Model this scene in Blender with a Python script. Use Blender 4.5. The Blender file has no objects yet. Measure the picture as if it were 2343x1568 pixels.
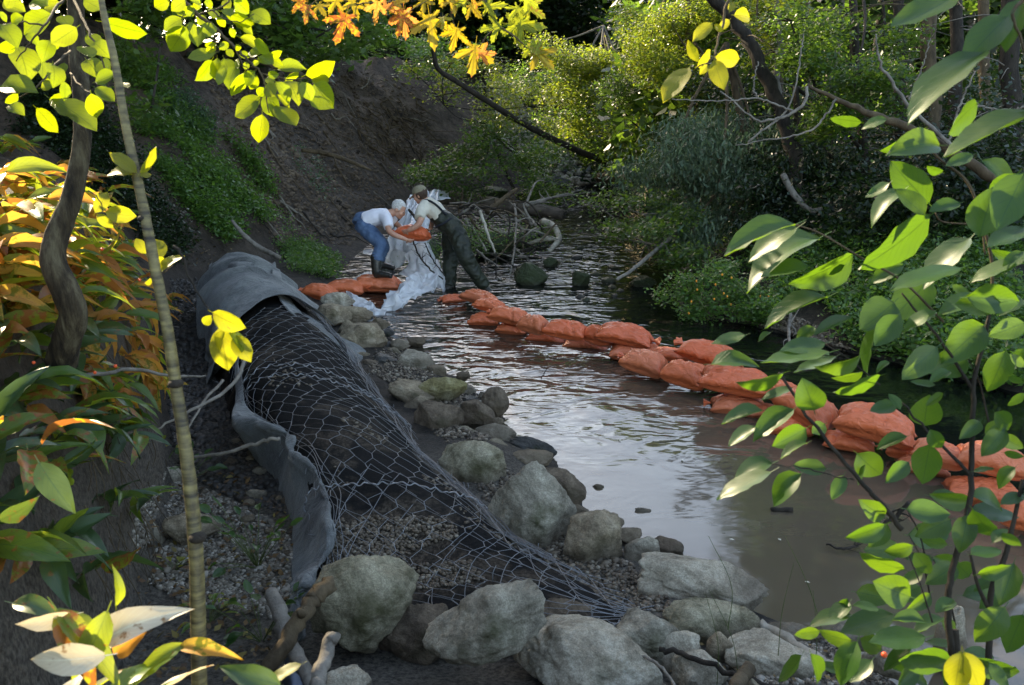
import bpy, bmesh, math, random
import numpy as np
from mathutils import Vector, Matrix, Euler
S = bpy.context.scene
R_ = math.radians
rng = np.random.default_rng(7)
random.seed(7)
# ------------------------------------------------------------------ camera
PITCH = R_(14.5); CAMZ = 2.5; FP = 2000.0; CX, CY = 1171.0, 784.0
cam = bpy.data.cameras.new('camera'); camo = bpy.data.objects.new('camera', cam)
S.collection.objects.link(camo)
camo.location = (0, 0, CAMZ); camo.rotation_euler = (R_(90) - PITCH, 0, 0)
cam.sensor_width = 36; cam.lens = 36 * FP / 2342; cam.clip_start = 0.05; cam.clip_end = 400
cam.dof.use_dof = True; cam.dof.focus_distance = 9.0; cam.dof.aperture_fstop = 9.0
S.camera = camo
# ------------------------------------------------------------------ light
SUN_AZ = R_(38)      # degrees left of the view direction
SUN_EL = R_(31)
SUN = np.array([-math.sin(SUN_AZ) * math.cos(SUN_EL), math.cos(SUN_AZ) * math.cos(SUN_EL), math.sin(SUN_EL)])
W = bpy.data.worlds.new('World'); S.world = W; W.use_nodes = True
wn = W.node_tree; sky = wn.nodes.new('ShaderNodeTexSky'); sky.sky_type = 'NISHITA'; sky.sun_disc = False
sky.sun_elevation = SUN_EL; sky.sun_rotation = -SUN_AZ; sky.air_density = 1.0; sky.dust_density = 1.5
bg = wn.nodes['Background']; bg.inputs['Strength'].default_value = 0.15
wn.links.new(sky.outputs[0], bg.inputs[0])
sl = bpy.data.lights.new('sun', 'SUN'); sl.energy = 3.1; sl.angle = R_(0.5); sl.color = (1, .91, .72)
so = bpy.data.objects.new('sun', sl); S.collection.objects.link(so)
so.rotation_euler = Vector(SUN).to_track_quat('Z', 'Y').to_euler()
S.view_settings.view_transform = 'Standard'; S.view_settings.look = 'None'
S.view_settings.exposure = 2.3; S.view_settings.gamma = 1
S.view_settings.use_white_balance = True; S.view_settings.white_balance_temperature = 7900
S.render.engine = 'CYCLES'
S.cycles.use_denoising = True
S.cycles.max_bounces = 5; S.cycles.diffuse_bounces = 3; S.cycles.glossy_bounces = 2
S.cycles.transmission_bounces = 3; S.cycles.transparent_max_bounces = 6
S.cycles.sample_clamp_indirect = 4
# ------------------------------------------------------------------ helpers: pixels of the survey sheet to points of the place
cp, sp = math.cos(PITCH), math.sin(PITCH)
def ray(px, py):
    a = (px - CX) / FP; b = (CY - py) / FP
    return np.array([a, cp + b * sp, -sp + b * cp])
def pt(px, py, t):
    return np.array([0, 0, CAMZ]) + ray(px, py) * t
def pz(px, py, z):
    r = ray(px, py); return np.array([0, 0, CAMZ]) + r * ((z - CAMZ) / r[2])
def depth_z(px, py, z):
    return (z - CAMZ) / ray(px, py)[2]
# lattice noise
_lat = np.random.default_rng(3).random((64, 64, 64)).astype(np.float32)
def vn3(p):
    p = np.asarray(p, dtype=np.float64); i = np.floor(p).astype(int); f = p - i; f = f * f * (3 - 2 * f)
    i0 = i % 64; i1 = (i + 1) % 64
    x0, y0, z0 = i0[..., 0], i0[..., 1], i0[..., 2]; x1, y1, z1 = i1[..., 0], i1[..., 1], i1[..., 2]
    fx, fy, fz = f[..., 0], f[..., 1], f[..., 2]
    def L(a, b, t): return a + (b - a) * t
    a = L(L(_lat[x0, y0, z0], _lat[x1, y0, z0], fx), L(_lat[x0, y1, z0], _lat[x1, y1, z0], fx), fy)
    b = L(L(_lat[x0, y0, z1], _lat[x1, y0, z1], fx), L(_lat[x0, y1, z1], _lat[x1, y1, z1], fx), fy)
    return L(a, b, fz) * 2 - 1
def fbm(p, o=4):
    p = np.asarray(p, dtype=np.float64); s = 0; a = 1; n = 0
    for k in range(o):
        s = s + a * vn3(p * (2 ** k) + 17.3 * k); n += a; a *= .5
    return s / n
def fbm2(x, y, sc, o=4, z=0.0):
    p = np.stack([np.asarray(x) * sc, np.asarray(y) * sc, np.full(np.shape(x), z)], -1)
    return fbm(p, o)
def link(o): S.collection.objects.link(o); return o
def tag(o, label=None, cat=None, group=None, kind=None):
    if label: o['label'] = label
    if cat: o['category'] = cat
    if group: o['group'] = group
    if kind: o['kind'] = kind
    return o
def empty(name, loc, label=None, cat=None, group=None):
    o = bpy.data.objects.new(name, None); o.location = loc; o.empty_display_size = .1; link(o)
    return tag(o, label, cat, group)
def mesh_np(name, V, F, smooth=True, uv=None):
    """V (n,3); F: (m,k) array or list of arrays"""
    me = bpy.data.meshes.new(name); V = np.asarray(V, dtype=np.float32)
    if isinstance(F, np.ndarray): F = [F]
    F = [np.asarray(f) for f in F if len(f)]
    tot = np.concatenate([np.full(len(f), f.shape[1]) for f in F]); idx = np.concatenate([f.ravel() for f in F])
    me.vertices.add(len(V)); me.vertices.foreach_set('co', V.ravel())
    me.loops.add(len(idx)); me.loops.foreach_set('vertex_index', idx.astype(np.int32))
    me.polygons.add(len(tot)); st = np.concatenate([[0], np.cumsum(tot)[:-1]])
    me.polygons.foreach_set('loop_start', st.astype(np.int32)); me.polygons.foreach_set('loop_total', tot.astype(np.int32))
    if smooth: me.polygons.foreach_set('use_smooth', np.ones(len(tot), dtype=bool))
    if uv is not None:
        l = me.uv_layers.new(name='UVMap'); l.data.foreach_set('uv', np.asarray(uv, dtype=np.float32)[idx].ravel())
    me.update(calc_edges=True); me.validate(); return me
def wm(o):
    return (wm(o.parent) @ o.matrix_parent_inverse if o.parent else Matrix()) @ o.matrix_basis
def mobj(name, me, mat=None, parent=None, basis=None):
    """a mesh object whose vertices (or basis) are in world space"""
    if mat is not None and len(me.materials) == 0: me.materials.append(mat)
    o = bpy.data.objects.new(name, me); link(o)
    if basis is not None: o.matrix_basis = basis
    if parent is not None:
        o.parent = parent; o.matrix_parent_inverse = wm(parent).inverted()
    return o
class MB:
    def __init__(s): s.V = []; s.F = {3: [], 4: []}; s.n = 0; s.U = []
    def add(s, V, F, uv=None):
        V = np.asarray(V, dtype=float)
        for f in (F if isinstance(F, list) else [F]):
            f = np.asarray(f)
            if len(f): s.F[f.shape[1]].append(f + s.n)
        s.V.append(V); s.U.append(uv if uv is not None else np.zeros((len(V), 2))); s.n += len(V)
    def mesh(s, name, smooth=True):
        return mesh_np(name, np.concatenate(s.V), [np.concatenate(s.F[k]) for k in (3, 4) if s.F[k]], smooth, np.concatenate(s.U))
    def build(s, name, mat, parent=None, smooth=True): return mobj(name, s.mesh(name, smooth), mat, parent)
def catmull(P, n):
    P = np.asarray(P, dtype=float)
    if len(P) == 2 and P.ndim == 2:
        t = np.linspace(0, 1, n)[:, None]; return P[0] * (1 - t) + P[1] * t
    Q = np.concatenate([(2 * P[0] - P[1])[None], P, (2 * P[-1] - P[-2])[None]]); u = np.linspace(0, len(P) - 1 - 1e-9, n); i = u.astype(int); f = (u - i)
    f = f.reshape((-1,) + (1,) * (P.ndim - 1))
    a, b, c, d = Q[i], Q[i + 1], Q[i + 2], Q[i + 3]
    return .5 * (2 * b + (c - a) * f + (2 * a - 5 * b + 4 * c - d) * f * f + (3 * b - a - 3 * c + d) * f ** 3)
def tube(P, r, n=None, sides=8, jit=0.0, seed=0, cap=True, ell=None, rough=0.0):
    """tapered tube through P (k,3), radii r"""
    P = np.asarray(P, dtype=float); k = len(P)
    n = n or max(2, (k - 1) * 5 + 1)
    C = catmull(P, n); r = np.interp(np.linspace(0, 1, n), np.linspace(0, 1, len(np.atleast_1d(r))), np.atleast_1d(r)) if np.size(r) > 1 else np.full(n, float(np.ravel(r)[0]))
    g = np.random.default_rng(seed)
    if jit: C[1:-1] += g.normal(0, jit, (n - 2, 3))
    T = np.gradient(C, axis=0); T /= np.linalg.norm(T, axis=1)[:, None] + 1e-12
    a = np.array([0, 0, 1.]) if abs(T[0][2]) < .9 else np.array([1., 0, 0])
    N = np.zeros_like(T); v = np.cross(T[0], a); N[0] = v / np.linalg.norm(v)
    for i in range(1, n):
        v = N[i - 1] - T[i] * np.dot(N[i - 1], T[i]); N[i] = v / (np.linalg.norm(v) + 1e-12)
    B = np.cross(T, N); th = np.arange(sides) / sides * 2 * math.pi
    rr = r[:, None] * np.ones(sides)
    if rough: rr = rr * (1 + rough * g.normal(0, 1, (n, sides)))
    V = C[:, None] + rr[..., None] * (np.cos(th)[None, :, None] * N[:, None] + np.sin(th)[None, :, None] * B[:, None])
    V = V.reshape(-1, 3); i = np.arange(n - 1)[:, None] * sides; j = np.arange(sides)[None]; j2 = (j + 1) % sides
    F = np.stack([i + j, i + j2, i + sides + j2, i + sides + j], -1).reshape(-1, 4)
    Fs = [F]
    if cap:
        V = np.vstack([V, C[0], C[-1]]); m = n * sides; jj = np.arange(sides); jn = (jj + 1) % sides
        Fs.append(np.concatenate([np.stack([jn, jj, np.full(sides, m)], -1), np.stack([(n - 1) * sides + jj, (n - 1) * sides + jn, np.full(sides, m + 1)], -1)]))
    return V, Fs
def patch(G, nu, nv):
    """smooth surface through the control grid G (a,b,3)"""
    A = catmull(np.asarray(G, float), nu); return np.swapaxes(catmull(np.swapaxes(A, 0, 1), nv), 0, 1)
def gridF(nu, nv):
    i = np.arange(nu - 1)[:, None] * nv; j = np.arange(nv - 1)[None]
    return np.stack([i + j, i + j + 1, i + nv + j + 1, i + nv + j], -1).reshape(-1, 4)
def gnormals(P):
    a = np.gradient(P, axis=0); b = np.gradient(P, axis=1); n = np.cross(a, b); return n / (np.linalg.norm(n, axis=-1, keepdims=True) + 1e-12)
# ------------------------------------------------------------------ materials
MATS = {}
def nmat(name):
    m = bpy.data.materials.new(name); m.use_nodes = True; nt = m.node_tree; b = nt.nodes['Principled BSDF']; MATS[name] = m
    return m, nt, b
def ramp(nt, stops, fac):
    r = nt.nodes.new('ShaderNodeValToRGB'); e = r.color_ramp.elements
    while len(e) < len(stops): e.new(.5)
    for k, (p, c) in enumerate(stops): e[k].position = p; e[k].color = (*c, 1)
    nt.links.new(fac, r.inputs[0]); return r.outputs[0]
def noise(nt, scale, detail=4, rough=.55, vec=None, dist=0.0):
    n = nt.nodes.new('ShaderNodeTexNoise'); n.inputs['Scale'].default_value = scale; n.inputs['Detail'].default_value = detail
    n.inputs['Roughness'].default_value = rough; n.inputs['Distortion'].default_value = dist
    if vec is not None: nt.links.new(vec, n.inputs['Vector'])
    return n.outputs['Fac']
def objco(nt, scale=None, mode='Object'):
    t = nt.nodes.new('ShaderNodeTexCoord'); o = t.outputs[mode]
    if scale:
        m = nt.nodes.new('ShaderNodeMapping'); m.inputs['Scale'].default_value = scale; nt.links.new(o, m.inputs[0]); o = m.outputs[0]
    return o
def bump(nt, h, b, strength=.5, dist=.01, prev=None):
    n = nt.nodes.new('ShaderNodeBump'); n.inputs['Strength'].default_value = strength; n.inputs['Distance'].default_value = dist
    nt.links.new(h, n.inputs['Height'])
    if prev is not None: nt.links.new(prev, n.inputs['Normal'])
    if b is not None: nt.links.new(n.outputs[0], b.inputs['Normal'])
    return n.outputs[0]
def math_(nt, op, a, b=None):
    n = nt.nodes.new('ShaderNodeMath'); n.operation = op
    for k, v in enumerate((a, b)):
        if v is None: continue
        if isinstance(v, (int, float)): n.inputs[k].default_value = v
        else: nt.links.new(v, n.inputs[k])
    return n.outputs[0]
def mixc(nt, f, a, b, mode='MIX'):
    n = nt.nodes.new('ShaderNodeMix'); n.data_type = 'RGBA'; n.blend_type = mode
    for s, v in ((n.inputs[0], f), (n.inputs[6], a), (n.inputs[7], b)):
        if isinstance(v, (int, float)): s.default_value = v
        elif isinstance(v, tuple): s.default_value = (*v, 1)
        else: nt.links.new(v, s)
    return n.outputs[2]
def mat_noise(name, stops, scale=4, rough=.8, bs=.6, bd=.01, bscale=None, detail=6, mode='Object', spec=.3, stretch=None):
    m, nt, b = nmat(name); v = objco(nt, stretch, mode); f = noise(nt, scale, detail, .65, v)
    nt.links.new(ramp(nt, stops, f), b.inputs['Base Color']); b.inputs['Roughness'].default_value = rough
    b.inputs['Specular IOR Level'].default_value = spec
    bump(nt, noise(nt, bscale or scale * 6, 6, .65, v), b, bs, bd); return m
def leafmat(name, cols, tcol, tf=.4, rough=.42, per='island', spots=None, spec=.5):
    m, nt, b = nmat(name)
    if per == 'island':
        g = nt.nodes.new('ShaderNodeNewGeometry'); r = g.outputs['Random Per Island']
    else:
        g = nt.nodes.new('ShaderNodeObjectInfo'); r = g.outputs['Random']
    n = len(cols); c = ramp(nt, [(k / max(1, n - 1), cc) for k, cc in enumerate(cols)], r)
    tcs = [tuple(min(1, tcol[q] * (.55 + .9 * cols[k][q] / (sum(x[q] for x in cols) / n))) for q in range(3)) for k in range(n)]
    tc = ramp(nt, [(k / max(1, n - 1), cc) for k, cc in enumerate(tcs)], r)
    if per != 'island':
        uvn = nt.nodes.new('ShaderNodeTexCoord'); sep = nt.nodes.new('ShaderNodeSeparateXYZ'); nt.links.new(uvn.outputs['UV'], sep.inputs[0])
        # midrib and side veins
        ax = math_(nt, 'ABSOLUTE', math_(nt, 'SUBTRACT', sep.outputs[0], .5))
        rib = math_(nt, 'LESS_THAN', ax, .018)
        w = math_(nt, 'SINE', math_(nt, 'MULTIPLY', math_(nt, 'SUBTRACT', sep.outputs[1], math_(nt, 'MULTIPLY', ax, .7)), 50.0))
        sv = math_(nt, 'GREATER_THAN', w, .93)
        vein = math_(nt, 'MULTIPLY', math_(nt, 'MAXIMUM', rib, math_(nt, 'MULTIPLY', sv, .55)), .75)
        blo = noise(nt, 3.0, 3, .6, uvn.outputs['Generated'])
        c = mixc(nt, vein, c, tuple(min(1, x * 2.2) for x in cols[0])); tc = mixc(nt, vein, tc, tuple(x * .45 for x in tcol))
        bump(nt, vein, b, .5, .002)
        if spots:
            ob = nt.nodes.new('ShaderNodeObjectInfo'); add = nt.nodes.new('ShaderNodeVectorMath'); add.operation = 'ADD'
            nt.links.new(objco(nt), add.inputs[0]); comb = nt.nodes.new('ShaderNodeCombineXYZ')
            nt.links.new(math_(nt, 'MULTIPLY', ob.outputs['Random'], 40.0), comb.inputs[0]); nt.links.new(comb.outputs[0], add.inputs[1])
            sn = noise(nt, spots[1], 4, .6, add.outputs[0])
            mk = nt.nodes.new('ShaderNodeMapRange'); mk.inputs[1].default_value = spots[2]; mk.inputs[2].default_value = spots[2] + .08
            nt.links.new(math_(nt, 'ADD', sn, math_(nt, 'MULTIPLY', math_(nt, 'SUBTRACT', ob.outputs['Random'], .5), spots[3] if len(spots) > 3 else .1)), mk.inputs[0])
            c = mixc(nt, mk.outputs[0], c, spots[0]); tc = mixc(nt, mk.outputs[0], tc, tuple(min(1, x * 1.6) for x in spots[0]))
    nt.links.new(c, b.inputs['Base Color']); b.inputs['Roughness'].default_value = rough; b.inputs['Specular IOR Level'].default_value = spec
    tr = nt.nodes.new('ShaderNodeBsdfTranslucent'); nt.links.new(tc, tr.inputs[0]); mx = nt.nodes.new('ShaderNodeMixShader')
    mx.inputs[0].default_value = tf; nt.links.new(b.outputs[0], mx.inputs[1]); nt.links.new(tr.outputs[0], mx.inputs[2])
    nt.links.new(mx.outputs[0], nt.nodes['Material Output'].inputs[0]); return m
def rockmat(name, cols, moss=0.0, mosscol=(.06, .075, .02), wet=False, sc=3.0):
    m, nt, b = nmat(name); v = objco(nt)
    f = noise(nt, sc, 8, .7, v, .6); c = ramp(nt, [(.36, cols[0]), (.5, cols[1]), (.61, cols[2])], f)
    fine = noise(nt, 55, 3, .7, v); c = mixc(nt, .28, c, ramp(nt, [(.38, (.2, .2, .2)), (.58, (1, 1, 1))], fine), 'MULTIPLY')
    grit = noise(nt, 150, 2, .6, v); c = mixc(nt, .25, c, ramp(nt, [(.4, (.3, .3, .3)), (.6, (1, 1, 1))], grit), 'OVERLAY')
    geo = nt.nodes.new('ShaderNodeNewGeometry'); sx = nt.nodes.new('ShaderNodeSeparateXYZ'); nt.links.new(geo.outputs['Position'], sx.inputs[0])
    if moss:
        mf = noise(nt, 2.3, 5, .6, v); mr = nt.nodes.new('ShaderNodeMapRange'); mr.inputs[1].default_value = .62 - .3 * moss; mr.inputs[2].default_value = .75 - .3 * moss
        nt.links.new(mf, mr.inputs[0]); c = mixc(nt, mr.outputs[0], c, mosscol)
    st_ = noise(nt, 5, 5, .6, objco(nt, (1, 3.5, 9)), .8); c = mixc(nt, .3, c, ramp(nt, [(.4, (.5, .48, .45)), (.56, (1, 1, 1))], st_), 'MULTIPLY')
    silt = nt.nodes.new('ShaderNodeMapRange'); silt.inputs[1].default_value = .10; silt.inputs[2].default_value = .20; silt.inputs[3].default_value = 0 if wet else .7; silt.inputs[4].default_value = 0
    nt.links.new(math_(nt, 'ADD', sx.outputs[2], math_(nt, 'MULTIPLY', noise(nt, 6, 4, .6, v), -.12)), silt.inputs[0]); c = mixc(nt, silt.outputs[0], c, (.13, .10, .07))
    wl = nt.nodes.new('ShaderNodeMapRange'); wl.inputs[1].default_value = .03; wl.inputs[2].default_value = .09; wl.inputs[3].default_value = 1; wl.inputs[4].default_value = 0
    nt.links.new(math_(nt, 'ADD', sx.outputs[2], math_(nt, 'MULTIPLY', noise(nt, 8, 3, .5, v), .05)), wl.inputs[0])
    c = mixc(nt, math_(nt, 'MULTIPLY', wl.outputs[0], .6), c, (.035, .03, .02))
    nt.links.new(c, b.inputs['Base Color']); b.inputs['Roughness'].default_value = .45 if wet else .85; b.inputs['Specular IOR Level'].default_value = .5 if wet else .25
    n1 = bump(nt, noise(nt, 9, 10, .75, v, .4), None, 1, .05); bump(nt, noise(nt, 70, 4, .7, v), b, .9, .008, n1)
    return m
# ------------------------------------------------------------------ terrain
footL = np.array([(-1.2, -3), (-1.3, 1.5), (-1.58, 2.8), (-1.9, 4), (-2.22, 5.2), (-2.92, 7), (-3.9, 9.5), (-4.4, 12), (-3.9, 15), (-3.5, 18), (-3.4, 22), (-2.6, 27), (0, 31), (3, 36), (6, 50), (10, 80)])
def shoreZ(L): return np.array([pz(a, b, 0)[:2] for a, b in L])
shL = np.vstack([[(2.6, 0.5), (2.2, 2.2)], shoreZ([(1900, 1470), (1760, 1430), (1560, 1285), (1430, 1245), (1330, 1170), (1270, 1060), (1118, 985), (1150, 962), (1095, 905), (1050, 872), (1000, 850), (930, 800), (880, 760), (830, 735), (740, 700)]), [(-2.6, 12.2)], [(-2.9, 14.5), (-2.9, 18), (-2.6, 22), (-1.6, 26), (.6, 29), (3.6, 35), (7, 50), (11, 80)]])
shR = np.vstack([[(12, -2), (8, 4), (5.6, 6.6)], shoreZ([(2342, 900), (1900, 795), (1720, 745), (1560, 715), (1550, 640), (1570, 600), (1520, 520)]), [(4.2, 24), (6, 30), (9, 40), (12, 55), (16, 80)]])
def sdist(x, y, L):
    """signed distance to a polyline, positive on its left side walking along it"""
    x = np.asarray(x, float); y = np.asarray(y, float); best = np.full(x.shape, 1e9); sg = np.ones(x.shape)
    for (ax, ay), (bx, by) in zip(L[:-1], L[1:]):
        dx, dy = bx - ax, by - ay; t = np.clip(((x - ax) * dx + (y - ay) * dy) / (dx * dx + dy * dy), 0, 1)
        ex, ey = x - ax - t * dx, y - ay - t * dy; d = np.hypot(ex, ey); c = dx * ey - dy * ex
        m = d < best - 1e-9; best = np.where(m, d, best); sg = np.where(m, np.sign(c), sg)
    return best * sg
def sstep(a, b, x):
    t = np.clip((x - a) / (b - a), 0, 1); return t * t * (3 - 2 * t)
def H(x, y, fine=True):
    x = np.asarray(x, float); y = np.asarray(y, float)
    dF = sdist(x, y, footL)          # >0 up the left hill
    dS = sdist(x, y, shL)            # >0 on the left bank side
    dR = -sdist(x, y, shR)           # >0 on the right bank side
    wob = .5 * fbm2(x, y, .35, 3)
    near = 1 - sstep(6, 10.5, y)
    far_h = 4.4 * sstep(-.4, 5.0, dF + wob * sstep(0, 1, dF)) + .04 * np.maximum(dF - 5, 0) + .9 * sstep(3, 8, dF) * sstep(18, 9, y) if False else 4.2 * np.clip((dF + .35 * wob) / 4.6, 0, 1) ** .9 + .05 * np.maximum(dF - 4.6, 0)
    gully = fbm2(x * .5 + y * .35, y * .9 - x * .4, .9, 4, 3.0)
    rdg = -np.abs(fbm2(x, y, .55, 4, 8.0)) * 1.5 + .35; scarp = -1.7 * np.exp(-((x + 2.6) ** 2 / 1.2 + (y - 21.5) ** 2 / 5.0))
    far_h = far_h + (.40 * gully + .55 * rdg + scarp) * sstep(0.1, 1.5, dF) * sstep(6.5, 4, dF)
    near_h = 1.9 * np.clip((dF + .12 * wob) / .42, 0, 1) ** .8 + .30 * np.maximum(dF - .42, 0)
    hill = np.where(dF > 0, near * near_h + (1 - near) * far_h, 0)
    bank = .03 + .13 * sstep(0, .5, dS) + .05 * fbm2(x, y, 1.3, 3)
    nearcam = .75 * sstep(3.5, 1.4, y) * sstep(-.3, .5, dS)
    hL = bank + nearcam + hill
    hR = .04 + .12 * sstep(0, .25, dR) + .36 * np.maximum(dR - .3, 0) ** 1.05 + .1 * fbm2(x, y, .8, 3) * sstep(0, 1, dR)
    hR = np.minimum(hR, 7 + .02 * dR)
    bed = -.12 - .25 * sstep(0, 1.2, np.minimum(-dS, -dR)) + .05 * fbm2(x, y, 1.5, 3)
    h = np.where(dS > 0, hL, np.where(dR > 0, hR, bed))
    # smooth the waterline
    e = np.minimum(np.abs(dS), np.abs(dR)); h = np.where((dS < 0) & (dR < 0), bed * sstep(0, .35, np.minimum(-dS, -dR)) + -.006 * (1 - sstep(0, .35, np.minimum(-dS, -dR))), h)
    if fine:
        h = h + (.05 + .07 * sstep(0, 1, dF) * (1 - near)) * fbm2(x, y, 3.2, 3) * sstep(0, .6, np.maximum(dF, dR)) + .012 * fbm2(x, y, 12, 3)
    return h
def ground_hit(px, py, t0=1.5, t1=60):
    px = np.atleast_1d(px).astype(float); py = np.atleast_1d(py).astype(float)
    a = (px - CX) / FP; b = (CY - py) / FP; D = np.stack([a, cp + b * sp, -sp + b * cp], -1)
    t = np.full(px.shape, float(t0)); hit = np.zeros(px.shape, bool); st = .06
    for k in range(220):
        P = D * t[:, None]; g = H(P[:, 0], P[:, 1], False); z = CAMZ + P[:, 2]
        n = (z <= g) & ~hit; hit |= n; t = np.where(hit, t, t + st * (1 + t * .12)); 
        if hit.all() or (t[~hit] > t1).all(): break
    lo = t - st * (1 + t * .12) * 1.05; hi = t.copy()
    for k in range(12):
        md = (lo + hi) / 2; P = D * md[:, None]; bl = CAMZ + P[:, 2] <= H(P[:, 0], P[:, 1], False); hi = np.where(bl, md, hi); lo = np.where(bl, lo, md)
    P = D * hi[:, None]; P[:, 2] = H(P[:, 0], P[:, 1], True)
    return P, hit
def axis(lo, hi, dlo, dhi, d, g=1.18):
    c = list(np.arange(dlo, dhi, d)); s = d; v = dhi
    while v < hi: c.append(v); s *= g; v += s
    s = d; v = dlo - d
    while v > lo: c.insert(0, v); s *= g; v -= s
    return np.array(c)
gx = axis(-70, 70, -5.2, 6, .075); gy = np.concatenate([axis(-15, 12, 1.0, 12, .075), axis(12.1, 110, 12.1, 30, .15)])
GX, GY = np.meshgrid(gx, gy, indexing='ij'); GZ = H(GX, GY)
GV = np.stack([GX, GY, GZ], -1).reshape(-1, 3)
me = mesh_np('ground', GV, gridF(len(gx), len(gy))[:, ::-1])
dF = sdist(GX, GY, footL); dS = sdist(GX, GY, shL); dR = -sdist(GX, GY, shR)
hill = sstep(-.1, .4, dF) * (1 - .0 * dF); grav = sstep(.0, .2, dS) * (1 - hill) * sstep(6.6, 4.6, GY + .6 * fbm2(GX, GY, .9, 3)); litter = sstep(0, .6, dR)
painted_dark = np.exp(-(((GX + 3.2) / 1.7) ** 2 + ((GY - 22.3) / 2.6) ** 2) ** 1.3) + .8 * np.exp(-(((GX + 4.3) / .8) ** 2 + ((GY - 12.5) / 3.0) ** 2)); painted_dark = np.clip(painted_dark * (1 + .8 * fbm2(GX, GY, 1.1, 3)), 0, 1) * hill  # hollow's shade painted into the scarp soil; second patch darkens the slope foot
zc = np.stack([hill, grav, litter, painted_dark], -1).reshape(-1, 4)
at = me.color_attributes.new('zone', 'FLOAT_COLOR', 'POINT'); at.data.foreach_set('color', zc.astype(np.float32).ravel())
m, nt, b = nmat('ground'); v = objco(nt); vc = nt.nodes.new('ShaderNodeAttribute'); vc.attribute_name = 'zone'
sp3 = nt.nodes.new('ShaderNodeSeparateColor'); nt.links.new(vc.outputs['Color'], sp3.inputs[0])
mud = ramp(nt, [(.38, (.010, .009, .008)), (.6, (.055, .045, .034))], noise(nt, 7, 8, .7, v))
dirt = mixc(nt, .55, ramp(nt, [(.38, (.015, .012, .009)), (.5, (.07, .052, .037)), (.62, (.18, .135, .095))], noise(nt, .9, 10, .75, v, 1.2)), ramp(nt, [(.4, (.018, .014, .010)), (.55, (.12, .088, .064))], noise(nt, 7, 8, .75, v, .5)))
gr = ramp(nt, [(.35, (.04, .035, .028)), (.65, (.19, .17, .14))], noise(nt, 45, 3, .7, v))
lit = ramp(nt, [(.35, (.012, .012, .007)), (.55, (.03, .028, .016)), (.7, (.07, .055, .03))], noise(nt, 12, 6, .7, v))
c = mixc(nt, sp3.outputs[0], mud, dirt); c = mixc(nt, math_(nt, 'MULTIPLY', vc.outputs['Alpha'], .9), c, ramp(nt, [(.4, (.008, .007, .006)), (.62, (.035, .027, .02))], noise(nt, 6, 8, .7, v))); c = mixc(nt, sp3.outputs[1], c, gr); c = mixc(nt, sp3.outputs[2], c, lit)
nt.links.new(c, b.inputs['Base Color']); b.inputs['Roughness'].default_value = .75; b.inputs['Specular IOR Level'].default_value = .3
n1 = bump(nt, noise(nt, 5, 10, .72, v, .5), None, 1, .12); bump(nt, noise(nt, 40, 5, .7, v), b, .9, .02, n1)
dirt_mat = mat_noise('dirt_clod', [(.3, (.05, .038, .027)), (.5, (.11, .08, .057)), (.7, (.19, .145, .10))], 3, .85, .7, .01, 50)
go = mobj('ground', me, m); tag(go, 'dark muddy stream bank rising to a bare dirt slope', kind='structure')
# ------------------------------------------------------------------ water
wx = axis(-12, 30, -4, 6.5, .09); wy = np.concatenate([axis(-2, 14, 1.5, 14, .09), axis(14.1, 90, 14.1, 30, .2)])
WX, WY = np.meshgrid(wx, wy, indexing='ij')
dam = np.array([(-1.6, 12.6), pz(1080, 700, 0)[:2], pz(1290, 775, 0)[:2], pz(1450, 830, 0)[:2], pz(1700, 930, 0)[:2], pz(1900, 1010, 0)[:2], pz(2150, 1080, 0)[:2], pz(2400, 1160, 0)[:2], (6, 3)])
dd = sdist(WX, WY, dam)     # >0 upstream of the dam
murk = sstep(.05, -.35, dd) * sstep(13.2, 11.5, WY)
murk = np.clip(murk * (.35 + .65 * sstep(10.5, 7, WY)), 0, 1)
rip = .05 + .75 * sstep(5.2, 8.6, WY - .25 * WX) + .55 * sstep(9.5, 16, WY) ; rip = rip * (1 - .55 * sstep(1.5, 3.2, WX - (WY - 6) * .1) * sstep(11, 7, WY))
dR2 = -sdist(WX, WY, shR); calm = sstep(-1.3, -.2, dR2) * sstep(0, .3, dd) ; rip = rip * (1 - .75 * calm)
dep = H(WX, WY, False)
me = mesh_np('stream_water', np.stack([WX, WY, 0 * WX], -1).reshape(-1, 3), gridF(len(wx), len(wy))[:, ::-1])
at = me.color_attributes.new('flow', 'FLOAT_COLOR', 'POINT'); at.data.foreach_set('color', np.stack([murk, rip, np.clip(-dep * 3, 0, 1), 0 * rip + 1], -1).reshape(-1, 4).astype(np.float32).ravel())
m, nt, b = nmat('stream_water'); nt.nodes.remove(b)
vc = nt.nodes.new('ShaderNodeAttribute'); vc.attribute_name = 'flow'; sp3 = nt.nodes.new('ShaderNodeSeparateColor'); nt.links.new(vc.outputs['Color'], sp3.inputs[0])
v = objco(nt)
def rot(nt, v, ang, sc):
    mp = nt.nodes.new('ShaderNodeMapping'); mp.inputs['Rotation'].default_value = (0, 0, ang); mp.inputs['Scale'].default_value = sc; nt.links.new(v, mp.inputs[0]); return mp.outputs[0]
h1 = noise(nt, 2.1, 2, .45, rot(nt, v, -.35, (1, 1.5, 1)), 1.1); h2 = noise(nt, 7, 2, .4, rot(nt, v, .25, (1, 1.8, 1)), .5)
h3 = noise(nt, 1.1, 2, .5, v, 1.2)
hh = math_(nt, 'ADD', math_(nt, 'MULTIPLY', h1, 1.0), math_(nt, 'ADD', math_(nt, 'MULTIPLY', h2, .16), math_(nt, 'MULTIPLY', h3, 1.1)))
hh = math_(nt, 'MULTIPLY', hh, sp3.outputs[1])
bn = nt.nodes.new('ShaderNodeBump'); bn.inputs['Strength'].default_value = 1; bn.inputs['Distance'].default_value = .07; nt.links.new(hh, bn.inputs['Height'])
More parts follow.
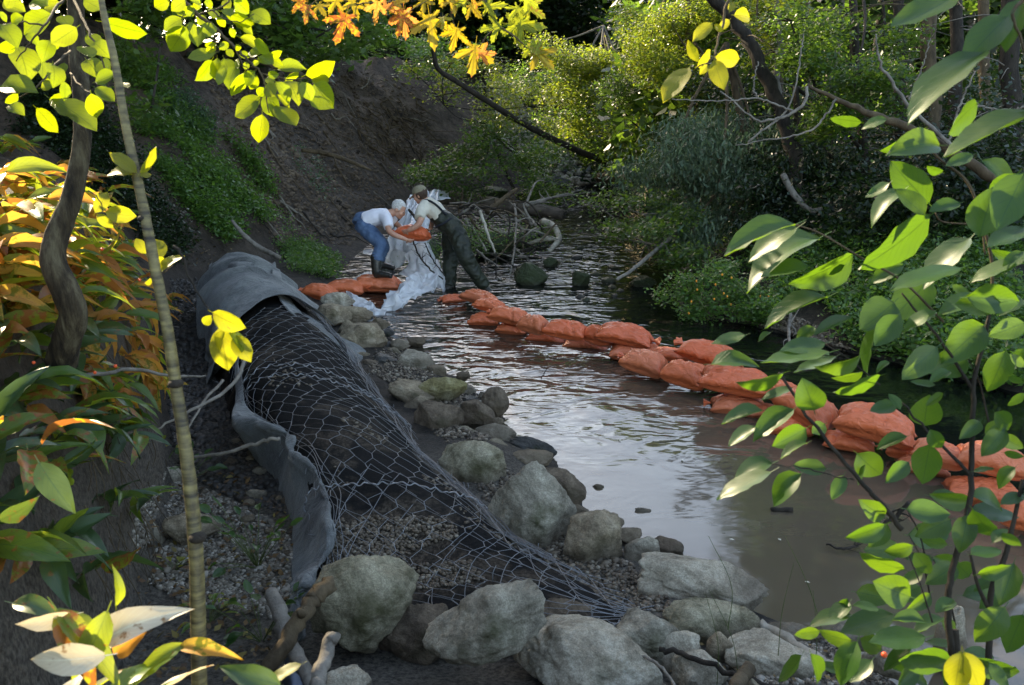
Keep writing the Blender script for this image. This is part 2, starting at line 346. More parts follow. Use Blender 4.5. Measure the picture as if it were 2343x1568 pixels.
gl = nt.nodes.new('ShaderNodeBsdfGlossy'); gl.inputs['Roughness'].default_value = .065; nt.links.new(bn.outputs[0], gl.inputs['Normal'])
fr = nt.nodes.new('ShaderNodeFresnel'); fr.inputs['IOR'].default_value = 1.65; nt.links.new(bn.outputs[0], fr.inputs['Normal'])
df = nt.nodes.new('ShaderNodeBsdfDiffuse'); nt.links.new(mixc(nt, sp3.outputs[0], (.006, .008, .007), mixc(nt, noise(nt, .8, 3, .5, v), (.125, .098, .068), (.10, .082, .056))), df.inputs[0])
tr = nt.nodes.new('ShaderNodeBsdfTransparent'); tr.inputs[0].default_value = (.75, .7, .55, 1)
bm_ = nt.nodes.new('ShaderNodeMixShader'); mr = nt.nodes.new('ShaderNodeMapRange'); mr.inputs[3].default_value = .22; mr.inputs[4].default_value = .14
nt.links.new(sp3.outputs[0], mr.inputs[0]); nt.links.new(mr.outputs[0], bm_.inputs[0]); nt.links.new(df.outputs[0], bm_.inputs[1]); nt.links.new(tr.outputs[0], bm_.inputs[2])
mx = nt.nodes.new('ShaderNodeMixShader'); nt.links.new(fr.outputs[0], mx.inputs[0]); nt.links.new(bm_.outputs[0], mx.inputs[1]); nt.links.new(gl.outputs[0], mx.inputs[2])
nt.links.new(mx.outputs[0], nt.nodes['Material Output'].inputs[0])
wo = mobj('stream_water', me, m); tag(wo, 'shallow rippled stream turning brown below the sandbags', kind='structure')
# ------------------------------------------------------------------ shared materials
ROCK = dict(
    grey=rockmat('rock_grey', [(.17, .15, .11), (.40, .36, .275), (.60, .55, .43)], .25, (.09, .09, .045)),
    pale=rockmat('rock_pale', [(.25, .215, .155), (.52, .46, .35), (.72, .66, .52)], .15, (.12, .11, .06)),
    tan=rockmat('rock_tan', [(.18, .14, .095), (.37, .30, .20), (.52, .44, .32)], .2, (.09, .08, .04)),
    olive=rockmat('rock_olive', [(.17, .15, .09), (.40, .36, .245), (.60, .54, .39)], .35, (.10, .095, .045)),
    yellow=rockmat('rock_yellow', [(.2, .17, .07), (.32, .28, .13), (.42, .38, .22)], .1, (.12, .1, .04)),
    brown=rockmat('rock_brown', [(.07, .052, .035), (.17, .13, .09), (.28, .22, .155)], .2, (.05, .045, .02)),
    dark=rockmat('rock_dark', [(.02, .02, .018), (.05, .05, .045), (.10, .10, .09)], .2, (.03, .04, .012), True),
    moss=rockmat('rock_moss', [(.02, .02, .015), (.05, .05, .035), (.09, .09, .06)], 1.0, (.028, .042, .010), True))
bark_dark = mat_noise('bark_dark', [(.3, (.012, .010, .008)), (.7, (.05, .04, .03))], 14, .9, .8, .02, 40, stretch=(1, 1, .25))
bark_brown = mat_noise('bark_brown', [(.3, (.04, .028, .016)), (.7, (.13, .095, .055))], 12, .85, .8, .01, 60, stretch=(1, 1, .3))
bark_grey = mat_noise('bark_grey', [(.3, (.09, .08, .065)), (.7, (.27, .24, .2))], 9, .85, .8, .01, 40)
wood_pale = mat_noise('wood_pale', [(.3, (.22, .19, .14)), (.7, (.5, .46, .38))], 10, .8, .6, .006, 50)
wood_log = mat_noise('wood_log', [(.3, (.05, .04, .03)), (.55, (.14, .11, .085)), (.75, (.24, .2, .16))], 5, .8, .9, .02, 25, stretch=(.3, 1, 1))
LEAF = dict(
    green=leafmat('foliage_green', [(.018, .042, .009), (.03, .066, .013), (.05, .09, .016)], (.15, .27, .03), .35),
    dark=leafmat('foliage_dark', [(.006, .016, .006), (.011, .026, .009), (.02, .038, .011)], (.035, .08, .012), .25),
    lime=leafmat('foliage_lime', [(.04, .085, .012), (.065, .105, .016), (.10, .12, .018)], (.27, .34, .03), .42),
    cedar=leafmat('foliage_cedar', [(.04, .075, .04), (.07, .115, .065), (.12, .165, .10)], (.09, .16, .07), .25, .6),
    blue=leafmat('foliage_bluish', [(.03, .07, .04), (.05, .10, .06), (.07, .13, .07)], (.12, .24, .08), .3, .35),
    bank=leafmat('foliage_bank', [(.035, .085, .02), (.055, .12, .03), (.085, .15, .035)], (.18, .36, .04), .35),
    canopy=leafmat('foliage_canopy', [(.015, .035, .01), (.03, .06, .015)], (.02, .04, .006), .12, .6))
# ------------------------------------------------------------------ boulders and cobbles
def ico(sub):
    bm = bmesh.new(); bmesh.ops.create_icosphere(bm, subdivisions=sub, radius=1)
    V = np.array([v.co[:] for v in bm.verts]); F = np.array([[v.index for v in f.verts] for f in bm.faces]); bm.free(); return V, F
ICO = {k: ico(k) for k in (1, 2, 3, 4, 5)}
def rock_shape(seed, sub=4, cuts=14, ang=.5, bumpy=.078):
    g = np.random.default_rng(seed); V, F = ICO[sub]; D = V / np.linalg.norm(V, axis=1)[:, None]
    n = g.normal(0, 1, (cuts, 3)); n /= np.linalg.norm(n, axis=1)[:, None]; d = g.uniform(.60, .93, cuts)
    r = np.full(len(D), 1.0); k = 22.0 + 50 * ang
    dn = D @ n.T; q = np.where(dn > .05, d / np.maximum(dn, .05), 5.0)
    q = np.minimum(q, 1.35); al = np.column_stack([q, np.full(len(D), 1.0)])
    r = -np.log(np.exp(-k * al).sum(1)) / k + .0
    P = D * r[:, None]; o = g.uniform(0, 50, 3)
    nz = fbm(D * 1.4 + o, 3) * .10 + fbm(D * 4 + o, 4) * bumpy + (-np.abs(fbm(D * 2.2 + o + 9, 3))) * bumpy * 1.2 + fbm(D * 12 + o, 3) * bumpy * .7
    P = P * (1 + nz)[:, None]
    P -= (P.max(0) + P.min(0)) / 2; P /= (P.max(0) - P.min(0)) / 2; return P, F
def rock(x0, y0, x1, y1, zg, kind, label=None, seed=0, dr=.8, rot=0, tilt=0, ang=.5, cat='rock', group=None, sub=None, name='boulder', sink=.06):
    """a stone whose outline fills the survey box, standing on height zg"""
    cx = (x0 + x1) / 2; t = depth_z(cx, y1, zg); Wd = (x1 - x0) * t / FP; D = Wd * dr
    el = math.atan2(-ray(cx, (y0 + y1) / 2)[2], 1)
    hp = (y1 - y0) * t / FP; Hh = max(.35 * Wd * .6, (hp - D * .34 * math.sin(el)) / math.cos(el))
    P, F = rock_shape(seed, sub or (5 if Wd > .22 else 4 if Wd > .1 else 3), ang=ang)
    # tilt first, then refit to the box
    M = np.array(Euler((0, R_(tilt), R_(rot))).to_matrix()); S0 = P * [1, dr, Hh / Wd]; S0 = S0 @ M.T
    S0 -= (S0.max(0) + S0.min(0)) / 2; e = (S0.max(0) - S0.min(0)) / 2; S0 = S0 / e * [Wd / 2, D / 2, Hh / 2]
    c = pz(cx, y1, zg); loc = np.array([c[0] * (1 + .3 * D / t), c[1] + D * .42, zg + Hh / 2 - sink * Hh * .5])
    me = mesh_np(name, S0, F); me.materials.append(ROCK[kind]); o = bpy.data.objects.new(name, me); o.location = loc; link(o)
    tag(o, label, cat, group); return o
RK = [
 (697,1288,958,1530,.14,'olive','big pale olive boulder at bottom left with a stick leaning on it',11,.8,20,0,.5),
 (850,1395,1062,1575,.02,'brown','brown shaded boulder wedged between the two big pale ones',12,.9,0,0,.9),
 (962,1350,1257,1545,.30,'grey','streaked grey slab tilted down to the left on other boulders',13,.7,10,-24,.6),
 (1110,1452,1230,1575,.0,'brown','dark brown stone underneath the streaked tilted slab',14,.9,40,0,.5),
 (1152,1452,1540,1640,.12,'pale','largest pale boulder cut by the bottom edge of the photo',15,.7,-15,10,.7),
 (1195,1378,1400,1500,.06,'brown','flat brown stone behind the largest pale boulder',16,.7,0,8,.6),
 (1383,1408,1562,1522,.16,'grey','smooth grey round topped stone right of the wire mesh end',17,.8,30,12,.4),
 (1447,1288,1762,1440,.02,'pale','long flat pale slab lying at the water edge',18,.55,-12,14,.8),
 (1513,1383,1745,1500,.10,'olive','angular olive block in front of the long flat slab',19,.55,5,4,.95),
 (1488,1452,1602,1560,.10,'pale','pale rounded stone left of the small upright one',20,.8,60,0,.5),
 (1612,1448,1680,1522,.16,'tan','small upright egg shaped stone standing on its end',21,.7,0,70,.1),
 (1535,1505,1665,1600,.14,'pale','pale stone at the bottom edge under the upright egg shaped one',22,.8,0,0,.6),
 (1650,1488,1905,1610,.08,'pale','broad pale flat rock beside the split plank',23,.7,0,6,.7),
 (1732,1436,1885,1492,.06,'grey','low grey cobble behind the split plank',24,.5,0,5,.3),
 (1108,1066,1322,1290,.04,'grey','tall grey speckled boulder beside the middle of the wire mesh',25,.8,-20,20,.7),
 (1215,1078,1342,1190,.02,'brown','dark wet rock behind the tall grey speckled boulder',26,.8,0,0,.8),
 (1283,1173,1430,1322,.06,'tan','tan ridge backed boulder right of the tall grey one',27,.85,25,20,.6),
 (1425,1228,1512,1316,.06,'grey','grey notched stone next to the tan ridge backed boulder',28,.8,0,0,.3),
 (1490,1235,1565,1290,-.04,'brown','brown wet stone sticking into the water behind the notched one',29,.9,0,0,.6),
 (1392,1308,1448,1350,.06,'tan','small flat oval pebble stone resting against the mesh edge',30,.8,0,0,.05),
 (1408,1297,1450,1325,.06,'dark','small dark grey cobble tucked under the notched stone',31,.8,0,0,.1),
 (1000,1012,1160,1140,.05,'olive','mossy green sided boulder in the middle of the row',32,.7,-10,14,.3),
 (1162,1032,1268,1085,.03,'tan','flat sandy coloured slab above the tall grey boulder',33,.8,10,6,.9),
 (1163,1000,1275,1055,-.02,'dark','dark angular wedge lying half in the water',34,.5,-25,10,.95),
 (1097,1008,1163,1060,.03,'olive','small greenish angular stone behind the mossy sided boulder',35,.8,30,0,.9),
 (1080,975,1185,1040,-.02,'grey','grey flat stone partly under water behind the greenish one',36,.7,0,0,.5),
 (943,922,1062,1014,.06,'brown','smooth brown round boulder touching the wire mesh',37,.8,10,8,.2),
 (1048,916,1137,1000,.02,'brown','lumpy brown pitted boulder at the water edge',38,.85,0,0,.4),
 (944,860,1070,928,.12,'yellow','long yellowish boulder resting on two others',39,.6,-5,-10,.2),
 (886,872,1002,945,.06,'tan','tan angular boulder left of the long yellowish one',40,.8,-15,8,.9),
 (922,905,990,955,.06,'tan','small tan stone wedged under the tan angular boulder',41,.8,0,0,.4),
 (1028,975,1086,1022,.04,'olive','small olive stone between the brown round and lumpy boulders',42,.8,0,0,.7),
 (898,806,1005,868,.02,'grey','smooth grey sloping stone at the waterline by the gravel',43,.9,0,14,.3),
 (770,738,890,815,.06,'tan','cracked tan boulder near the far end of the row',44,.8,10,4,.8),
 (714,695,805,756,.10,'tan','tan boulder at the far end touching the mesh',45,.8,-20,0,.7),
 (755,700,852,752,.06,'tan','grooved tan boulder below the crumpled plastic',46,.7,15,6,.7),
 (770,728,822,782,.10,'tan','pointed tan stone standing between three larger ones',47,.7,0,0,.9),
 (733,668,812,712,.12,'pale','pale boulder next to the far orange sandbags',48,.8,0,0,.5),
 (800,803,852,842,.04,'tan','round beige cobble second from the mesh edge',49,.85,0,0,.1),
 (848,808,922,855,.03,'dark','dark slate coloured cobble among beige ones',50,.8,0,10,.2),
 (822,822,863,852,.08,'brown','small brown cobble in front of the dark slate one',51,.85,0,0,.1),
 (884,795,920,824,.04,'olive','small greenish cobble behind the dark slate one',52,.85,0,0,.1),
 (850,728,893,757,.03,'tan','small cream stone by the water below the plastic',53,.8,0,0,.3),
 (820,736,868,760,.04,'brown','flat brown stone beside the small cream one',54,.7,0,0,.5),
 (868,838,900,862,.03,'tan','little oval cobble left of the sloping grey stone',55,.8,0,0,.1),
 (842,838,872,862,.03,'tan','little beige cobble touching the net edge, front of the cluster',56,.8,0,0,.1),
 (884,862,912,884,.04,'brown','little brown cobble on the gravel behind the tan angular boulder',57,.8,0,0,.1),
 (1100,885,1165,975,-.02,'brown','wet mud coloured rock tongue reaching into the water',58,1.2,-30,0,.5),
 (930,770,975,800,-.02,'brown','low wet brown clod at the water edge',59,.9,0,0,.4),
 (1175,598,1254,662,-.06,'moss','pointed dark mossy rock standing in the stream',60,.7,0,0,.95),
 (1242,588,1277,616,-.03,'moss','small round rock capped with bright moss in the stream',61,.8,0,0,.2),
 (1308,618,1350,662,-.04,'moss','slanted mossy lump with twigs caught on it',62,.8,0,20,.4),
 (1440,632,1502,663,-.03,'moss','low grey rock with a moss cap near the right bank',63,.8,0,0,.3),
 (1452,1163,1492,1180,-.02,'pale','pale cobble just breaking the brown water surface',64,.7,0,0,.1),
 (1355,1108,1382,1124,-.02,'tan','tiny tan stone barely above the brown water',65,.7,0,0,.1),
 (332,1073,422,1135,.12,'grey','grey brown rock half buried at the bank foot',66,.8,0,0,.4),
 (372,1183,500,1262,.12,'tan','tan wedge shaped rock on the pea gravel behind the sapling',67,.8,10,6,.9),
 (300,1200,380,1262,.14,'grey','flattish grey stone sunk in the gravel at the left',68,.8,0,0,.4),
 (560,1120,610,1160,.12,'grey','small pale stone beside the hanging grey fabric',69,.8,0,0,.3),
 (545,1090,585,1120,.12,'brown','small brown clod near the hanging grey fabric',70,.8,0,0,.3),
 (1100,425,1165,462,.1,'moss','green mossy boulder behind the big log',71,.8,0,0,.4),
 (1180,430,1245,462,.1,'moss','rounded mossy boulder right of the broken branch',72,.8,0,0,.3),
 (1245,402,1300,436,.0,'dark','dark wet boulder far up the stream',73,.8,0,0,.4),
 (1160,398,1200,425,.1,'dark','small dark boulder behind the mossy ones',74,.8,0,0,.4),
 (1075,520,1180,600,-.05,'moss','mossy mound of rock buried under the brushwood',75,.8,0,0,.5),
 (1180,520,1250,575,-.05,'dark','dark rock under the end of the log',76,.8,0,0,.5),
 (960,545,1010,610,-.05,'moss','bright green mossy rock behind the held sandbag',77,.8,0,0,.3),
 (560,340,600,360,1.5,'grey','single stone on the dirt slope',78,.8,0,0,.3),
 (1675,1560,1760,1640,.2,'tan','tan stone at the bottom edge beneath the branch stub',79,.8,0,0,.4),
 (700,1545,850,1640,.2,'pale','pale stone top at the bottom edge left of the dark gap',80,.8,0,0,.3),
 (1900,1440,1990,1500,.1,'grey','grey stone half hidden by the right shrub leaves',81,.8,0,0,.5),
 (2130,1390,2200,1560,-.02,'pale','pale upright stone behind the right shrub stems',82,.6,0,0,.6),
 (1980,1480,2140,1570,.15,'grey','large grey stone under the right shrub',83,.7,0,0,.5),
]
for (x0, y0, x1, y1, zg, kind, label, seed, dr, rot_, tilt, ang) in RK:
    nm = 'boulder' if (x1 - x0) > 70 else 'cobble'
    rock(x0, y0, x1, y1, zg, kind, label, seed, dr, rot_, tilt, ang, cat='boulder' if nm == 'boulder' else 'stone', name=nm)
# smaller stones packed into the gaps of the row, each named after the big one beside it
gq = np.random.default_rng(91); cen = [((r[0] + r[2]) / 2, (r[1] + r[3]) / 2, (r[2] - r[0]) / 2, r[6]) for r in RK if r[6].find('stream') < 0 and r[4] > -.05]
LINE = [(760, 720), (850, 800), (930, 880), (1010, 960), (1090, 1040), (1180, 1160), (1290, 1260), (1400, 1330), (1560, 1400), (1650, 1470)]
placed = []; kk = 0
for it in range(3000):
    if len(placed) >= 95: break
    u = gq.random() * (len(LINE) - 1.001); i = int(u); f = u - i; x = LINE[i][0] * (1 - f) + LINE[i + 1][0] * f + gq.normal(0, 44) + 10; y = LINE[i][1] * (1 - f) + LINE[i + 1][1] * f + gq.normal(0, 34); w = gq.uniform(40, 74) * (.45 + .75 * (y - 650) / 700)
    if any(abs(x - a) < c * .66 + w * .2 and abs(y - b_) < c * .5 + w * .1 for a, b_, c, l in cen) or any(math.hypot(x - a, y - b_) < (w + w2) * .36 for a, b_, w2 in placed): continue
    g0 = pz(x, y, .05); 
    if sdist(np.array([g0[0]]), np.array([g0[1]]), shL)[0] < -.08: continue
    placed.append((x, y, w)); n_ = min(cen, key=lambda c: math.hypot(c[0] - x, c[1] - y)); dx, dy = x - n_[0], y - n_[1]; dr_ = ('right of' if dx > 0 else 'left of') if abs(dx) > abs(dy) else ('in front of' if dy > 0 else 'behind')
    kd = ['tan', 'grey', 'brown', 'pale', 'tan', 'dark'][kk % 6]; kk += 1; nb = ' '.join(n_[3].split()[:9])
    rock(x - w / 2, y - w * .36, x + w / 2, y + w * .36, .03, kd, f'little {kd} cobble {dr_} the {nb}', 1000 + kk, .8, gq.uniform(0, 180), gq.uniform(-15, 15), gq.uniform(.1, .8), cat='stone', name='cobble', group='little cobbles packed between the boulders')
# stones heaped on the far embankment, and loose cobbles in the shallows
gr = np.random.default_rng(5)
VAR = {k: rock_shape(900 + k, 2, ang=.3) for k in range(6)}
def cobble_heap(name, pts, sizes, matk, parent=None):
    mb = MB()
    for i, (p, s) in enumerate(zip(pts, sizes)):
        V, F = VAR[i % 6]; a = gr.uniform(0, 6.28); c_, s_ = math.cos(a), math.sin(a)
        V = V * [s, s * gr.uniform(.6, 1), s * gr.uniform(.4, .8)]; V = np.column_stack([V[:, 0] * c_ - V[:, 1] * s_, V[:, 0] * s_ + V[:, 1] * c_, V[:, 2]])
        mb.add(V + p, F)
    return mb.build(name, matk, parent)
def pick(poly, n):
    """random survey points inside a polygon"""
    poly = np.array(poly, float); lo, hi = poly.min(0), poly.max(0); out = []
    while len(out) < n:
        p = gr.uniform(lo, hi); x, y = p; ins = False; j = len(poly) - 1
        for i in range(len(poly)):
            if (poly[i][1] > y) != (poly[j][1] > y) and x < (poly[j][0] - poly[i][0]) * (y - poly[i][1]) / (poly[j][1] - poly[i][1] + 1e-9) + poly[i][0]: ins = not ins
            j = i
        if ins: out.append(p)
    return np.array(out)
P, h = ground_hit(*pick([(1120, 180), (1330, 170), (1420, 300), (1480, 400), (1250, 440), (1150, 330)], 1700).T)
o = cobble_heap('riprap_stones', P[h] + [0, 0, .03], gr.uniform(.05, .22, h.sum()), ROCK['pale']); tag(o, 'heap of pale riprap stones covering the far embankment', 'stone heap', kind='stuff')
def far_stone_set(poly, n, smin, smax, kinds, lab, grp, z=None):
    pp = pick(poly, n); P, h = ground_hit(*pp.T)
    for i in range(n):
        if z is None and not h[i]: continue
        p = P[i] if z is None else pz(*pp[i], z); s = gr.uniform(smin, smax); V, F = VAR[i % 6]
        me = mesh_np('cobble', V * [s, s * gr.uniform(.7, 1), s * .6], F); me.materials.append(ROCK[kinds[i % len(kinds)]])
        o = bpy.data.objects.new('cobble', me); link(o); o.location = p + [0, 0, s * .2]; o.rotation_euler = (0, 0, gr.uniform(0, 6)); tag(o, lab, 'stone', grp)
far_stone_set([(1230, 400), (1470, 380), (1480, 408), (1250, 425)], 16, .12, .3, ['grey', 'dark', 'moss'], 'grey stone along the far edge of the upstream pool', 'stones along the upstream pool')
far_stone_set([(1280, 560), (1420, 590), (1480, 700), (1300, 690)], 14, .05, .12, ['dark', 'moss'], 'small dark stone awash in the rippling stream', 'small stones in the stream', z=-.02)
far_stone_set([(560, 950), (640, 1000), (690, 1170), (660, 1290), (500, 1140), (430, 1080)], 16, .03, .06, ['tan', 'grey', 'brown'], 'small stone on the ground left of the grey fabric', 'small stones left of the fabric')
# pea gravel: thousands of pebbles
def pebbles(name, poly, n, smin, smax, mat, label, lift=.004, z=None):
    pp = pick(poly, n)
    if z is None: P, h = ground_hit(*pp.T)
    else: P = np.array([pz(a, b, z(a, b)) for a, b in pp]); h = np.ones(n, bool)
    P = P[h]; n = len(P); V, F = ICO[1]; s = gr.uniform(smin, smax, n) * (1 + .6 * (gr.random(n) > .93)); a = gr.uniform(0, 6.28, n); ca, sa = np.cos(a), np.sin(a)
    L = V[None] * np.stack([s, s * gr.uniform(.55, .95, n), s * gr.uniform(.4, .7, n)], -1)[:, None]; tl = gr.normal(0, .35, n)
    X = L[..., 0] * np.cos(tl)[:, None] - L[..., 2] * np.sin(tl)[:, None]; Z = L[..., 0] * np.sin(tl)[:, None] + L[..., 2] * np.cos(tl)[:, None]
    W_ = np.stack([X * ca[:, None] - L[..., 1] * sa[:, None], X * sa[:, None] + L[..., 1] * ca[:, None], Z], -1) + (P + np.array([0, 0, lift]))[:, None]
    FF = (F[None] + (np.arange(n) * len(V))[:, None, None]).reshape(-1, 3); o = mobj(name, mesh_np(name, W_.reshape(-1, 3), FF), mat)
    return tag(o, label, 'gravel', kind='stuff')
m, nt, b = nmat('pebble'); g_ = nt.nodes.new('ShaderNodeNewGeometry')
nt.links.new(ramp(nt, [(0, (.07, .052, .032)), (.25, (.14, .115, .085)), (.5, (.09, .08, .066)), (.8, (.22, .19, .145)), (1, (.36, .33, .28))], g_.outputs['Random Per Island']), b.inputs['Base Color']); b.inputs['Roughness'].default_value = .7
m2, nt, b = nmat('pebble_brown'); g_ = nt.nodes.new('ShaderNodeNewGeometry')
nt.links.new(ramp(nt, [(0, (.035, .026, .016)), (.5, (.09, .066, .042)), (.85, (.14, .11, .075)), (1, (.24, .21, .16))], g_.outputs['Random Per Island']), b.inputs['Base Color']); b.inputs['Roughness'].default_value = .6
pebbles('pea_gravel', [(330, 1120), (420, 1100), (520, 1140), (640, 1200), (690, 1280), (650, 1420), (540, 1400), (430, 1380), (330, 1330), (300, 1230)], 5200, .009, .019, m, 'grey tan pea gravel spread behind the sapling at lower left')
pebbles('bank_gravel', [(860, 800), (900, 800), (930, 800), (1010, 870), (1120, 890), (1165, 960), (1110, 1010), (1000, 1000), (930, 900), (840, 850)], 1800, .009, .022, m2, 'brown gravel between the boulders and the water')
pebbles('shore_gravel', [(1010, 1000), (1120, 1040), (1290, 1180), (1440, 1290), (1560, 1400), (1400, 1400), (1200, 1250), (1100, 1130)], 1800, .008, .02, m2, 'brown gravel and grit filling the gaps under the middle boulders')
pebbles('bar_gravel', [(1600, 700), (1760, 700), (1900, 760), (1950, 810), (1720, 745)], 1500, .012, .03, m2, 'brown gravel bar at the foot of the right bank')
pebbles('corner_gravel', [(1640, 1470), (1900, 1470), (2060, 1500), (2040, 1568), (1600, 1568)], 1500, .007, .016, m, 'fine gravel between the bottom right stones')
m3 = mat_noise('mud_clod', [(.3, (.012, .011, .01)), (.7, (.05, .043, .036))], 20, .55, .6, .01, 60, spec=.5)
pebbles('mud_clods', [(390, 640), (470, 640), (480, 840), (540, 960), (640, 1040), (680, 1180), (560, 1150), (420, 1080), (380, 950)], 3500, .012, .045, m3, 'black crumbly mud between the bank and the fabric', 0)
pebbles('dirt_clods', [(620, 560), (800, 560), (880, 470), (1000, 380), (960, 180), (700, 150), (450, 140), (520, 300), (600, 420)], 3600, .02, .075, dirt_mat, 'loose dirt clods on the bare slope', 0)
# ------------------------------------------------------------------ sandbags
m, nt, b = nmat('orange_poly'); v = objco(nt)
ob = nt.nodes.new('ShaderNodeObjectInfo'); base = ramp(nt, [(0, (.72, .125, .035)), (.5, (.80, .165, .05)), (1, (.74, .19, .075))], ob.outputs['Random'])
d1 = noise(nt, 4, 6, .7, v); c = mixc(nt, math_(nt, 'MULTIPLY', d1, .25), base, (.42, .15, .09))
d2 = nt.nodes.new('ShaderNodeMapRange'); d2.inputs[1].default_value = .66; d2.inputs[2].default_value = .74; nt.links.new(noise(nt, 22, 4, .7, v), d2.inputs[0]); c = mixc(nt, math_(nt, 'MULTIPLY', d2.outputs[0], .5), c, (.16, .05, .03))
geo = nt.nodes.new('ShaderNodeNewGeometry'); sx = nt.nodes.new('ShaderNodeSeparateXYZ'); nt.links.new(geo.outputs['Position'], sx.inputs[0])
wl = nt.nodes.new('ShaderNodeMapRange'); wl.inputs[1].default_value = .0; wl.inputs[2].default_value = .05; wl.inputs[3].default_value = .45; wl.inputs[4].default_value = 0; nt.links.new(sx.outputs[2], wl.inputs[0]); c = mixc(nt, wl.outputs[0], c, (.16, .06, .035))
nt.links.new(c, b.inputs['Base Color']); b.inputs['Roughness'].default_value = .31; b.inputs['Specular IOR Level'].default_value = .6
n1 = bump(nt, noise(nt, 5, 5, .6, objco(nt, (1.5, 6, 1)), 1.8), None, .8, .03); wv = nt.nodes.new('ShaderNodeTexWave'); wv.inputs['Scale'].default_value = 60; nt.links.new(v, wv.inputs[0])
bump(nt, math_(nt, 'ADD', math_(nt, 'MULTIPLY', wv.outputs['Fac'], .2), noise(nt, 60, 3, .6, v)), b, .55, .004, n1)
ORANGE = m
def bag_mesh(L, Wd, Hh, seed, n=44, k=30, fold=1.0):
    g = np.random.default_rng(seed); u = np.linspace(-1, 1, n); v_ = np.linspace(-1, 1, k); U, V = np.meshgrid(u, v_, indexing='ij')
    o = g.uniform(0, 60, 3)
    # plan: pinched pillow with soft corners
    pin = 1 - .10 * (1 - np.abs(V) ** 2) * np.abs(U) ** 6; X = U * L / 2 * (1 - .07 * np.cos(V * math.pi / 2) ** 2 * (np.abs(U) ** 3)) * pin
    Y = V * Wd / 2 * (1 - .10 * np.cos(U * math.pi / 2) ** 2 * np.abs(V) ** 2) * (1 - .06 * np.abs(U) ** 4)
    Y = Y * (1 - .28 * np.clip((U - .72) / .28, 0, 1) ** 2)
    th = (np.clip(1 - np.abs(U) ** 3.2, 0, 1) ** .5) * (np.clip(1 - np.abs(V) ** 2.6, 0, 1) ** .5)
    sag = 1 + .16 * fbm(np.stack([U * 1.1 + o[0], V * 1.1 + o[1], 0 * U], -1), 2)
    ends = np.abs(U) ** 4
    pleat = np.sin(V * (9 + g.integers(0, 5)) + 3 * fbm(np.stack([U * 2 + o[0], V * 3, U * 0 + o[2]], -1), 2)) * ends * .024 * fold
    wr = -np.abs(fbm(np.stack([U * 2.2 + V * 1.3 + o[1], V * 4.5 - U * .6, U * 0 + 5], -1), 3)) * .06 * fold * (L / .6)
    cr = -.022 * fold * np.exp(-((V * math.cos(o[0]) + U * math.sin(o[0]) - g.uniform(-.4, .4)) / .09) ** 2) * (np.abs(U) > .15)
    top = th * Hh * .62 * sag + (pleat + wr + cr) * (th > .05); bot = -th * Hh * .38
    P1 = np.stack([X, Y, top], -1); P2 = np.stack([X, Y, bot], -1)
    # bend a little
    bend = g.uniform(-.05, .05); sagb = g.uniform(.0, .05) * L
    for P in (P1, P2): P[..., 1] += bend * (U ** 2) * L; P[..., 2] -= sagb * U ** 2
    Vv = np.vstack([P1.reshape(-1, 3), P2.reshape(-1, 3)]); F = gridF(n, k); F2 = F[:, ::-1] + n * k
    # close the rim
    i = np.arange(n - 1); j = np.arange(k - 1); q = n * k
    rim = [np.stack([i * k, (i + 1) * k, (i + 1) * k + q, i * k + q], -1)[:, ::-1], np.stack([i * k + k - 1, (i + 1) * k + k - 1, (i + 1) * k + k - 1 + q, i * k + k - 1 + q], -1), np.stack([j, j + 1, j + 1 + q, j + q], -1), np.stack([(n - 1) * k + j, (n - 1) * k + j + 1, (n - 1) * k + j + 1 + q, (n - 1) * k + j + q], -1)[:, ::-1]]
    return Vv, [F, F2] + rim
def tuft_mesh(sz, seed):
    """gathered, frilled mouth of a tied sack"""
    g = np.random.default_rng(seed); nu, nv = 8, 40; U, A = np.meshgrid(np.linspace(0, 1, nu), np.linspace(0, 2 * math.pi, nv), indexing='ij')
    r = sz * (.12 + .75 * U ** 1.3) * (1 + .35 * U * np.sin(A * 5 + g.uniform(0, 6)) + .2 * U * np.sin(A * 9 + g.uniform(0, 6)))
    X = sz * (U * 1.05) + .12 * sz * U * np.sin(A * 7 + 2); return np.stack([X, r * np.cos(A) * 1.0, r * np.sin(A) * .45 + .1 * sz * U * np.sin(A * 6)], -1).reshape(-1, 3), [gridF(nu, nv)]
def sandbag(x0, y0, x1, y1, zc, az, label, seed, tilt=0, roll=0, tie=1, Hh=None, group='orange sandbags', ar=.62, t=None, tuft=True, fold=1.0):
    cx, cy = (x0 + x1) / 2, (y0 + y1) / 2
    if t is None: t = depth_z(cx, cy, zc)
    p = pt(cx, cy, t); w = (x1 - x0) * t / FP; a = R_(az)
    L = 1.1 * w / (abs(math.cos(a)) * .98 + ar * .8 * abs(math.sin(a))); Wd = L * ar
    el = -math.atan2(ray(cx, cy)[2], 1); hp = (y1 - y0) * t / FP
    yext = L * abs(math.sin(a)) * .9 + Wd * abs(math.cos(a)) * .8
    if Hh is None: Hh = min(max((hp - yext * math.sin(el)) / math.cos(el) * .95, .5 * Wd), .9 * Wd) * 1.18
    g = empty('sandbag', p, label, 'sandbag', group); g.rotation_euler = (R_(roll), R_(tilt), a)
    M = wm(g); V, F = bag_mesh(L, Wd, Hh, seed, fold=fold); o = mobj('sack', mesh_np('sack', V, F), ORANGE, g, M)
    if tuft:
        V, F = tuft_mesh(Wd * .2, seed); V = V * [tie, 1, 1]; V[:, 0] += tie * L * .465; V[:, 2] += .06 * Hh
        mobj('gathered_end', mesh_np('gathered_end', V, F), ORANGE, g, M)
    return g
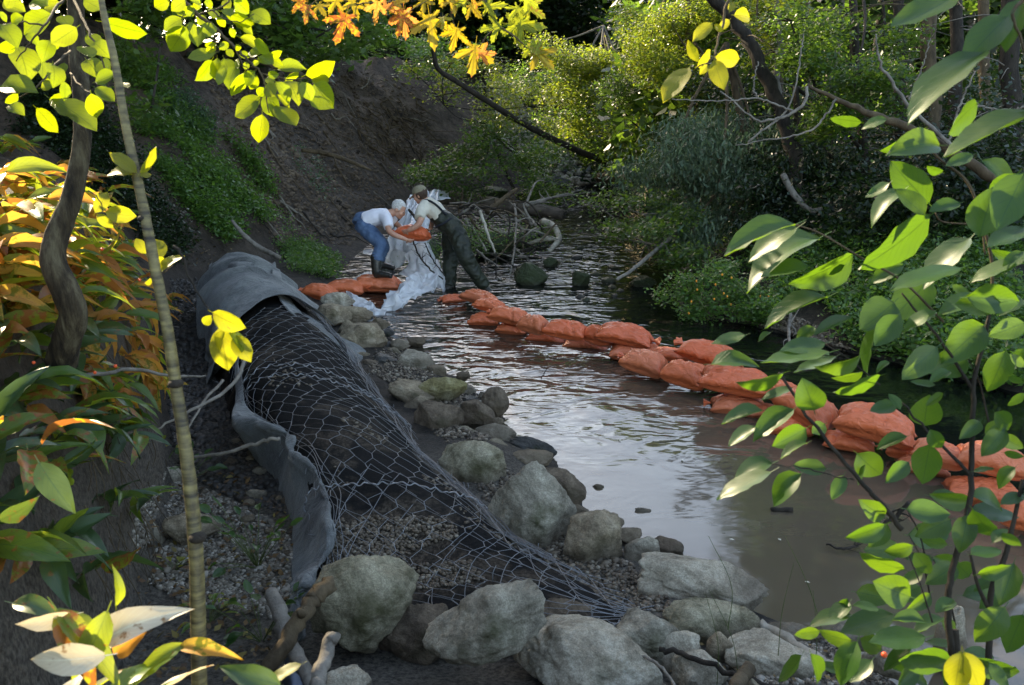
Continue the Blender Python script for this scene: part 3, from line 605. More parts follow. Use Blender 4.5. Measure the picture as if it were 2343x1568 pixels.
BAGS = [
 (688,650,772,696,.10,-20,'darker orange sandbag at the far left end below the mesh roll',101,5,0,-1),
 (744,645,836,676,.08,-5,'pale topped orange sandbag under the edge of the plastic',102,0,0,1),
 (810,632,915,672,.10,-4,'orange sandbag the man in jeans stands on, tied mouth to the left',103,0,0,-1),
 (1006,676,1066,696,.02,20,'flat half empty sandbag trailing in the water at the upstream end',104,0,0,-1),
 (1055,661,1142,706,.15,-38,'uppermost upstream sandbag nearest the wader man',105,10,0,1),
 (1084,681,1158,722,.20,-30,'second sandbag from the upstream end, overlapping its neighbour',106,8,0,1),
 (1119,700,1212,750,.20,-24,'third sandbag in the top row from the upstream end',107,6,0,-1),
 (1186,719,1258,774,.22,-40,'fourth top row sandbag, set more crosswise',108,4,0,1),
 (1244,731,1347,787,.22,-22,'fifth top row sandbag with a twisted red corner',109,5,0,1),
 (1332,742,1410,802,.18,-35,'puckered sandbag squeezed left of the big smooth one',110,4,0,-1),
 (1364,737,1495,800,.24,-16,'big smooth sandbag on top at the middle of the dam',111,8,0,1),
 (1072,716,1142,752,.04,-10,'lower row sandbag left of the third top one',112,0,0,-1),
 (1134,738,1210,772,.03,-20,'half sunk sandbag beneath the third and fourth top ones',113,0,0,1),
 (1205,758,1300,792,.0,-20,'mostly submerged sandbag below the fifth top one',114,0,0,1),
 (1290,772,1400,806,.0,-18,'submerged sandbag showing as an orange strip by the puckered one',115,0,0,1),
 (1395,786,1512,830,.06,-10,'lower sandbag directly under the big smooth one',116,0,0,1),
 (1421,797,1530,872,.14,-30,'creased sandbag facing the brown water right of the gap',117,10,0,-1),
 (1490,792,1575,835,.14,-12,'sandbag lying behind the creased one',118,0,0,1),
 (1552,775,1700,856,.26,-34,'upended sandbag leaning at the back of the dam with a frayed tie',119,14,0,-1),
 (1512,822,1625,902,.14,-32,'square looking sandbag in front of the upended one',120,8,0,1),
 (1598,837,1764,914,.26,-16,'long plump sandbag lying on top right of the square one',121,6,0,-1),
 (1626,905,1748,952,.04,-12,'low pale sandbag at the waterline under the long plump one',122,0,0,-1),
 (1700,925,1790,965,.02,-15,'sunken sandbag right of the low pale one',123,0,0,1),
 (1743,866,1828,935,.22,-50,'crumpled sandbag behind the twig, top of its pile',124,0,0,-1),
 (1778,886,1915,992,.18,-48,'steeply leaning sandbag half hidden by shrub leaves',125,16,0,1),
 (1742,952,1856,1000,.04,-14,'waterline sandbag below the steeply leaning one',126,0,0,1),
 (1910,916,2095,1034,.24,-26,'largest plump sandbag standing clear at the right',127,10,0,1),
 (1884,980,2000,1045,.05,-20,'submerged fronted sandbag beneath the largest plump one',128,4,0,1),
 (2030,1000,2110,1066,.08,-30,'small tied sandbag poking out right of the largest one',129,0,0,-1),
 (2088,1002,2205,1088,.20,-30,'sandbag seen between the shrub stems at the right',130,6,0,1),
 (2190,1004,2345,1110,.24,-24,'bulging sandbag at the right edge on top of the pile',131,6,0,1),
 (2165,1095,2330,1165,.05,-20,'bottom sandbag at the right edge partly under water',132,0,0,1),
 (2050,1040,2170,1095,.02,-24,'low sandbag sunk in front of the small tied one',133,0,0,1),
 (2290,1130,2420,1240,.12,-30,'last sandbag cut off by the right edge of the photo',134,0,0,1),
]
for x0, y0, x1, y1, zc, az, lab, sd, tl, rl, tie in BAGS:
    sandbag(x0, y0, x1, y1, zc, az, lab, sd, tl, rl, tie, group='orange sandbags laid as a dam', tuft=sd % 3 != 1)
# ------------------------------------------------------------------ mesh covered gravel roll
ROWS = [
 [(478,705,.15),(482,625,.6),(540,588,.82),(610,608,.65),(700,700,.05)],
 [(480,780,.15),(486,690,.62),(575,640,.82),(668,676,.6),(770,765,.05)],
 [(490,850,.15),(540,735,.62),(640,704,.76),(755,758,.55),(855,875,.05)],
 [(520,960,.15),(562,830,.6),(680,798,.70),(800,850,.5),(930,980,.05)],
 [(600,1060,.15),(612,935,.56),(740,903,.64),(880,965,.46),(1010,1085,.06)],
 [(690,1180,.15),(690,1052,.5),(830,1030,.55),(990,1080,.4),(1110,1165,.1)],
 [(740,1300,.17),(738,1205,.36),(895,1185,.36),(1110,1200,.36),(1240,1280,.14)],
 [(750,1390,.2),(790,1345,.22),(960,1325,.23),(1170,1290,.32),(1390,1335,.16)],
 [(900,1460,.2),(965,1435,.2),(1110,1405,.22),(1300,1385,.30),(1492,1392,.16)],
 [(1290,1490,.18),(1345,1470,.2),(1395,1450,.24),(1450,1425,.24),(1500,1408,.16)]]
G = np.array([[pz(*c) for c in r] for r in ROWS])
nu, nv = 190, 60
BASE = patch(G, nu, nv); NB = gnormals(BASE); NB *= np.sign(NB[..., 2:3].mean())
lump = fbm(BASE * 1.6, 3) * .05 + fbm(BASE * 5, 3) * .015
BASE = BASE + NB * lump[..., None]
def surf(s, a, off=0.0):
    """point of the roll at length s (0..1) and width a (0..1)"""
    s = np.clip(np.asarray(s, float), 0, 1) * (nu - 1.001); a = np.clip(np.asarray(a, float), 0, 1) * (nv - 1.001); i = s.astype(int); j = a.astype(int); f = (s - i)[..., None]; g = (a - j)[..., None]
    def S4(A): return (A[i, j] * (1 - f) * (1 - g) + A[i + 1, j] * f * (1 - g) + A[i, j + 1] * (1 - f) * g + A[i + 1, j + 1] * f * g)
    return S4(BASE) + S4(NB) * (np.asarray(off)[..., None] if np.ndim(off) else off)
roll = empty('gravel_roll', BASE[80, 30] * [1, 1, 0] + [0, 0, .1], 'long black lined gravel roll wrapped in wire mesh running down the bank', 'wire mesh roll')
m, nt, b = nmat('black_liner'); v = objco(nt)
f = nt.nodes.new('ShaderNodeMapRange'); f.inputs[1].default_value = .52; f.inputs[2].default_value = .6; nt.links.new(noise(nt, 1.6, 5, .65, v, .6), f.inputs[0])
gcol = ramp(nt, [(.4, (.025, .02, .015)), (.62, (.10, .08, .06))], noise(nt, 50, 3, .7, v))
nt.links.new(mixc(nt, math_(nt, 'MULTIPLY', f.outputs[0], .75), (.009, .009, .009), gcol), b.inputs['Base Color']); b.inputs['Roughness'].default_value = .9; b.inputs['Specular IOR Level'].default_value = .1
bump(nt, noise(nt, 60, 4, .7, v), b, .6, .012)
liner_mat = m
mb = MB(); mb.add((BASE - NB * .03).reshape(-1, 3), gridF(nu, nv)); mb.build('black_liner', m, roll)
# hexagonal wire mesh
arc = np.linalg.norm(np.diff(BASE[:, nv // 2], axis=0), axis=1); cum = np.concatenate([[0], np.cumsum(arc)]); Ltot = cum[-1]
def s_of(l): return np.interp(l, cum, np.arange(nu)) / (nu - 1)
hp, wp = .15, 13          # pitch along, cells across
mesh_wire = MB(); tw = MB()
nrow = int(Ltot / (hp * .5)); sag = lambda s, a: .012 + .02 * np.abs(np.sin(s * 43)) * np.sin(a * math.pi)
def wire(mb, A, B, r, n=3, sides=4):
    sa = np.linspace(A[0], B[0], n); aa = np.linspace(A[1], B[1], n); P = surf(sa, aa, sag(sa, aa))
    V, F = tube(P, r, n=n, sides=sides, cap=False); mb.add(V, F)
s0 = .235
jg = np.random.default_rng(8)
def node(i, j, part):
    # nodes of a hex net: columns across (a), rows along (l)
    l = i * hp * .75; a = (j + (.5 if i % 2 else 0)) / wp
    wob = .35 * math.sin(l * 2.1) / wp
    return l, a + wob * math.sin(a * math.pi)
def nd(l, a, key):
    g = np.random.default_rng(abs(hash(key)) % 100000); return (s_of(l + g.normal(0, .007)), min(max(a + g.normal(0, .005), 0), 1))
rows = int(Ltot / (hp * .75)) + 1
for i in range(rows):
    for j in range(wp + 1):
        l, a = node(i, j, 0)
        sc = s_of(l)
        start = .20 if a > .72 + .1 * math.sin(l * 9) else s0 + .02 * math.sin(a * 9) 
        if a > .72: start = .03
        if sc < start or sc > .995 or a > 1.001: continue
        if a < .15 * min(1, max(0, (.86 - sc) * 8)) + .15 * math.exp(-((sc - .62) / .14) ** 2): continue
        # twisted segment along the length at this node
        p = nd(l - hp * .14, a, (i, j, 0)); q = nd(l + hp * .14, a, (i, j, 1)); wire(tw, p, q, .0023, 3, 5)
        l2, _ = node(i + 1, j, 0)
        for dj in (-.5, .5):
            a2 = (j + (.5 if i % 2 else 0) + dj) / wp; i2 = i + 1; j2 = round(a2 * wp - (.5 if i2 % 2 else 0))
            ln, an = node(i2, j2, 0)
            if an < -.001 or an > 1.001: continue
            r_ = nd(ln - hp * .14, an, (i2, j2, 0)); wire(mesh_wire, q, r_, .0015, 3, 4)
m, nt, b = nmat('galvanized_wire'); b.inputs['Base Color'].default_value = (.24, .25, .26, 1); b.inputs['Metallic'].default_value = .55; b.inputs['Roughness'].default_value = .38
WIRE = m
o = mesh_wire.build('hexagonal_wire', WIRE, roll); o['kind'] = 'stuff'; o = tw.build('wire_twists', WIRE, roll); o['kind'] = 'stuff'
# lacing wires where two mesh sheets meet, and the gathered edges
mbl = MB()
for sv, amp in ((.372, .01), (.385, .02), (.60, .018), (.985, .01)):
    a = np.linspace(.12, .93, 90); s = sv + amp * np.sin(a * math.pi) ** 2 + .002 * np.sin(a * 120)
    V, F = tube(surf(s, a, .028 + .006 * np.sin(a * 200)), .0042, n=220, sides=5); mbl.add(V, F)
for k in range(6):
    sv = np.linspace(.05 + .01 * k, .995, 120); av = .80 + .02 * k + .012 * np.sin(sv * 60 + k * 2) ; V, F = tube(surf(sv, np.minimum(av, .999), .012 + .004 * k), .0021, n=240, sides=4); mbl.add(V, F)
for k in range(3):
    sv = np.linspace(.33, .74, 90); av = .17 + .15 * np.exp(-((sv - .62) / .14) ** 2) + .018 * k + .01 * np.sin(sv * 70 + k); V, F = tube(surf(sv, av, .015 + .004 * k), .002, n=180, sides=4); mbl.add(V, F)
# loose cut ends
for k in range(70):
    s = jg.uniform(.1, .98); a = jg.choice([jg.uniform(.02, .2), jg.uniform(.82, .98), jg.uniform(.5, .9)]); p = surf(s, a, .02); d = jg.normal(0, 1, 3) * .035; d[2] = abs(d[2]) + .015
    V, F = tube(np.array([p, p + d * .6 + jg.normal(0, .01, 3), p + d]), .0022, n=5, sides=4); mbl.add(V, F)
mbl.build('lacing_wire', WIRE, roll)
# a second, sagging inner net seen through the opening
mi = MB()
for i in range(30):
    for j in range(8):
        l, a = 5.2 + i * .13, (j + (.5 if i % 2 else 0)) / 8
        s = s_of(l + .0); 
        if s > .86 or s < .58: continue
        off = -.035 + .03 * math.sin(a * 9 + i * .4)
        for dj in (-.5, .5):
            s2 = s_of(l + .13); a2 = a + dj / 8
            P = surf(np.array([s, (s + s2) / 2, s2]), np.array([a, a + dj / 16, a2]) * .8 + .1, off + .03); V, F = tube(P, .0019, n=3, sides=4, cap=False); mi.add(V, F)
mi.build('inner_wire_net', WIRE, roll)['kind'] = 'stuff'
# gravel in and on the roll
def roll_gravel(name, n, s_lo, s_hi, a_lo, a_hi, msk, mat):
    s = gr.uniform(s_lo, s_hi, n); a = gr.uniform(a_lo, a_hi, n); k = fbm(np.stack([s * 22, a * 5, 0 * s], -1), 3) > msk; s, a = s[k], a[k]; P = surf(s, a, -.026); n = len(P); V, F = ICO[1]
    z = gr.uniform(.007, .017, n); L = V[None] * np.stack([z, z * gr.uniform(.6, 1, n), z * .6], -1)[:, None]; an = gr.uniform(0, 6, n)
    W_ = np.stack([L[..., 0] * np.cos(an)[:, None] - L[..., 1] * np.sin(an)[:, None], L[..., 0] * np.sin(an)[:, None] + L[..., 1] * np.cos(an)[:, None], L[..., 2]], -1) + P[:, None]
    o = mobj(name, mesh_np(name, W_.reshape(-1, 3), (F[None] + (np.arange(n) * len(V))[:, None, None]).reshape(-1, 3)), mat, roll); o['kind'] = 'stuff'
roll_gravel('gravel_fill', 8500, .66, .97, .02, .66, -.08, MATS['pebble_brown'])
roll_gravel('gravel_scatter', 2500, .35, .7, .05, .98, .3, MATS['pebble_brown'])
# ------------------------------------------------------------------ grey filter fabric
m, nt, b = nmat('filter_fabric'); v = objco(nt)
c = ramp(nt, [(.36, (.04, .045, .045)), (.52, (.125, .135, .13)), (.68, (.22, .225, .21))], noise(nt, 2.2, 8, .65, v)); c = mixc(nt, .35, c, ramp(nt, [(.35, (.4, .4, .4)), (.65, (1, 1, 1))], noise(nt, 120, 3, .7, v)), 'MULTIPLY')
mr = nt.nodes.new('ShaderNodeMapRange'); mr.inputs[1].default_value = .64; mr.inputs[2].default_value = .7; nt.links.new(noise(nt, 13, 6, .7, v), mr.inputs[0]); c = mixc(nt, math_(nt, 'MULTIPLY', mr.outputs[0], .6), c, (.05, .04, .03))
nt.links.new(c, b.inputs['Base Color']); b.inputs['Roughness'].default_value = .9; b.inputs['Sheen Weight'].default_value = .2; n1 = bump(nt, noise(nt, 6, 8, .65, v, 1.6), None, .9, .04); bump(nt, noise(nt, 150, 3, .7, v), b, .4, .003, n1)
FAB = m
fab = empty('filter_fabric', BASE[10, 20] * [1, 1, 0] + [0, 0, .1], 'grey felt filter fabric draped over the far end of the mesh roll', 'fabric')
ns, na = 130, 90; Sg, Ag = np.meshgrid(np.linspace(0, 1, ns), np.linspace(0, 1, na), indexing='ij')
edge = .245 + .025 * np.sin(Ag * 5 + 1) - .03 * Ag
s_ = Sg * edge; a_ = -.0 + Ag * (.80 - .06 * np.sin(Sg * 9)); 
fold = .08 * np.maximum(0, np.sin(s_ * 130 + 2.2 * np.sin(Ag * 4) + 1.5 * fbm(np.stack([Sg * 3, Ag * 3, 0 * Sg], -1), 2))) ** 3 * np.exp(-((Sg - .30) / .28) ** 2) + .06 * np.maximum(0, fbm(np.stack([Sg * 9, Ag * 2.5, Sg * 0 + 3], -1), 3))
P = surf(s_, a_, .035 + fold + .02 * Sg)
def thick(P, th): return P - th * gnormals(P) * np.sign(gnormals(P)[..., 2:3].mean())
def sheet(name, P, mat, parent, th=.0035):
    n, k = P.shape[:2]; Q = thick(P, th); V = np.vstack([P.reshape(-1, 3), Q.reshape(-1, 3)]); F = gridF(n, k); q = n * k; i = np.arange(n - 1); j = np.arange(k - 1)
    Fs = [F, F[:, ::-1] + q, np.stack([i * k, (i + 1) * k, (i + 1) * k + q, i * k + q], -1), np.stack([i * k + k - 1, (i + 1) * k + k - 1, (i + 1) * k + k - 1 + q, i * k + k - 1 + q], -1)[:, ::-1], np.stack([j, j + 1, j + 1 + q, j + q], -1)[:, ::-1], np.stack([(n - 1) * k + j, (n - 1) * k + j + 1, (n - 1) * k + j + 1 + q, (n - 1) * k + j + q], -1)]
    return mobj(name, mesh_np(name, V, Fs), mat, parent)
sheet('draped_sheet', P, FAB, fab)
# end flap folded over itself
def ribbon(rows, nu_, nv_, wr=.015, sd=0, fr=7):
    A = patch(np.array([[pz(*c) for c in r] for r in rows]), nu_, nv_); N = gnormals(A); U, V = np.meshgrid(np.linspace(0, 1, nu_), np.linspace(0, 1, nv_), indexing='ij')
    return A + N * (wr * np.sin(U * fr * 6.28 + 2 * np.sin(V * 3 + sd) + sd) * (1 - .5 * V) + wr * .9 * fbm(np.stack([U * 9 + sd, V * 3, 0 * U], -1), 3) - wr * 1.1 * np.abs(fbm(np.stack([U * 30 + sd, V * 5 - U * 9, 0 * U + 4], -1), 3)))[..., None]
sheet('top_fold', ribbon([[(478,612,.62),(500,596,.76),(545,590,.86),(600,592,.8),(640,625,.62)],[(476,640,.62),(505,612,.78),(545,603,.90),(605,606,.83),(642,650,.62)],[(478,665,.62),(510,640,.76),(550,618,.86),(606,613,.80),(640,668,.60)]], 30, 60, .01, 1, 2), FAB, fab)
sheet('curled_edge', ribbon([[(628,600,.78),(622,606,.8),(640,618,.76)],[(640,650,.74),(628,660,.80),(655,672,.74)],[(675,700,.66),(660,712,.74),(695,720,.66)],[(735,745,.55),(722,757,.62),(760,768,.52)],[(782,800,.35),(760,800,.46),(798,815,.3)]], 60, 16, .008, 2, 3), FAB, fab)
sheet('left_drape', ribbon([[(483,600,.72),(474,650,.45),(470,705,.14)],[(484,640,.68),(474,700,.42),(474,760,.14)],[(486,690,.63),(478,750,.42),(476,800,.14)],[(520,735,.62),(490,800,.42),(474,842,.14)],[(545,790,.58),(515,830,.4),(492,860,.14)]], 70, 30, .02, 4, 5), FAB, fab)
flap = empty('fabric_flap', pz(680, 1180, .1), 'long grey fabric edge folded back along the left side of the mesh', 'fabric')
LB = [[(548,800,.60),(545,830,.55),(560,880,.30)],[(555,850,.60),(534,900,.50),(575,985,.2)],[(560,920,.57),(536,968,.52),(590,1050,.15)],[(612,965,.56),(600,990,.50),(612,1090,.14)],[(655,985,.54),(668,1012,.52),(640,1115,.14)],[(668,1030,.52),(668,1052,.5),(655,1170,.14)],[(706,1068,.50),(714,1090,.48),(668,1220,.14)],[(742,1120,.46),(744,1145,.44),(672,1240,.14)],[(752,1190,.42),(740,1210,.40),(662,1260,.14)],[(752,1260,.34),(735,1275,.36),(666,1330,.2)],[(735,1310,.28),(700,1330,.36),(668,1345,.28)],[(712,1345,.28),(682,1358,.34),(660,1375,.3)],[(705,1400,.2),(680,1415,.28),(656,1425,.2)],[(700,1450,.1),(682,1465,.16),(662,1470,.1)]]
sheet('folded_edge', ribbon(LB, 200, 40, .022, 5, 5), FAB, flap)
sheet('lower_patch', ribbon([[(640,1540,.16),(665,1500,.3),(700,1530,.2)],[(640,1580,.16),(668,1545,.34),(715,1570,.2)],[(640,1640,.16),(668,1600,.34),(720,1640,.2)]], 20, 20, .008, 2, 2), mat_noise('blue_fabric', [(.3, (.05, .065, .09)), (.7, (.11, .13, .17))], 5, .9, .5, .005, 90), flap)
sheet('right_corner', ribbon([[(765,760,.28),(800,775,.2),(840,800,.1)],[(790,790,.24),(830,800,.18),(850,820,.08)],[(800,830,.2),(830,830,.14),(848,838,.06)]], 16, 16, .006, 1, 2), FAB, fab)
# ------------------------------------------------------------------ clear plastic sheeting
m, nt, b = nmat('clear_plastic'); v = objco(nt)
b.inputs['Base Color'].default_value = (.95, .96, .97, 1); b.inputs['Roughness'].default_value = .14; b.inputs['Specular IOR Level'].default_value = .9
n1 = bump(nt, noise(nt, 3, 4, .5, v, 3.0), b, 1, .06)
tr = nt.nodes.new('ShaderNodeBsdfTransparent'); tl = nt.nodes.new('ShaderNodeBsdfTranslucent'); tl.inputs[0].default_value = (.75, .8, .85, 1)
x1 = nt.nodes.new('ShaderNodeMixShader'); x1.inputs[0].default_value = .4; nt.links.new(b.outputs[0], x1.inputs[1]); nt.links.new(tl.outputs[0], x1.inputs[2])
x2 = nt.nodes.new('ShaderNodeMixShader'); mr = nt.nodes.new('ShaderNodeMapRange'); mr.inputs[1].default_value = .35; mr.inputs[2].default_value = .65; mr.inputs[3].default_value = .02; mr.inputs[4].default_value = .22
nt.links.new(noise(nt, 2.5, 5, .6, v, 1.2), mr.inputs[0]); nt.links.new(mr.outputs[0], x2.inputs[0]); nt.links.new(x1.outputs[0], x2.inputs[1]); nt.links.new(tr.outputs[0], x2.inputs[2]); nt.links.new(x2.outputs[0], nt.nodes['Material Output'].inputs[0])
PL = m
def crumple(A, amp, sd, ridge=2.5, pleats=0):
    N = gnormals(A); q = A * ridge + sd; f = -np.abs(fbm(q, 2)) * 2.2 - .8 * np.abs(fbm(q * 2.3 + 4, 2))
    U = np.linspace(0, 1, A.shape[0])[:, None] * np.ones(A.shape[1]); V = np.ones(A.shape[0])[:, None] * np.linspace(0, 1, A.shape[1])
    if pleats: f = f + .9 * np.abs(np.sin(V * pleats + 2 * fbm(np.stack([U * 1.5, V * 3, 0 * U + sd], -1), 2)))
    return A + N * (amp * f)[..., None]
def psheet(name, rows, nu_, nv_, amp, sd, label, ridge=2.5, pleats=0):
    A = patch(np.array([[pt(*c) for c in r] for r in rows]), nu_, nv_); A = crumple(A, amp, sd, ridge, pleats)
    e = empty(name, A[-1, nv_ // 2], label, 'plastic sheet'); mobj('film', mesh_np('film', A.reshape(-1, 3), gridF(nu_, nv_)), PL, e); return e
psheet('plastic_sheet', [[(930,462,15.4),(950,447,15.6),(985,440,15.8),(1000,440,16)],[(922,490,14.6),(940,475,14.9),(965,470,15),(1000,480,15)],[(890,540,14.0),(915,520,14.2),(950,520,14.2),(985,540,14.3)],[(872,575,13.9),(905,565,13.7),(950,565,13.7),(1000,590,13.9)],[(873,605,14.1),(905,615,13.9),(935,600,13.5),(1012,640,13.4)]], 90, 90, .10, 3, 'clear plastic sheet hanging behind and between the two men', 2.2, 14)
psheet('plastic_sheet', [[(935,560,13.5),(960,562,13.4),(990,590,13.3),(1008,615,13.2)],[(925,590,13.4),(955,590,13.2),(990,610,13.2),(1015,640,13.1)],[(930,618,13.35),(960,612,13.1),(995,628,13.2),(1020,660,12.9)],[(910,628,13.4),(960,640,13.1),(1000,655,13.0),(1015,668,12.7)]], 70, 90, .08, 9, 'plastic sheet fanning into the water left of the wader legs', 2.6, 11)
psheet('plastic_sheet', [[(905,655,12.3),(935,630,12.5),(975,612,12.7),(1010,625,12.7)],[(878,675,11.9),(915,645,12.0),(960,635,12.3),(1002,650,12.4)],[(868,700,11.6),(905,670,11.6),(940,668,11.8),(985,664,12.1)],[(862,708,11.55),(895,706,11.5),(925,702,11.6),(945,690,11.8)]], 80, 80, .12, 21, 'bunched plastic bubble puffed up above the shallow water', 3.2)
psheet('plastic_sheet', [[(785,652,12.4),(800,662,12.2),(830,672,12.0),(860,680,12)],[(795,672,12.0),(815,680,11.8),(845,690,11.7),(880,690,11.8)],[(805,690,11.7),(825,702,11.5),(850,700,11.5),(885,705,11.5)],[(825,712,11.4),(845,718,11.35),(862,722,11.3),(880,718,11.35)]], 70, 70, .09, 33, 'plastic sheet end spilling down beside the pale boulder', 3.5)
psheet('plastic_sheet', [[(800,640,13.2),(830,622,13.4),(860,620,13.6),(880,628,13.3)],[(795,648,13.0),(825,634,13.1),(860,632,13.2),(890,640,13)]], 24, 60, .05, 41, 'strip of plastic behind the sandbag under the boots', 3)
psheet('plastic_sheet', [[(830,572,14.6),(860,568,14.6),(890,575,14.4)],[(832,580,14.2),(860,582,14.2),(890,592,14.1)]], 20, 40, .04, 51, 'thin floating corner of plastic beyond the boots', 3)
psheet('plastic_sheet', [[(982,436,19.5),(1000,432,19.6),(1026,434,19.5)],[(984,448,19.2),(1002,448,19),(1026,446,19)],[(985,458,19.1),(1005,456,18.9),(1030,452,18.9)]], 30, 40, .05, 61, 'white plastic laid over the end of the big log', 2)
# ------------------------------------------------------------------ people
def ellipsoid(c, r, M=None, sub=3):
    V, F = ICO[sub]; V = V / np.linalg.norm(V, axis=1)[:, None] * np.asarray(r)
    if M is not None: V = V @ np.asarray(M).T
    return V + np.asarray(c), F
def merge(name, pieces, voxel, mat, parent, smooth=6, wr=0.0, wsc=8, sd=0, stretch=(1, 1, 1), mod=None):
    mb = MB()
    for V, F in pieces: mb.add(V, F)
    o = mb.build(name, mat, parent)
    r = o.modifiers.new('r', 'REMESH'); r.mode = 'VOXEL'; r.voxel_size = voxel; r.use_smooth_shade = True
    s = o.modifiers.new('s', 'SMOOTH'); s.iterations = smooth; s.factor = .5
    dg = bpy.context.evaluated_depsgraph_get(); me = bpy.data.meshes.new_from_object(o.evaluated_get(dg)); me.name = name; old = o.data; o.modifiers.clear(); o.data = me
    if len(me.materials) == 0: me.materials.append(mat)
    n = len(me.vertices); co = np.empty(n * 3, np.float32); me.vertices.foreach_get('co', co); co = co.reshape(-1, 3).astype(float)
    if wr:
        no = np.empty(n * 3, np.float32); me.vertices.foreach_get('normal', no); no = no.reshape(-1, 3)
        f = (-np.abs(fbm(co * wsc * np.array(stretch) + sd, 3)) + .35); co = co + no * (wr * f)[:, None]
    if mod is not None: co = mod(co)
    me.vertices.foreach_set('co', co.astype(np.float32).ravel()); me.polygons.foreach_set('use_smooth', np.ones(len(me.polygons), bool)); me.update(); return o
def T(pts, r, **k): return tube(np.array([pt(*p) for p in pts]), r, sides=k.pop('sides', 12), **k)
def frame(fwd, up):
    f = Vector(fwd).normalized(); u = Vector(up); l = u.cross(f).normalized(); u = f.cross(l); return np.array([f, l, u]).T   # cols: forward, left, up
skin = mat_noise('skin', [(.35, (.42, .20, .13)), (.65, (.56, .31, .21))], 9, .5, .2, .004, 60, spec=.4)
hairw = mat_noise('white_hair', [(.36, (.38, .36, .32)), (.62, (.76, .74, .70))], 40, .6, .8, .008, 120, stretch=(1, 1, 4))
hairb = mat_noise('brown_hair', [(.3, (.03, .018, .012)), (.7, (.10, .06, .04))], 60, .6, .8, .008, 120, stretch=(1, 1, 4))
tee = mat_noise('white_cotton', [(.3, (.66, .66, .72)), (.7, (.80, .80, .84))], 3, .85, .5, .012, 9)
tee2 = mat_noise('cream_cotton', [(.3, (.50, .47, .38)), (.7, (.66, .62, .52))], 3, .85, .5, .012, 9)
denim = mat_noise('denim', [(.3, (.035, .07, .14)), (.7, (.10, .17, .28))], 6, .85, .5, .01, 30)
rubber = mat_noise('rubber', [(.35, (.008, .009, .008)), (.7, (.05, .045, .032))], 9, .4, .3, .006, 30, spec=.5)
wader = mat_noise('wader_fabric', [(.3, (.007, .010, .006)), (.7, (.026, .032, .018))], 5, .55, .6, .012, 22, spec=.4)
webb = mat_noise('webbing', [(.3, (.006, .008, .012)), (.7, (.015, .018, .025))], 8, .7, .3, .003, 60)
capm = mat_noise('khaki_cap', [(.3, (.17, .15, .10)), (.7, (.28, .25, .17))], 12, .85, .4, .004, 80)
eyem = mat_noise('eye', [(.3, (.02, .015, .01)), (.7, (.05, .04, .03))], 8, .3, .1, .001, 9)
def head_parts(c, M, s=1.0):
    """forward, left, up frame; skull, jaw, nose, ears, brow"""
    c = np.asarray(c, float)
    def e(o, r, sub=3): return ellipsoid(c + M @ (np.array(o) * s), np.array(r) * s, M, sub)
    L = [e((-.012, 0, .03), (.098, .076, .09)), e((.035, 0, -.045), (.055, .055, .062)), e((.078, 0, -.002), (.02, .045, .03)), e((.096, 0, -.022), (.02, .013, .022), 2), e((.088, 0, -.004), (.012, .012, .03), 2), e((.062, 0, -.092), (.028, .03, .02), 2), e((.085, 0, -.058), (.012, .024, .012), 2)]
    for sd in (-1, 1): L += [e((-.01, sd * .078, -.012), (.02, .010, .032), 2), e((.06, sd * .04, -.03), (.03, .025, .03), 2)]
    return L
def eyes(c, M, parent, s=1.0):
    for sd in (-1, 1):
        V, F = ellipsoid(np.asarray(c) + M @ (np.array((.085, sd * .031, .002)) * s), np.array((.008, .014, .008)) * s, M, 2); mb = MB(); mb.add(V, F); mb.build('eye', eyem, parent)
def hand(wrist, d, pn, curl, s=1.0, side=1):
    """palm and five bent fingers; d along the hand, pn palm normal"""
    d = np.array(d, float); d /= np.linalg.norm(d); pn = np.array(pn, float); pn -= d * np.dot(pn, d); pn /= np.linalg.norm(pn); w = np.cross(d, pn); wrist = np.array(wrist, float); out = []
    M = np.stack([d, w, pn], -1); out.append(ellipsoid(wrist + d * .045 * s, np.array((.05, .042, .017)) * s, M, 2))
    for k, (o, ln) in enumerate(((-.030, .07), (-.010, .08), (.010, .075), (.030, .058))):
        p = wrist + d * .075 * s + w * o * s; q = [p]; a = .2
        for seg in (.42, .33, .28):
            a += curl; q.append(q[-1] + (d * math.cos(a) + pn * math.sin(a)) * ln * seg * s + w * o * .12)
        out.append(tube(np.array(q), np.array([.0095, .0090, .0085, .0068]) * s, n=7, sides=8))
    p = wrist + d * .02 * s - w * .035 * side * s; q = [p, p + (d * .5 - w * .8 * side + pn * .3) * .035 * s, p + (d * .9 - w * .8 * side + pn * .7) * .06 * s]
    out.append(tube(np.array(q), np.array([.013, .011, .008]) * s, n=6, sides=8)); return out
# --- man in jeans, bending to take the bag
A1 = empty('person', pt(860, 634, 12.75), 'person with white hair, white T-shirt and jeans bending forward on a sandbag', 'person')
hc = pt(912, 480, 12.92); M1 = frame((.86, -.18, -.5), (.42, 0, .9))
bp = head_parts(hc, M1, 1.08) + [T([(880, 494, 12.95), (893, 489, 12.94), (906, 484, 12.93)], [.075, .062, .055]), T([(830, 512, 13.0), (855, 503, 12.97), (880, 495, 12.95)], [.12, .12, .12])]
NA = [(885, 498, 12.74), (892, 531, 12.58), (930, 549, 12.62)]; bp += [T(NA, [.052, .046, .044, .038, .028], n=15)]
FA = [(890, 494, 13.15), (908, 514, 13.22), (926, 529, 13.12)]; bp += [T(FA, [.052, .045, .043, .036, .028], n=15)]
bp += [T([(832, 515, 12.9), (870, 560, 12.72), (861, 600, 12.72)], [.085, .075, .055, .05, .04]), T([(832, 515, 13.1), (876, 562, 13.2), (868, 600, 13.25)], [.085, .075, .055, .05, .04])]
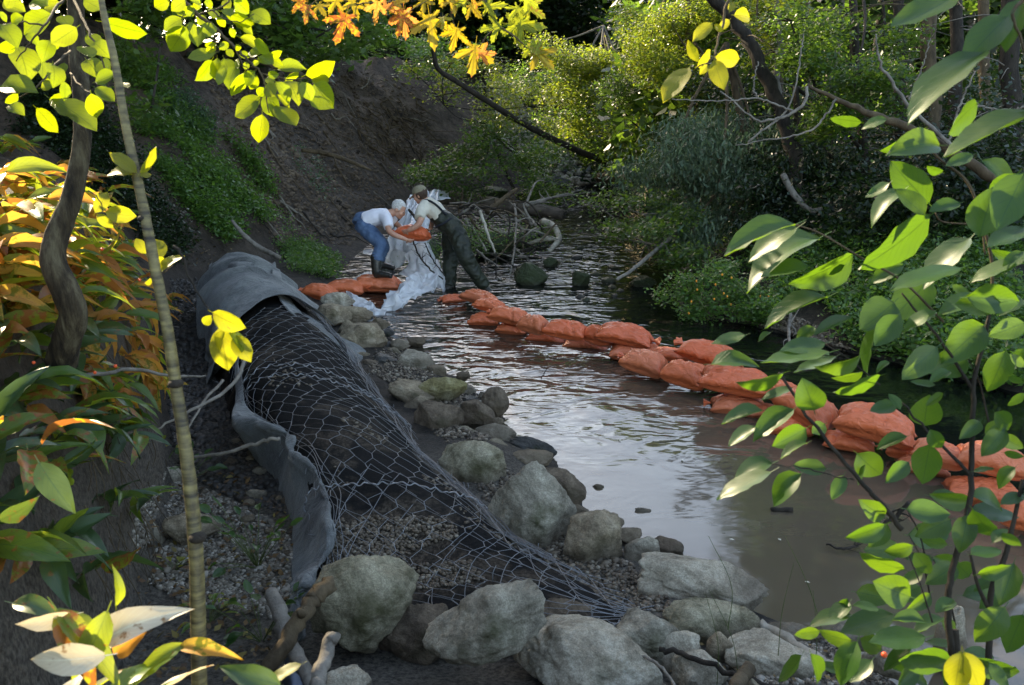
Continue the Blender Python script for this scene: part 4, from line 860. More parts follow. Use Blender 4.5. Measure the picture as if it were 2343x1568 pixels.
bp += hand(pt(930, 549, 12.62), pt(945, 554, 12.68) - pt(930, 549, 12.62), (.2, .9, .35), .38, side=1) + hand(pt(926, 529, 13.12), pt(940, 535, 13.05) - pt(926, 529, 13.12), (.1, -.9, .2), .38, side=-1)
merge('body', bp, .0105, skin, A1, 3); eyes(hc, M1, A1, 1.08)
V, F = ellipsoid(hc + M1 @ np.array((-.022, 0, .045)), (.108, .089, .098), M1, 4)
loc = (V - hc) @ M1; keep = ~((loc[:, 0] > .045) & (loc[:, 2] < .075)) & ~((loc[:, 2] < -.03)); loc2 = V + (fbm(V * 40, 3) * .008)[:, None] * (V - hc) / .1
F = F[keep[F].all(1)]; mb = MB(); mb.add(loc2, F); mb.build('hair', hairw, A1)
sh = [T([(834, 507, 12.86), (858, 499, 12.84), (884, 494, 12.84)], [.115, .125, .10]), T([(834, 507, 13.1), (858, 499, 13.1), (884, 493, 13.08)], [.115, .125, .10]), T([(832, 506, 12.98), (856, 500, 12.96), (886, 493, 12.95), (893, 490, 12.95)], [.125, .14, .11, .072]),
      T([(878, 496, 12.78), (886, 506, 12.70), (889, 521, 12.63)], [.085, .08, .072]), T([(882, 494, 13.12), (893, 502, 13.17), (903, 510, 13.2)], [.085, .08, .07])]
def hang(co): return co
merge('shirt', sh, .012, tee, A1, 8, .022, 7, 3, (1, 1, .6))
je = [T([(843, 502, 12.98), (829, 508, 13.0), (824, 516, 12.98)], [.12, .15, .13]), T([(829, 512, 12.88), (848, 535, 12.80), (871, 560, 12.72), (866, 578, 12.71), (861, 594, 12.72)], [.135, .115, .085, .08, .085]), T([(831, 513, 13.12), (852, 538, 13.15), (877, 562, 13.2), (872, 580, 13.22), (868, 594, 13.25)], [.135, .115, .085, .08, .085])]
merge('jeans', je, .012, denim, A1, 5, .03, 9, 7, (1, 1, 1.5))
def boot(name, top, ank, heel, toe, parent, mat=rubber):
    k = [T([top, ((top[0] + ank[0]) / 2, (top[1] + ank[1]) / 2, (top[2] + ank[2]) / 2), ank, (heel[0] + 6, heel[1] - 6, heel[2])], [.086, .078, .062, .05]), T([heel, ((heel[0] * .55 + toe[0] * .45), heel[1] * .55 + toe[1] * .45 - 3, (heel[2] + toe[2]) / 2), toe], [.042, .05, .036])]
    return merge(name, k, .010, mat, parent, 4, .01, 14, 2)
boot('boot', (861, 583, 12.72), (861, 622, 12.72), (857, 630, 12.74), (896, 632, 12.62), A1)
boot('boot', (869, 584, 13.25), (870, 604, 13.25), (867, 612, 13.28), (902, 614, 13.2), A1)
rock(850, 612, 905, 640, .12, 'dark', 'dark stone under the rear boot of the man in jeans', 300, .8, 0, 0, .4, cat='stone', name='cobble')
# --- man in waders
A2 = empty('person', pt(1028, 655, 13.2), 'person in dark green chest waders, cream T-shirt and khaki cap standing in the stream', 'person')
hc = pt(960, 446, 13.05); M2 = frame((-.86, .30, -.34), (-.32, 0, .95))
bp = head_parts(hc, M2, 1.08) + [T([(990, 475, 13.1), (974, 460, 13.08), (964, 452, 13.06)], [.085, .066, .058]), T([(1036, 528, 13.1), (1010, 500, 13.1), (985, 474, 13.1)], [.13, .13, .13])]
bp += [T([(972, 470, 12.88), (958, 512, 12.72), (932, 529, 12.74)], [.056, .050, .048, .042, .030], n=15), T([(984, 466, 13.32), (990, 500, 13.42), (984, 524, 13.28)], [.056, .048, .046, .04, .03], n=15)]
bp += [T([(1040, 530, 12.95), (1068, 592, 12.85), (1107, 655, 13.0)], [.1, .09, .06, .05]), T([(1034, 530, 13.25), (1030, 592, 13.3), (1028, 652, 13.25)], [.1, .09, .06, .05])]
bp += hand(pt(932, 529, 12.74), pt(919, 533, 12.8) - pt(932, 529, 12.74), (.1, .9, .25), .40, side=-1) + hand(pt(984, 524, 13.28), pt(974, 533, 13.15) - pt(984, 524, 13.28), (-.4, -.8, .2), .38, side=1)
merge('body', bp, .0105, skin, A2, 3); eyes(hc, M2, A2, 1.08)
V, F = ellipsoid(hc + M2 @ np.array((-.022, 0, .02)), (.112, .092, .108), M2, 4); loc = (V - hc) @ M2; keep = ~((loc[:, 0] > .03)) & (loc[:, 2] > -.085); F = F[keep[F].all(1)]
mb = MB(); mb.add(V + (fbm(V * 45, 3) * .010)[:, None] * (V - hc) / .1, F); mb.build('hair', hairb, A2)
V, F = ellipsoid(hc + M2 @ np.array((-.014, 0, .052)), (.118, .094, .088), M2, 4); loc = (V - hc) @ M2; keep = loc[:, 2] > .035; cap = [(V, F[keep[F].all(1)])]
uu, vv = np.meshgrid(np.linspace(0, 1, 8), np.linspace(-1, 1, 14), indexing='ij'); bx = .085 + .095 * uu * np.sqrt(np.clip(1 - (vv * .8) ** 2, 0, 1)); brim = np.stack([bx, vv * .07, .04 - .03 * uu - .018 * vv ** 2 * 1.4], -1)
mb = MB()
for V, F in cap: mb.add(V, F)
mb.build('cap', capm, A2); Bw = hc + brim @ M2.T
sheet('cap_brim', Bw, mat_noise('cap_brim', [(.3, (.18, .10, .05)), (.7, (.3, .17, .09))], 12, .8, .3, .003, 60), A2, .004)
sh = [T([(1008, 500, 12.95), (992, 482, 12.93), (975, 468, 12.95)], [.12, .125, .095]), T([(1008, 498, 13.25), (992, 478, 13.25), (978, 464, 13.22)], [.12, .125, .095]), T([(1006, 497, 13.1), (990, 478, 13.1), (972, 459, 13.08)], [.13, .145, .085]),
      T([(976, 468, 12.92), (965, 484, 12.83), (960, 500, 12.75)], [.095, .088, .078]), T([(982, 464, 13.26), (990, 484, 13.36), (991, 496, 13.4)], [.09, .085, .078])]
merge('shirt', sh, .012, tee2, A2, 8, .022, 7, 13, (1, 1, .6))
wd = [T([(996, 492, 12.98), (1016, 506, 12.96), (1034, 522, 12.98), (1042, 536, 13)], [.125, .15, .155, .12]), T([(998, 492, 13.22), (1016, 504, 13.24), (1034, 522, 13.22), (1036, 536, 13.2)], [.125, .15, .155, .12]),
      T([(1034, 528, 13.22), (1030, 560, 13.28), (1030, 592, 13.3), (1028, 630, 13.27), (1028, 657, 13.22)], [.135, .125, .108, .10, .10]),
      T([(1042, 530, 12.98), (1056, 562, 12.88), (1068, 592, 12.85), (1088, 626, 12.92), (1108, 656, 13.02)], [.14, .13, .112, .092, .088])]
merge('chest_waders', wd, .012, wader, A2, 6, .045, 7, 17, (1, 1, 1.2))
boot('boot', (1104, 648, 13.0), (1110, 658, 13.04), (1108, 664, 13.06), (1124, 670, 12.98), A2)
boot('boot', (1028, 645, 13.23), (1028, 656, 13.2), (1032, 661, 13.2), (1016, 664, 13.1), A2)
mb = MB()
for pts in ([(970, 458, 12.93), (985, 461, 12.83), (1002, 473, 12.82), (1020, 492, 12.82)], [(976, 455, 13.25), (995, 462, 13.1), (1008, 476, 12.95), (1022, 493, 12.84)], [(996, 520, 12.80), (1014, 512, 12.76), (1034, 500, 12.86), (1046, 508, 12.98)]):
    V, F = T(pts, .017, sides=8); mb.add(V, F)
mb.build('suspender_strap', webb, A2)
sandbag(903, 512, 984, 562, 0, -14, 'orange sandbag held between the two men', 140, 4, -8, -1, Hh=.24, group='orange sandbags carried or laid', t=12.92)
# ------------------------------------------------------------------ logs, brushwood and sticks
def stick(name, pts, r, mat, label, cat='branch', group=None, jit=.004, seed=0, sides=8, kids=None, parent=None, rough=.05):
    P = np.array([p if isinstance(p, np.ndarray) else pt(*p) for p in pts]); V, F = tube(P, r, sides=sides, jit=jit, seed=seed, rough=rough); mb = MB(); mb.add(V, F)
    if kids: 
        e = empty(name, P[0], label, cat, group); mb.build('stem', mat, e); mk = MB(); g = np.random.default_rng(seed + 1)
        n = kids; C = catmull(P, 40)
        for k in range(n):
            i = int(g.integers(8, 39)); d = g.normal(0, 1, 3) + (C[min(i + 1, 39)] - C[i]) / (np.linalg.norm(C[min(i + 1, 39)] - C[i]) + 1e-9) * 1.2; d /= np.linalg.norm(d); ln = np.linalg.norm(P[-1] - P[0]) * g.uniform(.08, .28)
            rr = np.interp(i / 40, np.linspace(0, 1, np.size(r)), np.atleast_1d(r)) * .5; V, F = tube(np.array([C[i], C[i] + d * ln * .5 + g.normal(0, ln * .08, 3), C[i] + d * ln + g.normal(0, ln * .15, 3)]), [rr, rr * .25], n=6, sides=5, cap=False); mk.add(V, F)
        mk.build('side_twigs', mat, e)['kind'] = 'stuff'; return e
    o = mb.build(name, mat, parent); 
    if label: tag(o, label, cat, group)
    return o
stick('log', [(985, 452, 20.5), (1040, 455, 20.3), (1110, 463, 20), (1170, 473, 19.6), (1240, 488, 19.2)], [.15, .15, .145, .13, .12], wood_log, 'big weathered log lying across the brushwood heap', 'log', sides=16)
e = empty('log', pt(1186, 475, 18.9), 'rotten log end with a dark hollow split tip', 'log')
V, F = T([(1186, 476, 18.9), (1240, 482, 18.6), (1288, 492, 18.4)], [.12, .13, .11], sides=16, rough=.08); mb = MB(); mb.add(V, F); mb.build('bark', wood_log, e)
mb = MB(); 
for k in range(7):
    V, F = tube(np.array([pt(1284, 486 + k * 2, 18.4), pt(1290 + 5 * (k % 3), 484 + k * 3, 18.35 + .05 * k)]), [.03, .006], n=4, sides=5); mb.add(V, F)
mb.build('splintered_tip', bark_dark, e)
stick('log', [(1368, 408, 27), (1450, 412, 26), (1545, 420, 25)], [.17, .17, .15], bark_brown, 'reddish brown log lying across the upstream pool', 'log', sides=12)
stick('leaning_trunk', [(990, 108, 18.6), (1003, 158, 18.8), (1062, 198, 19.2), (1122, 238, 19.8), (1190, 279, 20.6), (1263, 319, 21.6), (1363, 362, 23.2), (1440, 389, 24.8), (1512, 409, 25.2), (1540, 418, 25.4)], [.045, .055, .065, .075, .085, .10, .11], bark_dark, 'slender dark trunk leaning diagonally over the stream', 'fallen tree', sides=10)
stick('branch', [(1113, 487, 16.8), (1150, 456, 17), (1183, 433, 17.2)], [.06, .045, .035], bark_brown, 'stubby grey branch rising right out of the brushwood', seed=1, kids=6)
stick('branch', [(1201, 471, 17.5), (1235, 461, 17.6), (1263, 453, 17.7), (1331, 435, 18)], [.05, .045, .03, .012], bark_grey, 'long grey branch reaching right over the dark pool', seed=2, kids=12)
stick('branch', [(1263, 453, 17.6), (1300, 447, 17.4), (1345, 441, 17.2)], [.022, .015, .006], bark_grey, 'thin forked grey branch just below the long one over the pool', seed=3, kids=6)
stick('branch', [(1098, 484, 13.9), (1106, 507, 13.8), (1118, 543, 13.7), (1134, 582, 13.6)], [.026, .026, .022, .014], wood_pale, 'pale peeled branch standing steeply beside the wader man', seed=4)
stick('branch', [(1134, 578, 13.6), (1135, 610, 13.6), (1134, 640, 13.55)], [.014, .013, .01], bark_dark, 'thin dark stick standing in the water below the peeled branch', seed=5, kids=4)
stick('branch', [(1176, 467, 15.8), (1180, 500, 15.4), (1178, 560, 14.8), (1170, 610, 14.3), (1162, 645, 14)], [.022, .024, .02, .014, .006], bark_grey, 'tall thin grey branch hanging from the log into the water', seed=6, kids=9)
stick('branch', [(1028, 466, 15), (1060, 464, 14.8), (1085, 470, 14.6), (1104, 484, 14.4)], [.012, .016, .016, .01], bark_grey, 'arching light branch just behind the wader man', seed=7, kids=4)
stick('root', [(1243, 507, 16.2), (1262, 515, 16), (1275, 533, 15.8), (1276, 552, 15.6), (1255, 576, 15.4)], [.07, .06, .055, .055, .03], wood_pale, 'hooked bleached root at the right end of the brushwood', 'root', seed=8)
stick('root', [(1205, 558, 15.8), (1230, 552, 15.7), (1255, 546, 15.6), (1272, 548, 15.6)], [.02, .035, .05, .03], wood_pale, 'short bleached root stub lying left of the hooked one', 'root', seed=9)
stick('branch', [(1090, 572, 14), (1110, 590, 13.8), (1125, 600, 13.6), (1140, 612, 13.5)], [.02, .02, .015, .01], bark_grey, 'crooked grey branch low beside the trailing wader leg', seed=10, kids=7)
stick('branch', [(1190, 621, 14.1), (1160, 600, 13.9), (1125, 582, 13.8)], [.006, .01, .014], bark_dark, 'thin twig crossing to the pointed mossy rock', seed=11, kids=5)
stick('branch', [(1013, 639, 12.9), (985, 618, 13.0), (962, 590, 13.05), (948, 562, 13.1), (944, 548, 13.1)], [.010, .012, .012, .012, .01], bark_dark, 'knobbly black twig in front of the hanging plastic', seed=12, kids=14)
stick('branch', [(1017, 632, 13.0), (996, 604, 13.1), (984, 585, 13.1), (972, 556, 13.2)], [.008, .010, .010, .008], bark_dark, 'second knobbly black twig right of the first one', seed=13, kids=9)
stick('branch', [(935, 480, 13.9), (945, 492, 13.8), (952, 505, 13.7)], [.02, .022, .012], bark_dark, 'short broken twig poking up by the cream shirt', seed=14, kids=3)
stick('stick', [(1411, 640, 11.6), (1440, 622, 11.9), (1462, 604, 12.2), (1500, 572, 12.7), (1525, 552, 13), (1568, 525, 13.6)], [.020, .024, .028, .03, .032, .036], bark_grey, 'smooth grey stick slanting from the right bank into the stream', 'branch', seed=15)
stick('branch', [(1330, 535, 15), (1400, 543, 14), (1460, 553, 13.2), (1504, 563, 12.8)], [.006, .009, .012, .016], bark_grey, 'long thin twig lying level over the ripples', seed=16, kids=5)
stick('branch', [(1370, 508, 15), (1410, 520, 14.4), (1440, 540, 13.6), (1500, 562, 12.8)], [.008, .010, .012, .014], bark_grey, 'bowed twig above the long level one', seed=17, kids=5)
stick('twig', [(1238, 868, 8.0), (1243, 857, 8.0), (1252, 842, 8.0)], [.005, .005, .003], bark_dark, 'single short dark twig sticking out of the open water', seed=18)
stick('stick', [(1764, 1166, depth_z(1764, 1166, .01)), (1812, 1167, depth_z(1812, 1167, .01))], [.016, .018], bark_dark, 'short dark floating stick in the brown water', 'floating stick', seed=19)
e = stick('branch', [(1890, 1246, depth_z(1890, 1246, .02)), (1930, 1255, depth_z(1930, 1255, .03)), (1965, 1240, depth_z(1965, 1240, .04)), (2045, 1185, depth_z(2045, 1185, .2)), (2078, 1150, depth_z(2078, 1150, .32))], [.006, .008, .009, .013, .012], bark_dark, 'dead forked branch half floating in the brown water', seed=20, kids=10)
stick('stick', [(1800, 700, 10.5), (1808, 720, 10.3), (1803, 760, 9.9), (1808, 800, 9.5)], [.018, .022, .02, .012], bark_grey, 'pinkish grey forked stick standing at the right bank', 'branch', seed=21, kids=5)
stick('plank', [(1742, 1424, depth_z(1742, 1424, .2)), (1800, 1462, depth_z(1800, 1462, .2)), (1890, 1518, depth_z(1890, 1518, .22)), (1960, 1560, depth_z(1960, 1560, .24))], [.022, .026, .028, .024], wood_pale, 'split pale plank lying on the stones at bottom right', 'plank', sides=4, seed=22, rough=.0)
stick('branch', [(1508, 1485, 3.75), (1560, 1495, 3.7), (1640, 1528, 3.6), (1720, 1560, 3.5), (1800, 1575, 3.45)], [.012, .012, .012, .014, .014], bark_dark, 'thin dark root lying over the bottom right stones', seed=23, jit=.006)
stick('branch', [(1675, 1600, 3.3), (1690, 1560, 3.4), (1715, 1527, 3.5)], [.03, .03, .028], bark_brown, 'thick brown branch stub at the bottom edge', seed=24)
stick('branch', [(1447, 1500, 3.7), (1490, 1512, 3.6), (1530, 1545, 3.5), (1545, 1590, 3.4)], [.006, .007, .007, .006], bark_grey, 'wiry grey rootlet over the largest pale boulder', seed=25)
e = empty('driftwood_branch', pt(640, 1500, 3.4), 'grey brown branch leaning on the big pale olive boulder', 'branch')
V, F = T([(595, 1570, 3.5), (625, 1515, 3.45), (665, 1450, 3.5), (700, 1395, 3.55), (728, 1360, 3.6), (762, 1335, 3.65)], [.032, .032, .034, .033, .036, .034], sides=12, rough=.04, jit=.006); mb = MB(); mb.add(V, F); mb.build('stem', bark_brown, e)
V, F = tube(np.array([pt(690, 1405, 3.5), pt(684, 1398, 3.45)]), [.02, .012], n=3, sides=8); mb = MB(); mb.add(V, F); mb.build('knot', bark_brown, e)
stick('branch', [(722, 1580, 3.2), (735, 1540, 3.25), (750, 1480, 3.35), (762, 1450, 3.4)], [.03, .03, .028, .03], bark_grey, 'short grey stick leaning on the boulder, right of the long branch', seed=27)
stick('branch', [(620, 1355, 3.9), (640, 1400, 3.8), (655, 1460, 3.7), (690, 1520, 3.6), (715, 1568, 3.5)], [.03, .036, .036, .032, .03], bark_grey, 'weathered grey branch lying beside the lower fabric edge', seed=28)
stick('branch', [(430, 1048, 5.1), (520, 1035, 5.0), (600, 1010, 4.95), (640, 1003, 4.95)], [.008, .01, .012, .011], bark_grey, 'straight pale stick poking over the folded fabric edge', seed=29)
stick('branch', [(352, 985, 5), (420, 950, 5.1), (500, 905, 5.4), (540, 870, 5.6), (560, 825, 5.8)], [.006, .009, .011, .012, .012], bark_grey, 'bowed twig reaching up to the hanging yellow leaves', seed=30)
stick('branch', [(420, 1000, 5.2), (470, 915, 5.6), (510, 870, 5.8)], [.006, .009, .01], bark_grey, 'straight twig left of the bowed one over black mud', seed=31)
stick('branch', [(190, 860, 4.0), (300, 845, 4.4), (400, 862, 4.8), (470, 860, 5.2)], [.01, .01, .008, .006], bark_grey, 'thin twig crossing from the orange leaves to the mud', seed=32)
stick('branch', [(530, 505, 12), (560, 540, 11.9), (600, 570, 11.8), (640, 590, 11.6)], [.02, .03, .035, .03], bark_grey, 'stick lying on the mud above the fabric roll', seed=33)
stick('root', [(690, 345, 17), (740, 350, 17), (800, 370, 17), (850, 390, 17)], [.04, .05, .04, .02], bark_brown, 'exposed root stretched across the dirt slope', 'root', seed=34, kids=5)
stick('root', [(560, 130, 17), (620, 150, 17), (700, 175, 17.2), (760, 190, 17.4)], [.03, .05, .045, .02], bark_brown, 'bare root hanging at the crest of the dirt slope', 'root', seed=35, kids=9)
# tangle of brushwood, each piece its own
g = np.random.default_rng(44)
for k in range(70):
    a = np.array([g.uniform(1040, 1250), g.uniform(470, 590)]); an = g.uniform(-.9, .9) + (math.pi if g.random() < .5 else 0) + (1.2 if g.random() < .3 else 0); ln = g.uniform(40, 120); t = g.uniform(14.6, 17.5)
    mid = a + ln * .5 * np.array([math.cos(an), math.sin(an)]) + g.normal(0, 9, 2); b_ = a + ln * np.array([math.cos(an), math.sin(an) * .7])
    if b_[0] < 1010: continue
    zz = lambda q: (q[0], min(q[1], 630), t + g.uniform(-.5, .3))
    stick('branch', [zz(a), zz(mid), zz(b_)], [g.uniform(.014, .034), .016, .005], [bark_grey, bark_brown, bark_dark][k % 3], 'bare dead branch in the brushwood heap behind the wader man', group='dead branches of the brushwood heap', seed=100 + k, kids=3 if k % 3 == 0 else None)
g = np.random.default_rng(45)
pp = pick([(480, 400), (700, 560), (880, 480), (980, 400), (940, 200), (720, 160), (560, 330)], 40); P, h = ground_hit(*pp.T); P = P[h]
for k in range(len(P)):
    d = np.array([g.normal(.5, .5), g.normal(0, .3), -.3]) ; d /= np.linalg.norm(d); ln = g.uniform(.4, 1.3); C = P[k] + d * np.linspace(0, ln, 5)[:, None]; C[:, :2] += g.normal(0, .04, (5, 2)); C[:, 2] = H(C[:, 0], C[:, 1]) + .03 + g.random(5) * .08
    stick('root', list(C), [g.uniform(.012, .03), .006], [bark_grey, bark_brown, bark_dark][k % 3], 'dead root or twig scattered over the bare dirt slope', 'root', 'roots and twigs scattered on the dirt slope', seed=k, sides=5)

g = np.random.default_rng(46); mb = MB()
RP, rh = ground_hit(*pick([(800, 240), (960, 230), (1010, 350), (880, 390), (820, 330)], 110).T); RP = RP[rh]
for k in range(len(RP)):
    a = RP[k] + [0, -.1, .1]; d = np.array([g.normal(.25, .4), -g.uniform(0, .3), -g.uniform(.1, .7)]); V, F = tube(np.array([a, a + d * .5 + g.normal(0, .12, 3), a + d + g.normal(0, .15, 3)]), [g.uniform(.012, .035), .006], n=7, sides=5, cap=False); mb.add(V, F)
tag(mb.build('root_mass', bark_brown), 'dark tangle of torn roots hanging in the broken scarp of the dirt slope', 'roots', kind='stuff')
# fallen leaves
def litter(name, poly, n, sz, cols, label, z=None, lift=.02):
    P, h = ground_hit(*pick(poly, n).T); P = P[h] + [0, 0, lift]; g = np.random.default_rng(n); n = len(P); s = sz * g.uniform(.6, 1.3, n); N = g.normal(0, .35, (n, 3)) + [0, 0, 1]; N /= np.linalg.norm(N, axis=1)[:, None]; Y = g.normal(0, 1, (n, 3)); Y -= N * (Y * N).sum(1)[:, None]; Y /= np.linalg.norm(Y, axis=1)[:, None]; X = np.cross(Y, N); w = (s * .28)[:, None]; l = s[:, None]
    V = np.stack([P, P + Y * l * .35 + X * w + N * w * .5, P + Y * l + N * w * .6, P + Y * l * .35 - X * w + N * w * .5], 1).reshape(-1, 3); o = mobj(name, mesh_np(name, V, np.arange(n)[:, None] * 4 + np.arange(4)), leafmat(name, cols, (.2, .12, .04), .2, .7)); tag(o, label, 'leaf litter', kind='stuff')
litter('leaf_litter', [(390, 1080), (560, 1090), (680, 1200), (650, 1568), (300, 1568), (300, 1300)], 420, .045, [(.10, .05, .02), (.16, .09, .03), (.06, .035, .02), (.22, .17, .04)], 'dead brown and yellow leaves scattered on the lower left ground')
litter('leaf_litter', [(420, 620), (800, 560), (960, 400), (900, 180), (560, 160), (480, 380)], 900, .07, [(.12, .08, .05), (.2, .15, .09), (.04, .03, .02)], 'dry leaves and debris caught on the dirt slope')
litter('leaf_litter', [(1640, 1440), (1900, 1450), (2050, 1500), (2000, 1568), (1400, 1568)], 160, .03, [(.12, .07, .03), (.2, .14, .05)], 'bits of dead leaf between the bottom right stones')
gq = np.random.default_rng(71)
for k, (x, y, lab) in enumerate([(1280, 1140, 'tiny pale leaf floating near the little tan stone'), (1560, 1050, 'small green leaf floating in front of the low pale sandbag'), (1590, 1062, 'second small leaf floating right of the green one'), (1680, 1235, 'brownish leaf floating in the middle of the brown water'), (1640, 1290, 'orange speck of leaf floating near the grass stalks'), (1780, 1232, 'leaf scrap floating below the shrub leaves'), (1420, 1010, 'leaf fragment drifting below the creased sandbag'), (1840, 1330, 'leaf scrap floating low at the right')]):
    p = pz(x, y, .006); a = gq.uniform(0, 6); u = np.array([math.cos(a), math.sin(a), 0]); w = np.array([-u[1], u[0], 0]); L = gq.uniform(.03, .055); V = np.array([p, p + u * L * .4 + w * L * .25 + [0, 0, .004], p + u * L + [0, 0, .006], p + u * L * .4 - w * L * .25 + [0, 0, .004]]); tag(mobj('floating_leaf', mesh_np('floating_leaf', V, np.array([[0, 1, 2, 3]])), wood_pale if k % 2 == 0 else tee2), lab, 'leaf')
# ------------------------------------------------------------------ leaves that can be picked apart
def leaf_mesh(name, mat, width=.62, curl=.25, fold=.25, shape='ovate', sd=0, rows=8, wave=.0):
    width = width * (1 + .10 * ((sd * 7) % 5 - 2) / 2)
    g = np.random.default_rng(sd); s = np.linspace(0, 1, rows + 1)
    if shape == 'ovate': w = np.sin(np.pi * s ** .82) ** .75 * (1 - .12 * s); w[-1] = 0.0; w[0] = .06; w = w / w.max()
    elif shape == 'round': w = np.sin(np.pi * s ** .95) ** .62; w[-1] = 0; w[-2] *= .80; w[0] = .06; w = w / w.max()
    else: w = np.sin(np.pi * s ** .7) ** .9; w[-1] = 0; w[0] = .16; w = w / w.max()
    cols = np.array([-1, -.5, 0, .5, 1]); X = (w[:, None] * cols * width / 2); Y = np.repeat(s[:, None], 5, 1)
    Z = fold * np.abs(X) - curl * (Y ** 2) + curl * .5 * Y + wave * np.sin(Y * 14 + g.uniform(0, 6)) * np.abs(cols) * np.sign(cols + .1)
    w = w; Z = Z + .014 * g.normal(0, 1, Z.shape) * (np.abs(cols) > 0)
    X = X * (1 + .018 * g.normal(0, 1, X.shape)) + (curl + .3) * .22 * g.uniform(-1, 1) * Y ** 2; V = np.stack([X, Y, Z], -1).reshape(-1, 3)
    uv = np.stack([.5 + cols[None] * .5 * np.ones((rows + 1, 1)), Y], -1).reshape(-1, 2)
    F = gridF(rows + 1, 5); V2 = np.array([(-.006, -.16, .02), (.006, -.16, .02), (.008, .02, .0), (-.008, .02, .0)]); V = np.vstack([V, V2]); n = (rows + 1) * 5
    uv = np.vstack([uv, [(.5, 0)] * 4]); me = mesh_np(name, V, [F, np.array([[n, n + 1, n + 2, n + 3]])], True, uv); me.materials.append(mat); return me
round_mat = leafmat('round_leaf', [(.05, .09, .008), (.065, .105, .01), (.08, .11, .01)], (.33, .42, .012), .46, .4, 'obj', ((.25, .10, .02), 14, .70, .12), .4)
shrub_mat = leafmat('shrub_leaf', [(.013, .046, .012), (.019, .06, .014), (.026, .068, .014)], (.15, .29, .015), .32, .42, 'obj', ((.20, .11, .03), 22, .74, .12), .5)
sprig_mat = leafmat('yellow_leaf', [(.12, .13, .012), (.15, .15, .015)], (.42, .42, .02), .45, .45, 'obj', ((.3, .14, .03), 9, .66, .1), .4)
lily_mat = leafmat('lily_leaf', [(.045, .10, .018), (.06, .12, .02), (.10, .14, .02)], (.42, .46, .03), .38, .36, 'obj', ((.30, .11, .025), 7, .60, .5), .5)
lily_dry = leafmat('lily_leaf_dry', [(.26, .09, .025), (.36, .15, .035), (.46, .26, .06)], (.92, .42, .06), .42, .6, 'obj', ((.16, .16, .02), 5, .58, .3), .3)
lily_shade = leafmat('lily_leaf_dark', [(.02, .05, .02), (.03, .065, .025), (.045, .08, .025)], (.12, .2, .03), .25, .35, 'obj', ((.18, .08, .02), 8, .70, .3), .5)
pale_mat = leafmat('bleached_leaf', [(.5, .44, .33), (.6, .54, .42)], (.6, .5, .3), .3, .5, 'obj', ((.25, .14, .06), 6, .62, .2), .4)
LM = {
 'pale': [leaf_mesh('bleached_leaf', pale_mat, .36, c, f, 'lance', 60 + i, wave=.012) for i, (c, f) in enumerate([(.3, .5), (.6, .4)])],
 'round': [leaf_mesh('round_leaf', round_mat, .72, c, f, 'round', i) for i, (c, f) in enumerate([(.12, .10), (.25, .2), (.02, .3), (-.1, .15), (.4, .35), (.18, .5)])],
 'shrub': [leaf_mesh('shrub_leaf', shrub_mat, .56, c, f, 'ovate', 10 + i, wave=.006) for i, (c, f) in enumerate([(.15, .2), (.32, .3), (.05, .4), (-.08, .2), (.5, .35), (.22, .6), (-.2, .3)])],
 'yellow': [leaf_mesh('yellow_leaf', sprig_mat, .60, c, f, 'round', 20 + i) for i, (c, f) in enumerate([(.15, .2), (.35, .3)])],
 'lily': [leaf_mesh('lily_leaf', lily_mat, .34, c, f, 'lance', 30 + i, wave=.004) for i, (c, f) in enumerate([(.4, .4), (.7, .5), (.25, .3), (.9, .5)])],
 'dry': [leaf_mesh('dry_leaf', lily_dry, .32, c, f, 'lance', 40 + i, wave=.02) for i, (c, f) in enumerate([(.6, .8), (.9, 1.0), (.3, .6), (1.1, .5)])],
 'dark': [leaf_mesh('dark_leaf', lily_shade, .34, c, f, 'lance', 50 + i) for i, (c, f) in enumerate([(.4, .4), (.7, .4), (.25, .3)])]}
NAT = {'round': .72, 'shrub': .56, 'yellow': .60, 'lily': .34, 'dry': .32, 'dark': .34, 'pale': .36}
lg = np.random.default_rng(77)
def leaf_at(parent, B, Tp, kind, wr=None, nrm=None, view=True, name='leaf'):
    B = np.asarray(B, float); Y = np.asarray(Tp, float) - B; L = np.linalg.norm(Y); y = Y / L
    if nrm is None: nrm = np.array([0, 0, CAMZ]) - (B + Y * .5)
    n = np.asarray(nrm, float); n = n - y * n.dot(y); n /= np.linalg.norm(n) + 1e-9; sx_ = 1.0
    if wr is not None:
        q = wr / NAT[kind]
        if q < 1:
            a = math.acos(q) * (1 if lg.random() < .72 else -1)      # rolled so the upper side turns to the sky more often
            n = n * math.cos(a) + np.cross(y, n) * math.sin(a) * (1 if np.cross(y, n)[2] > 0 else -1) * 1.0
        else: sx_ = min(q, 1.5)
    x = np.cross(y, n); M = Matrix(((x[0] * L * sx_, y[0] * L, n[0] * L, B[0]), (x[1] * L * sx_, y[1] * L, n[1] * L, B[1]), (x[2] * L * sx_, y[2] * L, n[2] * L, B[2]), (0, 0, 0, 1)))
    ms = LM[kind]; return mobj(name, ms[int(lg.integers(len(ms)))], None, parent, M)
def conv(ox, oy, k):
    return lambda x, y: (ox + x * k, oy + y * k)
def sprig(name, label, cat, root, twigs, leaves, cv, t, kind, mat, dts=.12, tw=.004, leaf=True):
    e = empty(name, root, label, cat)
    for i, (P, r0, r1) in enumerate(twigs):
        pts = [pt(*cv(a, b), t + (c[0] if c else 0)) for a, b, *c in P]; V, F = tube(np.array(pts), [r0, r1], sides=7, jit=.0015, seed=i); mb = MB(); mb.add(V, F); mb.build('twig', mat, e)
    for q in leaves:
        bx, by, tx, ty, wr = q[:5]; k = q[5] if len(q) > 5 else kind; d = lg.uniform(-dts, dts); dt = lg.uniform(-.03, .03)
        leaf_at(e, pt(*cv(bx, by), t + d), pt(*cv(tx, ty), t + d + dt), k, wr)
    return e
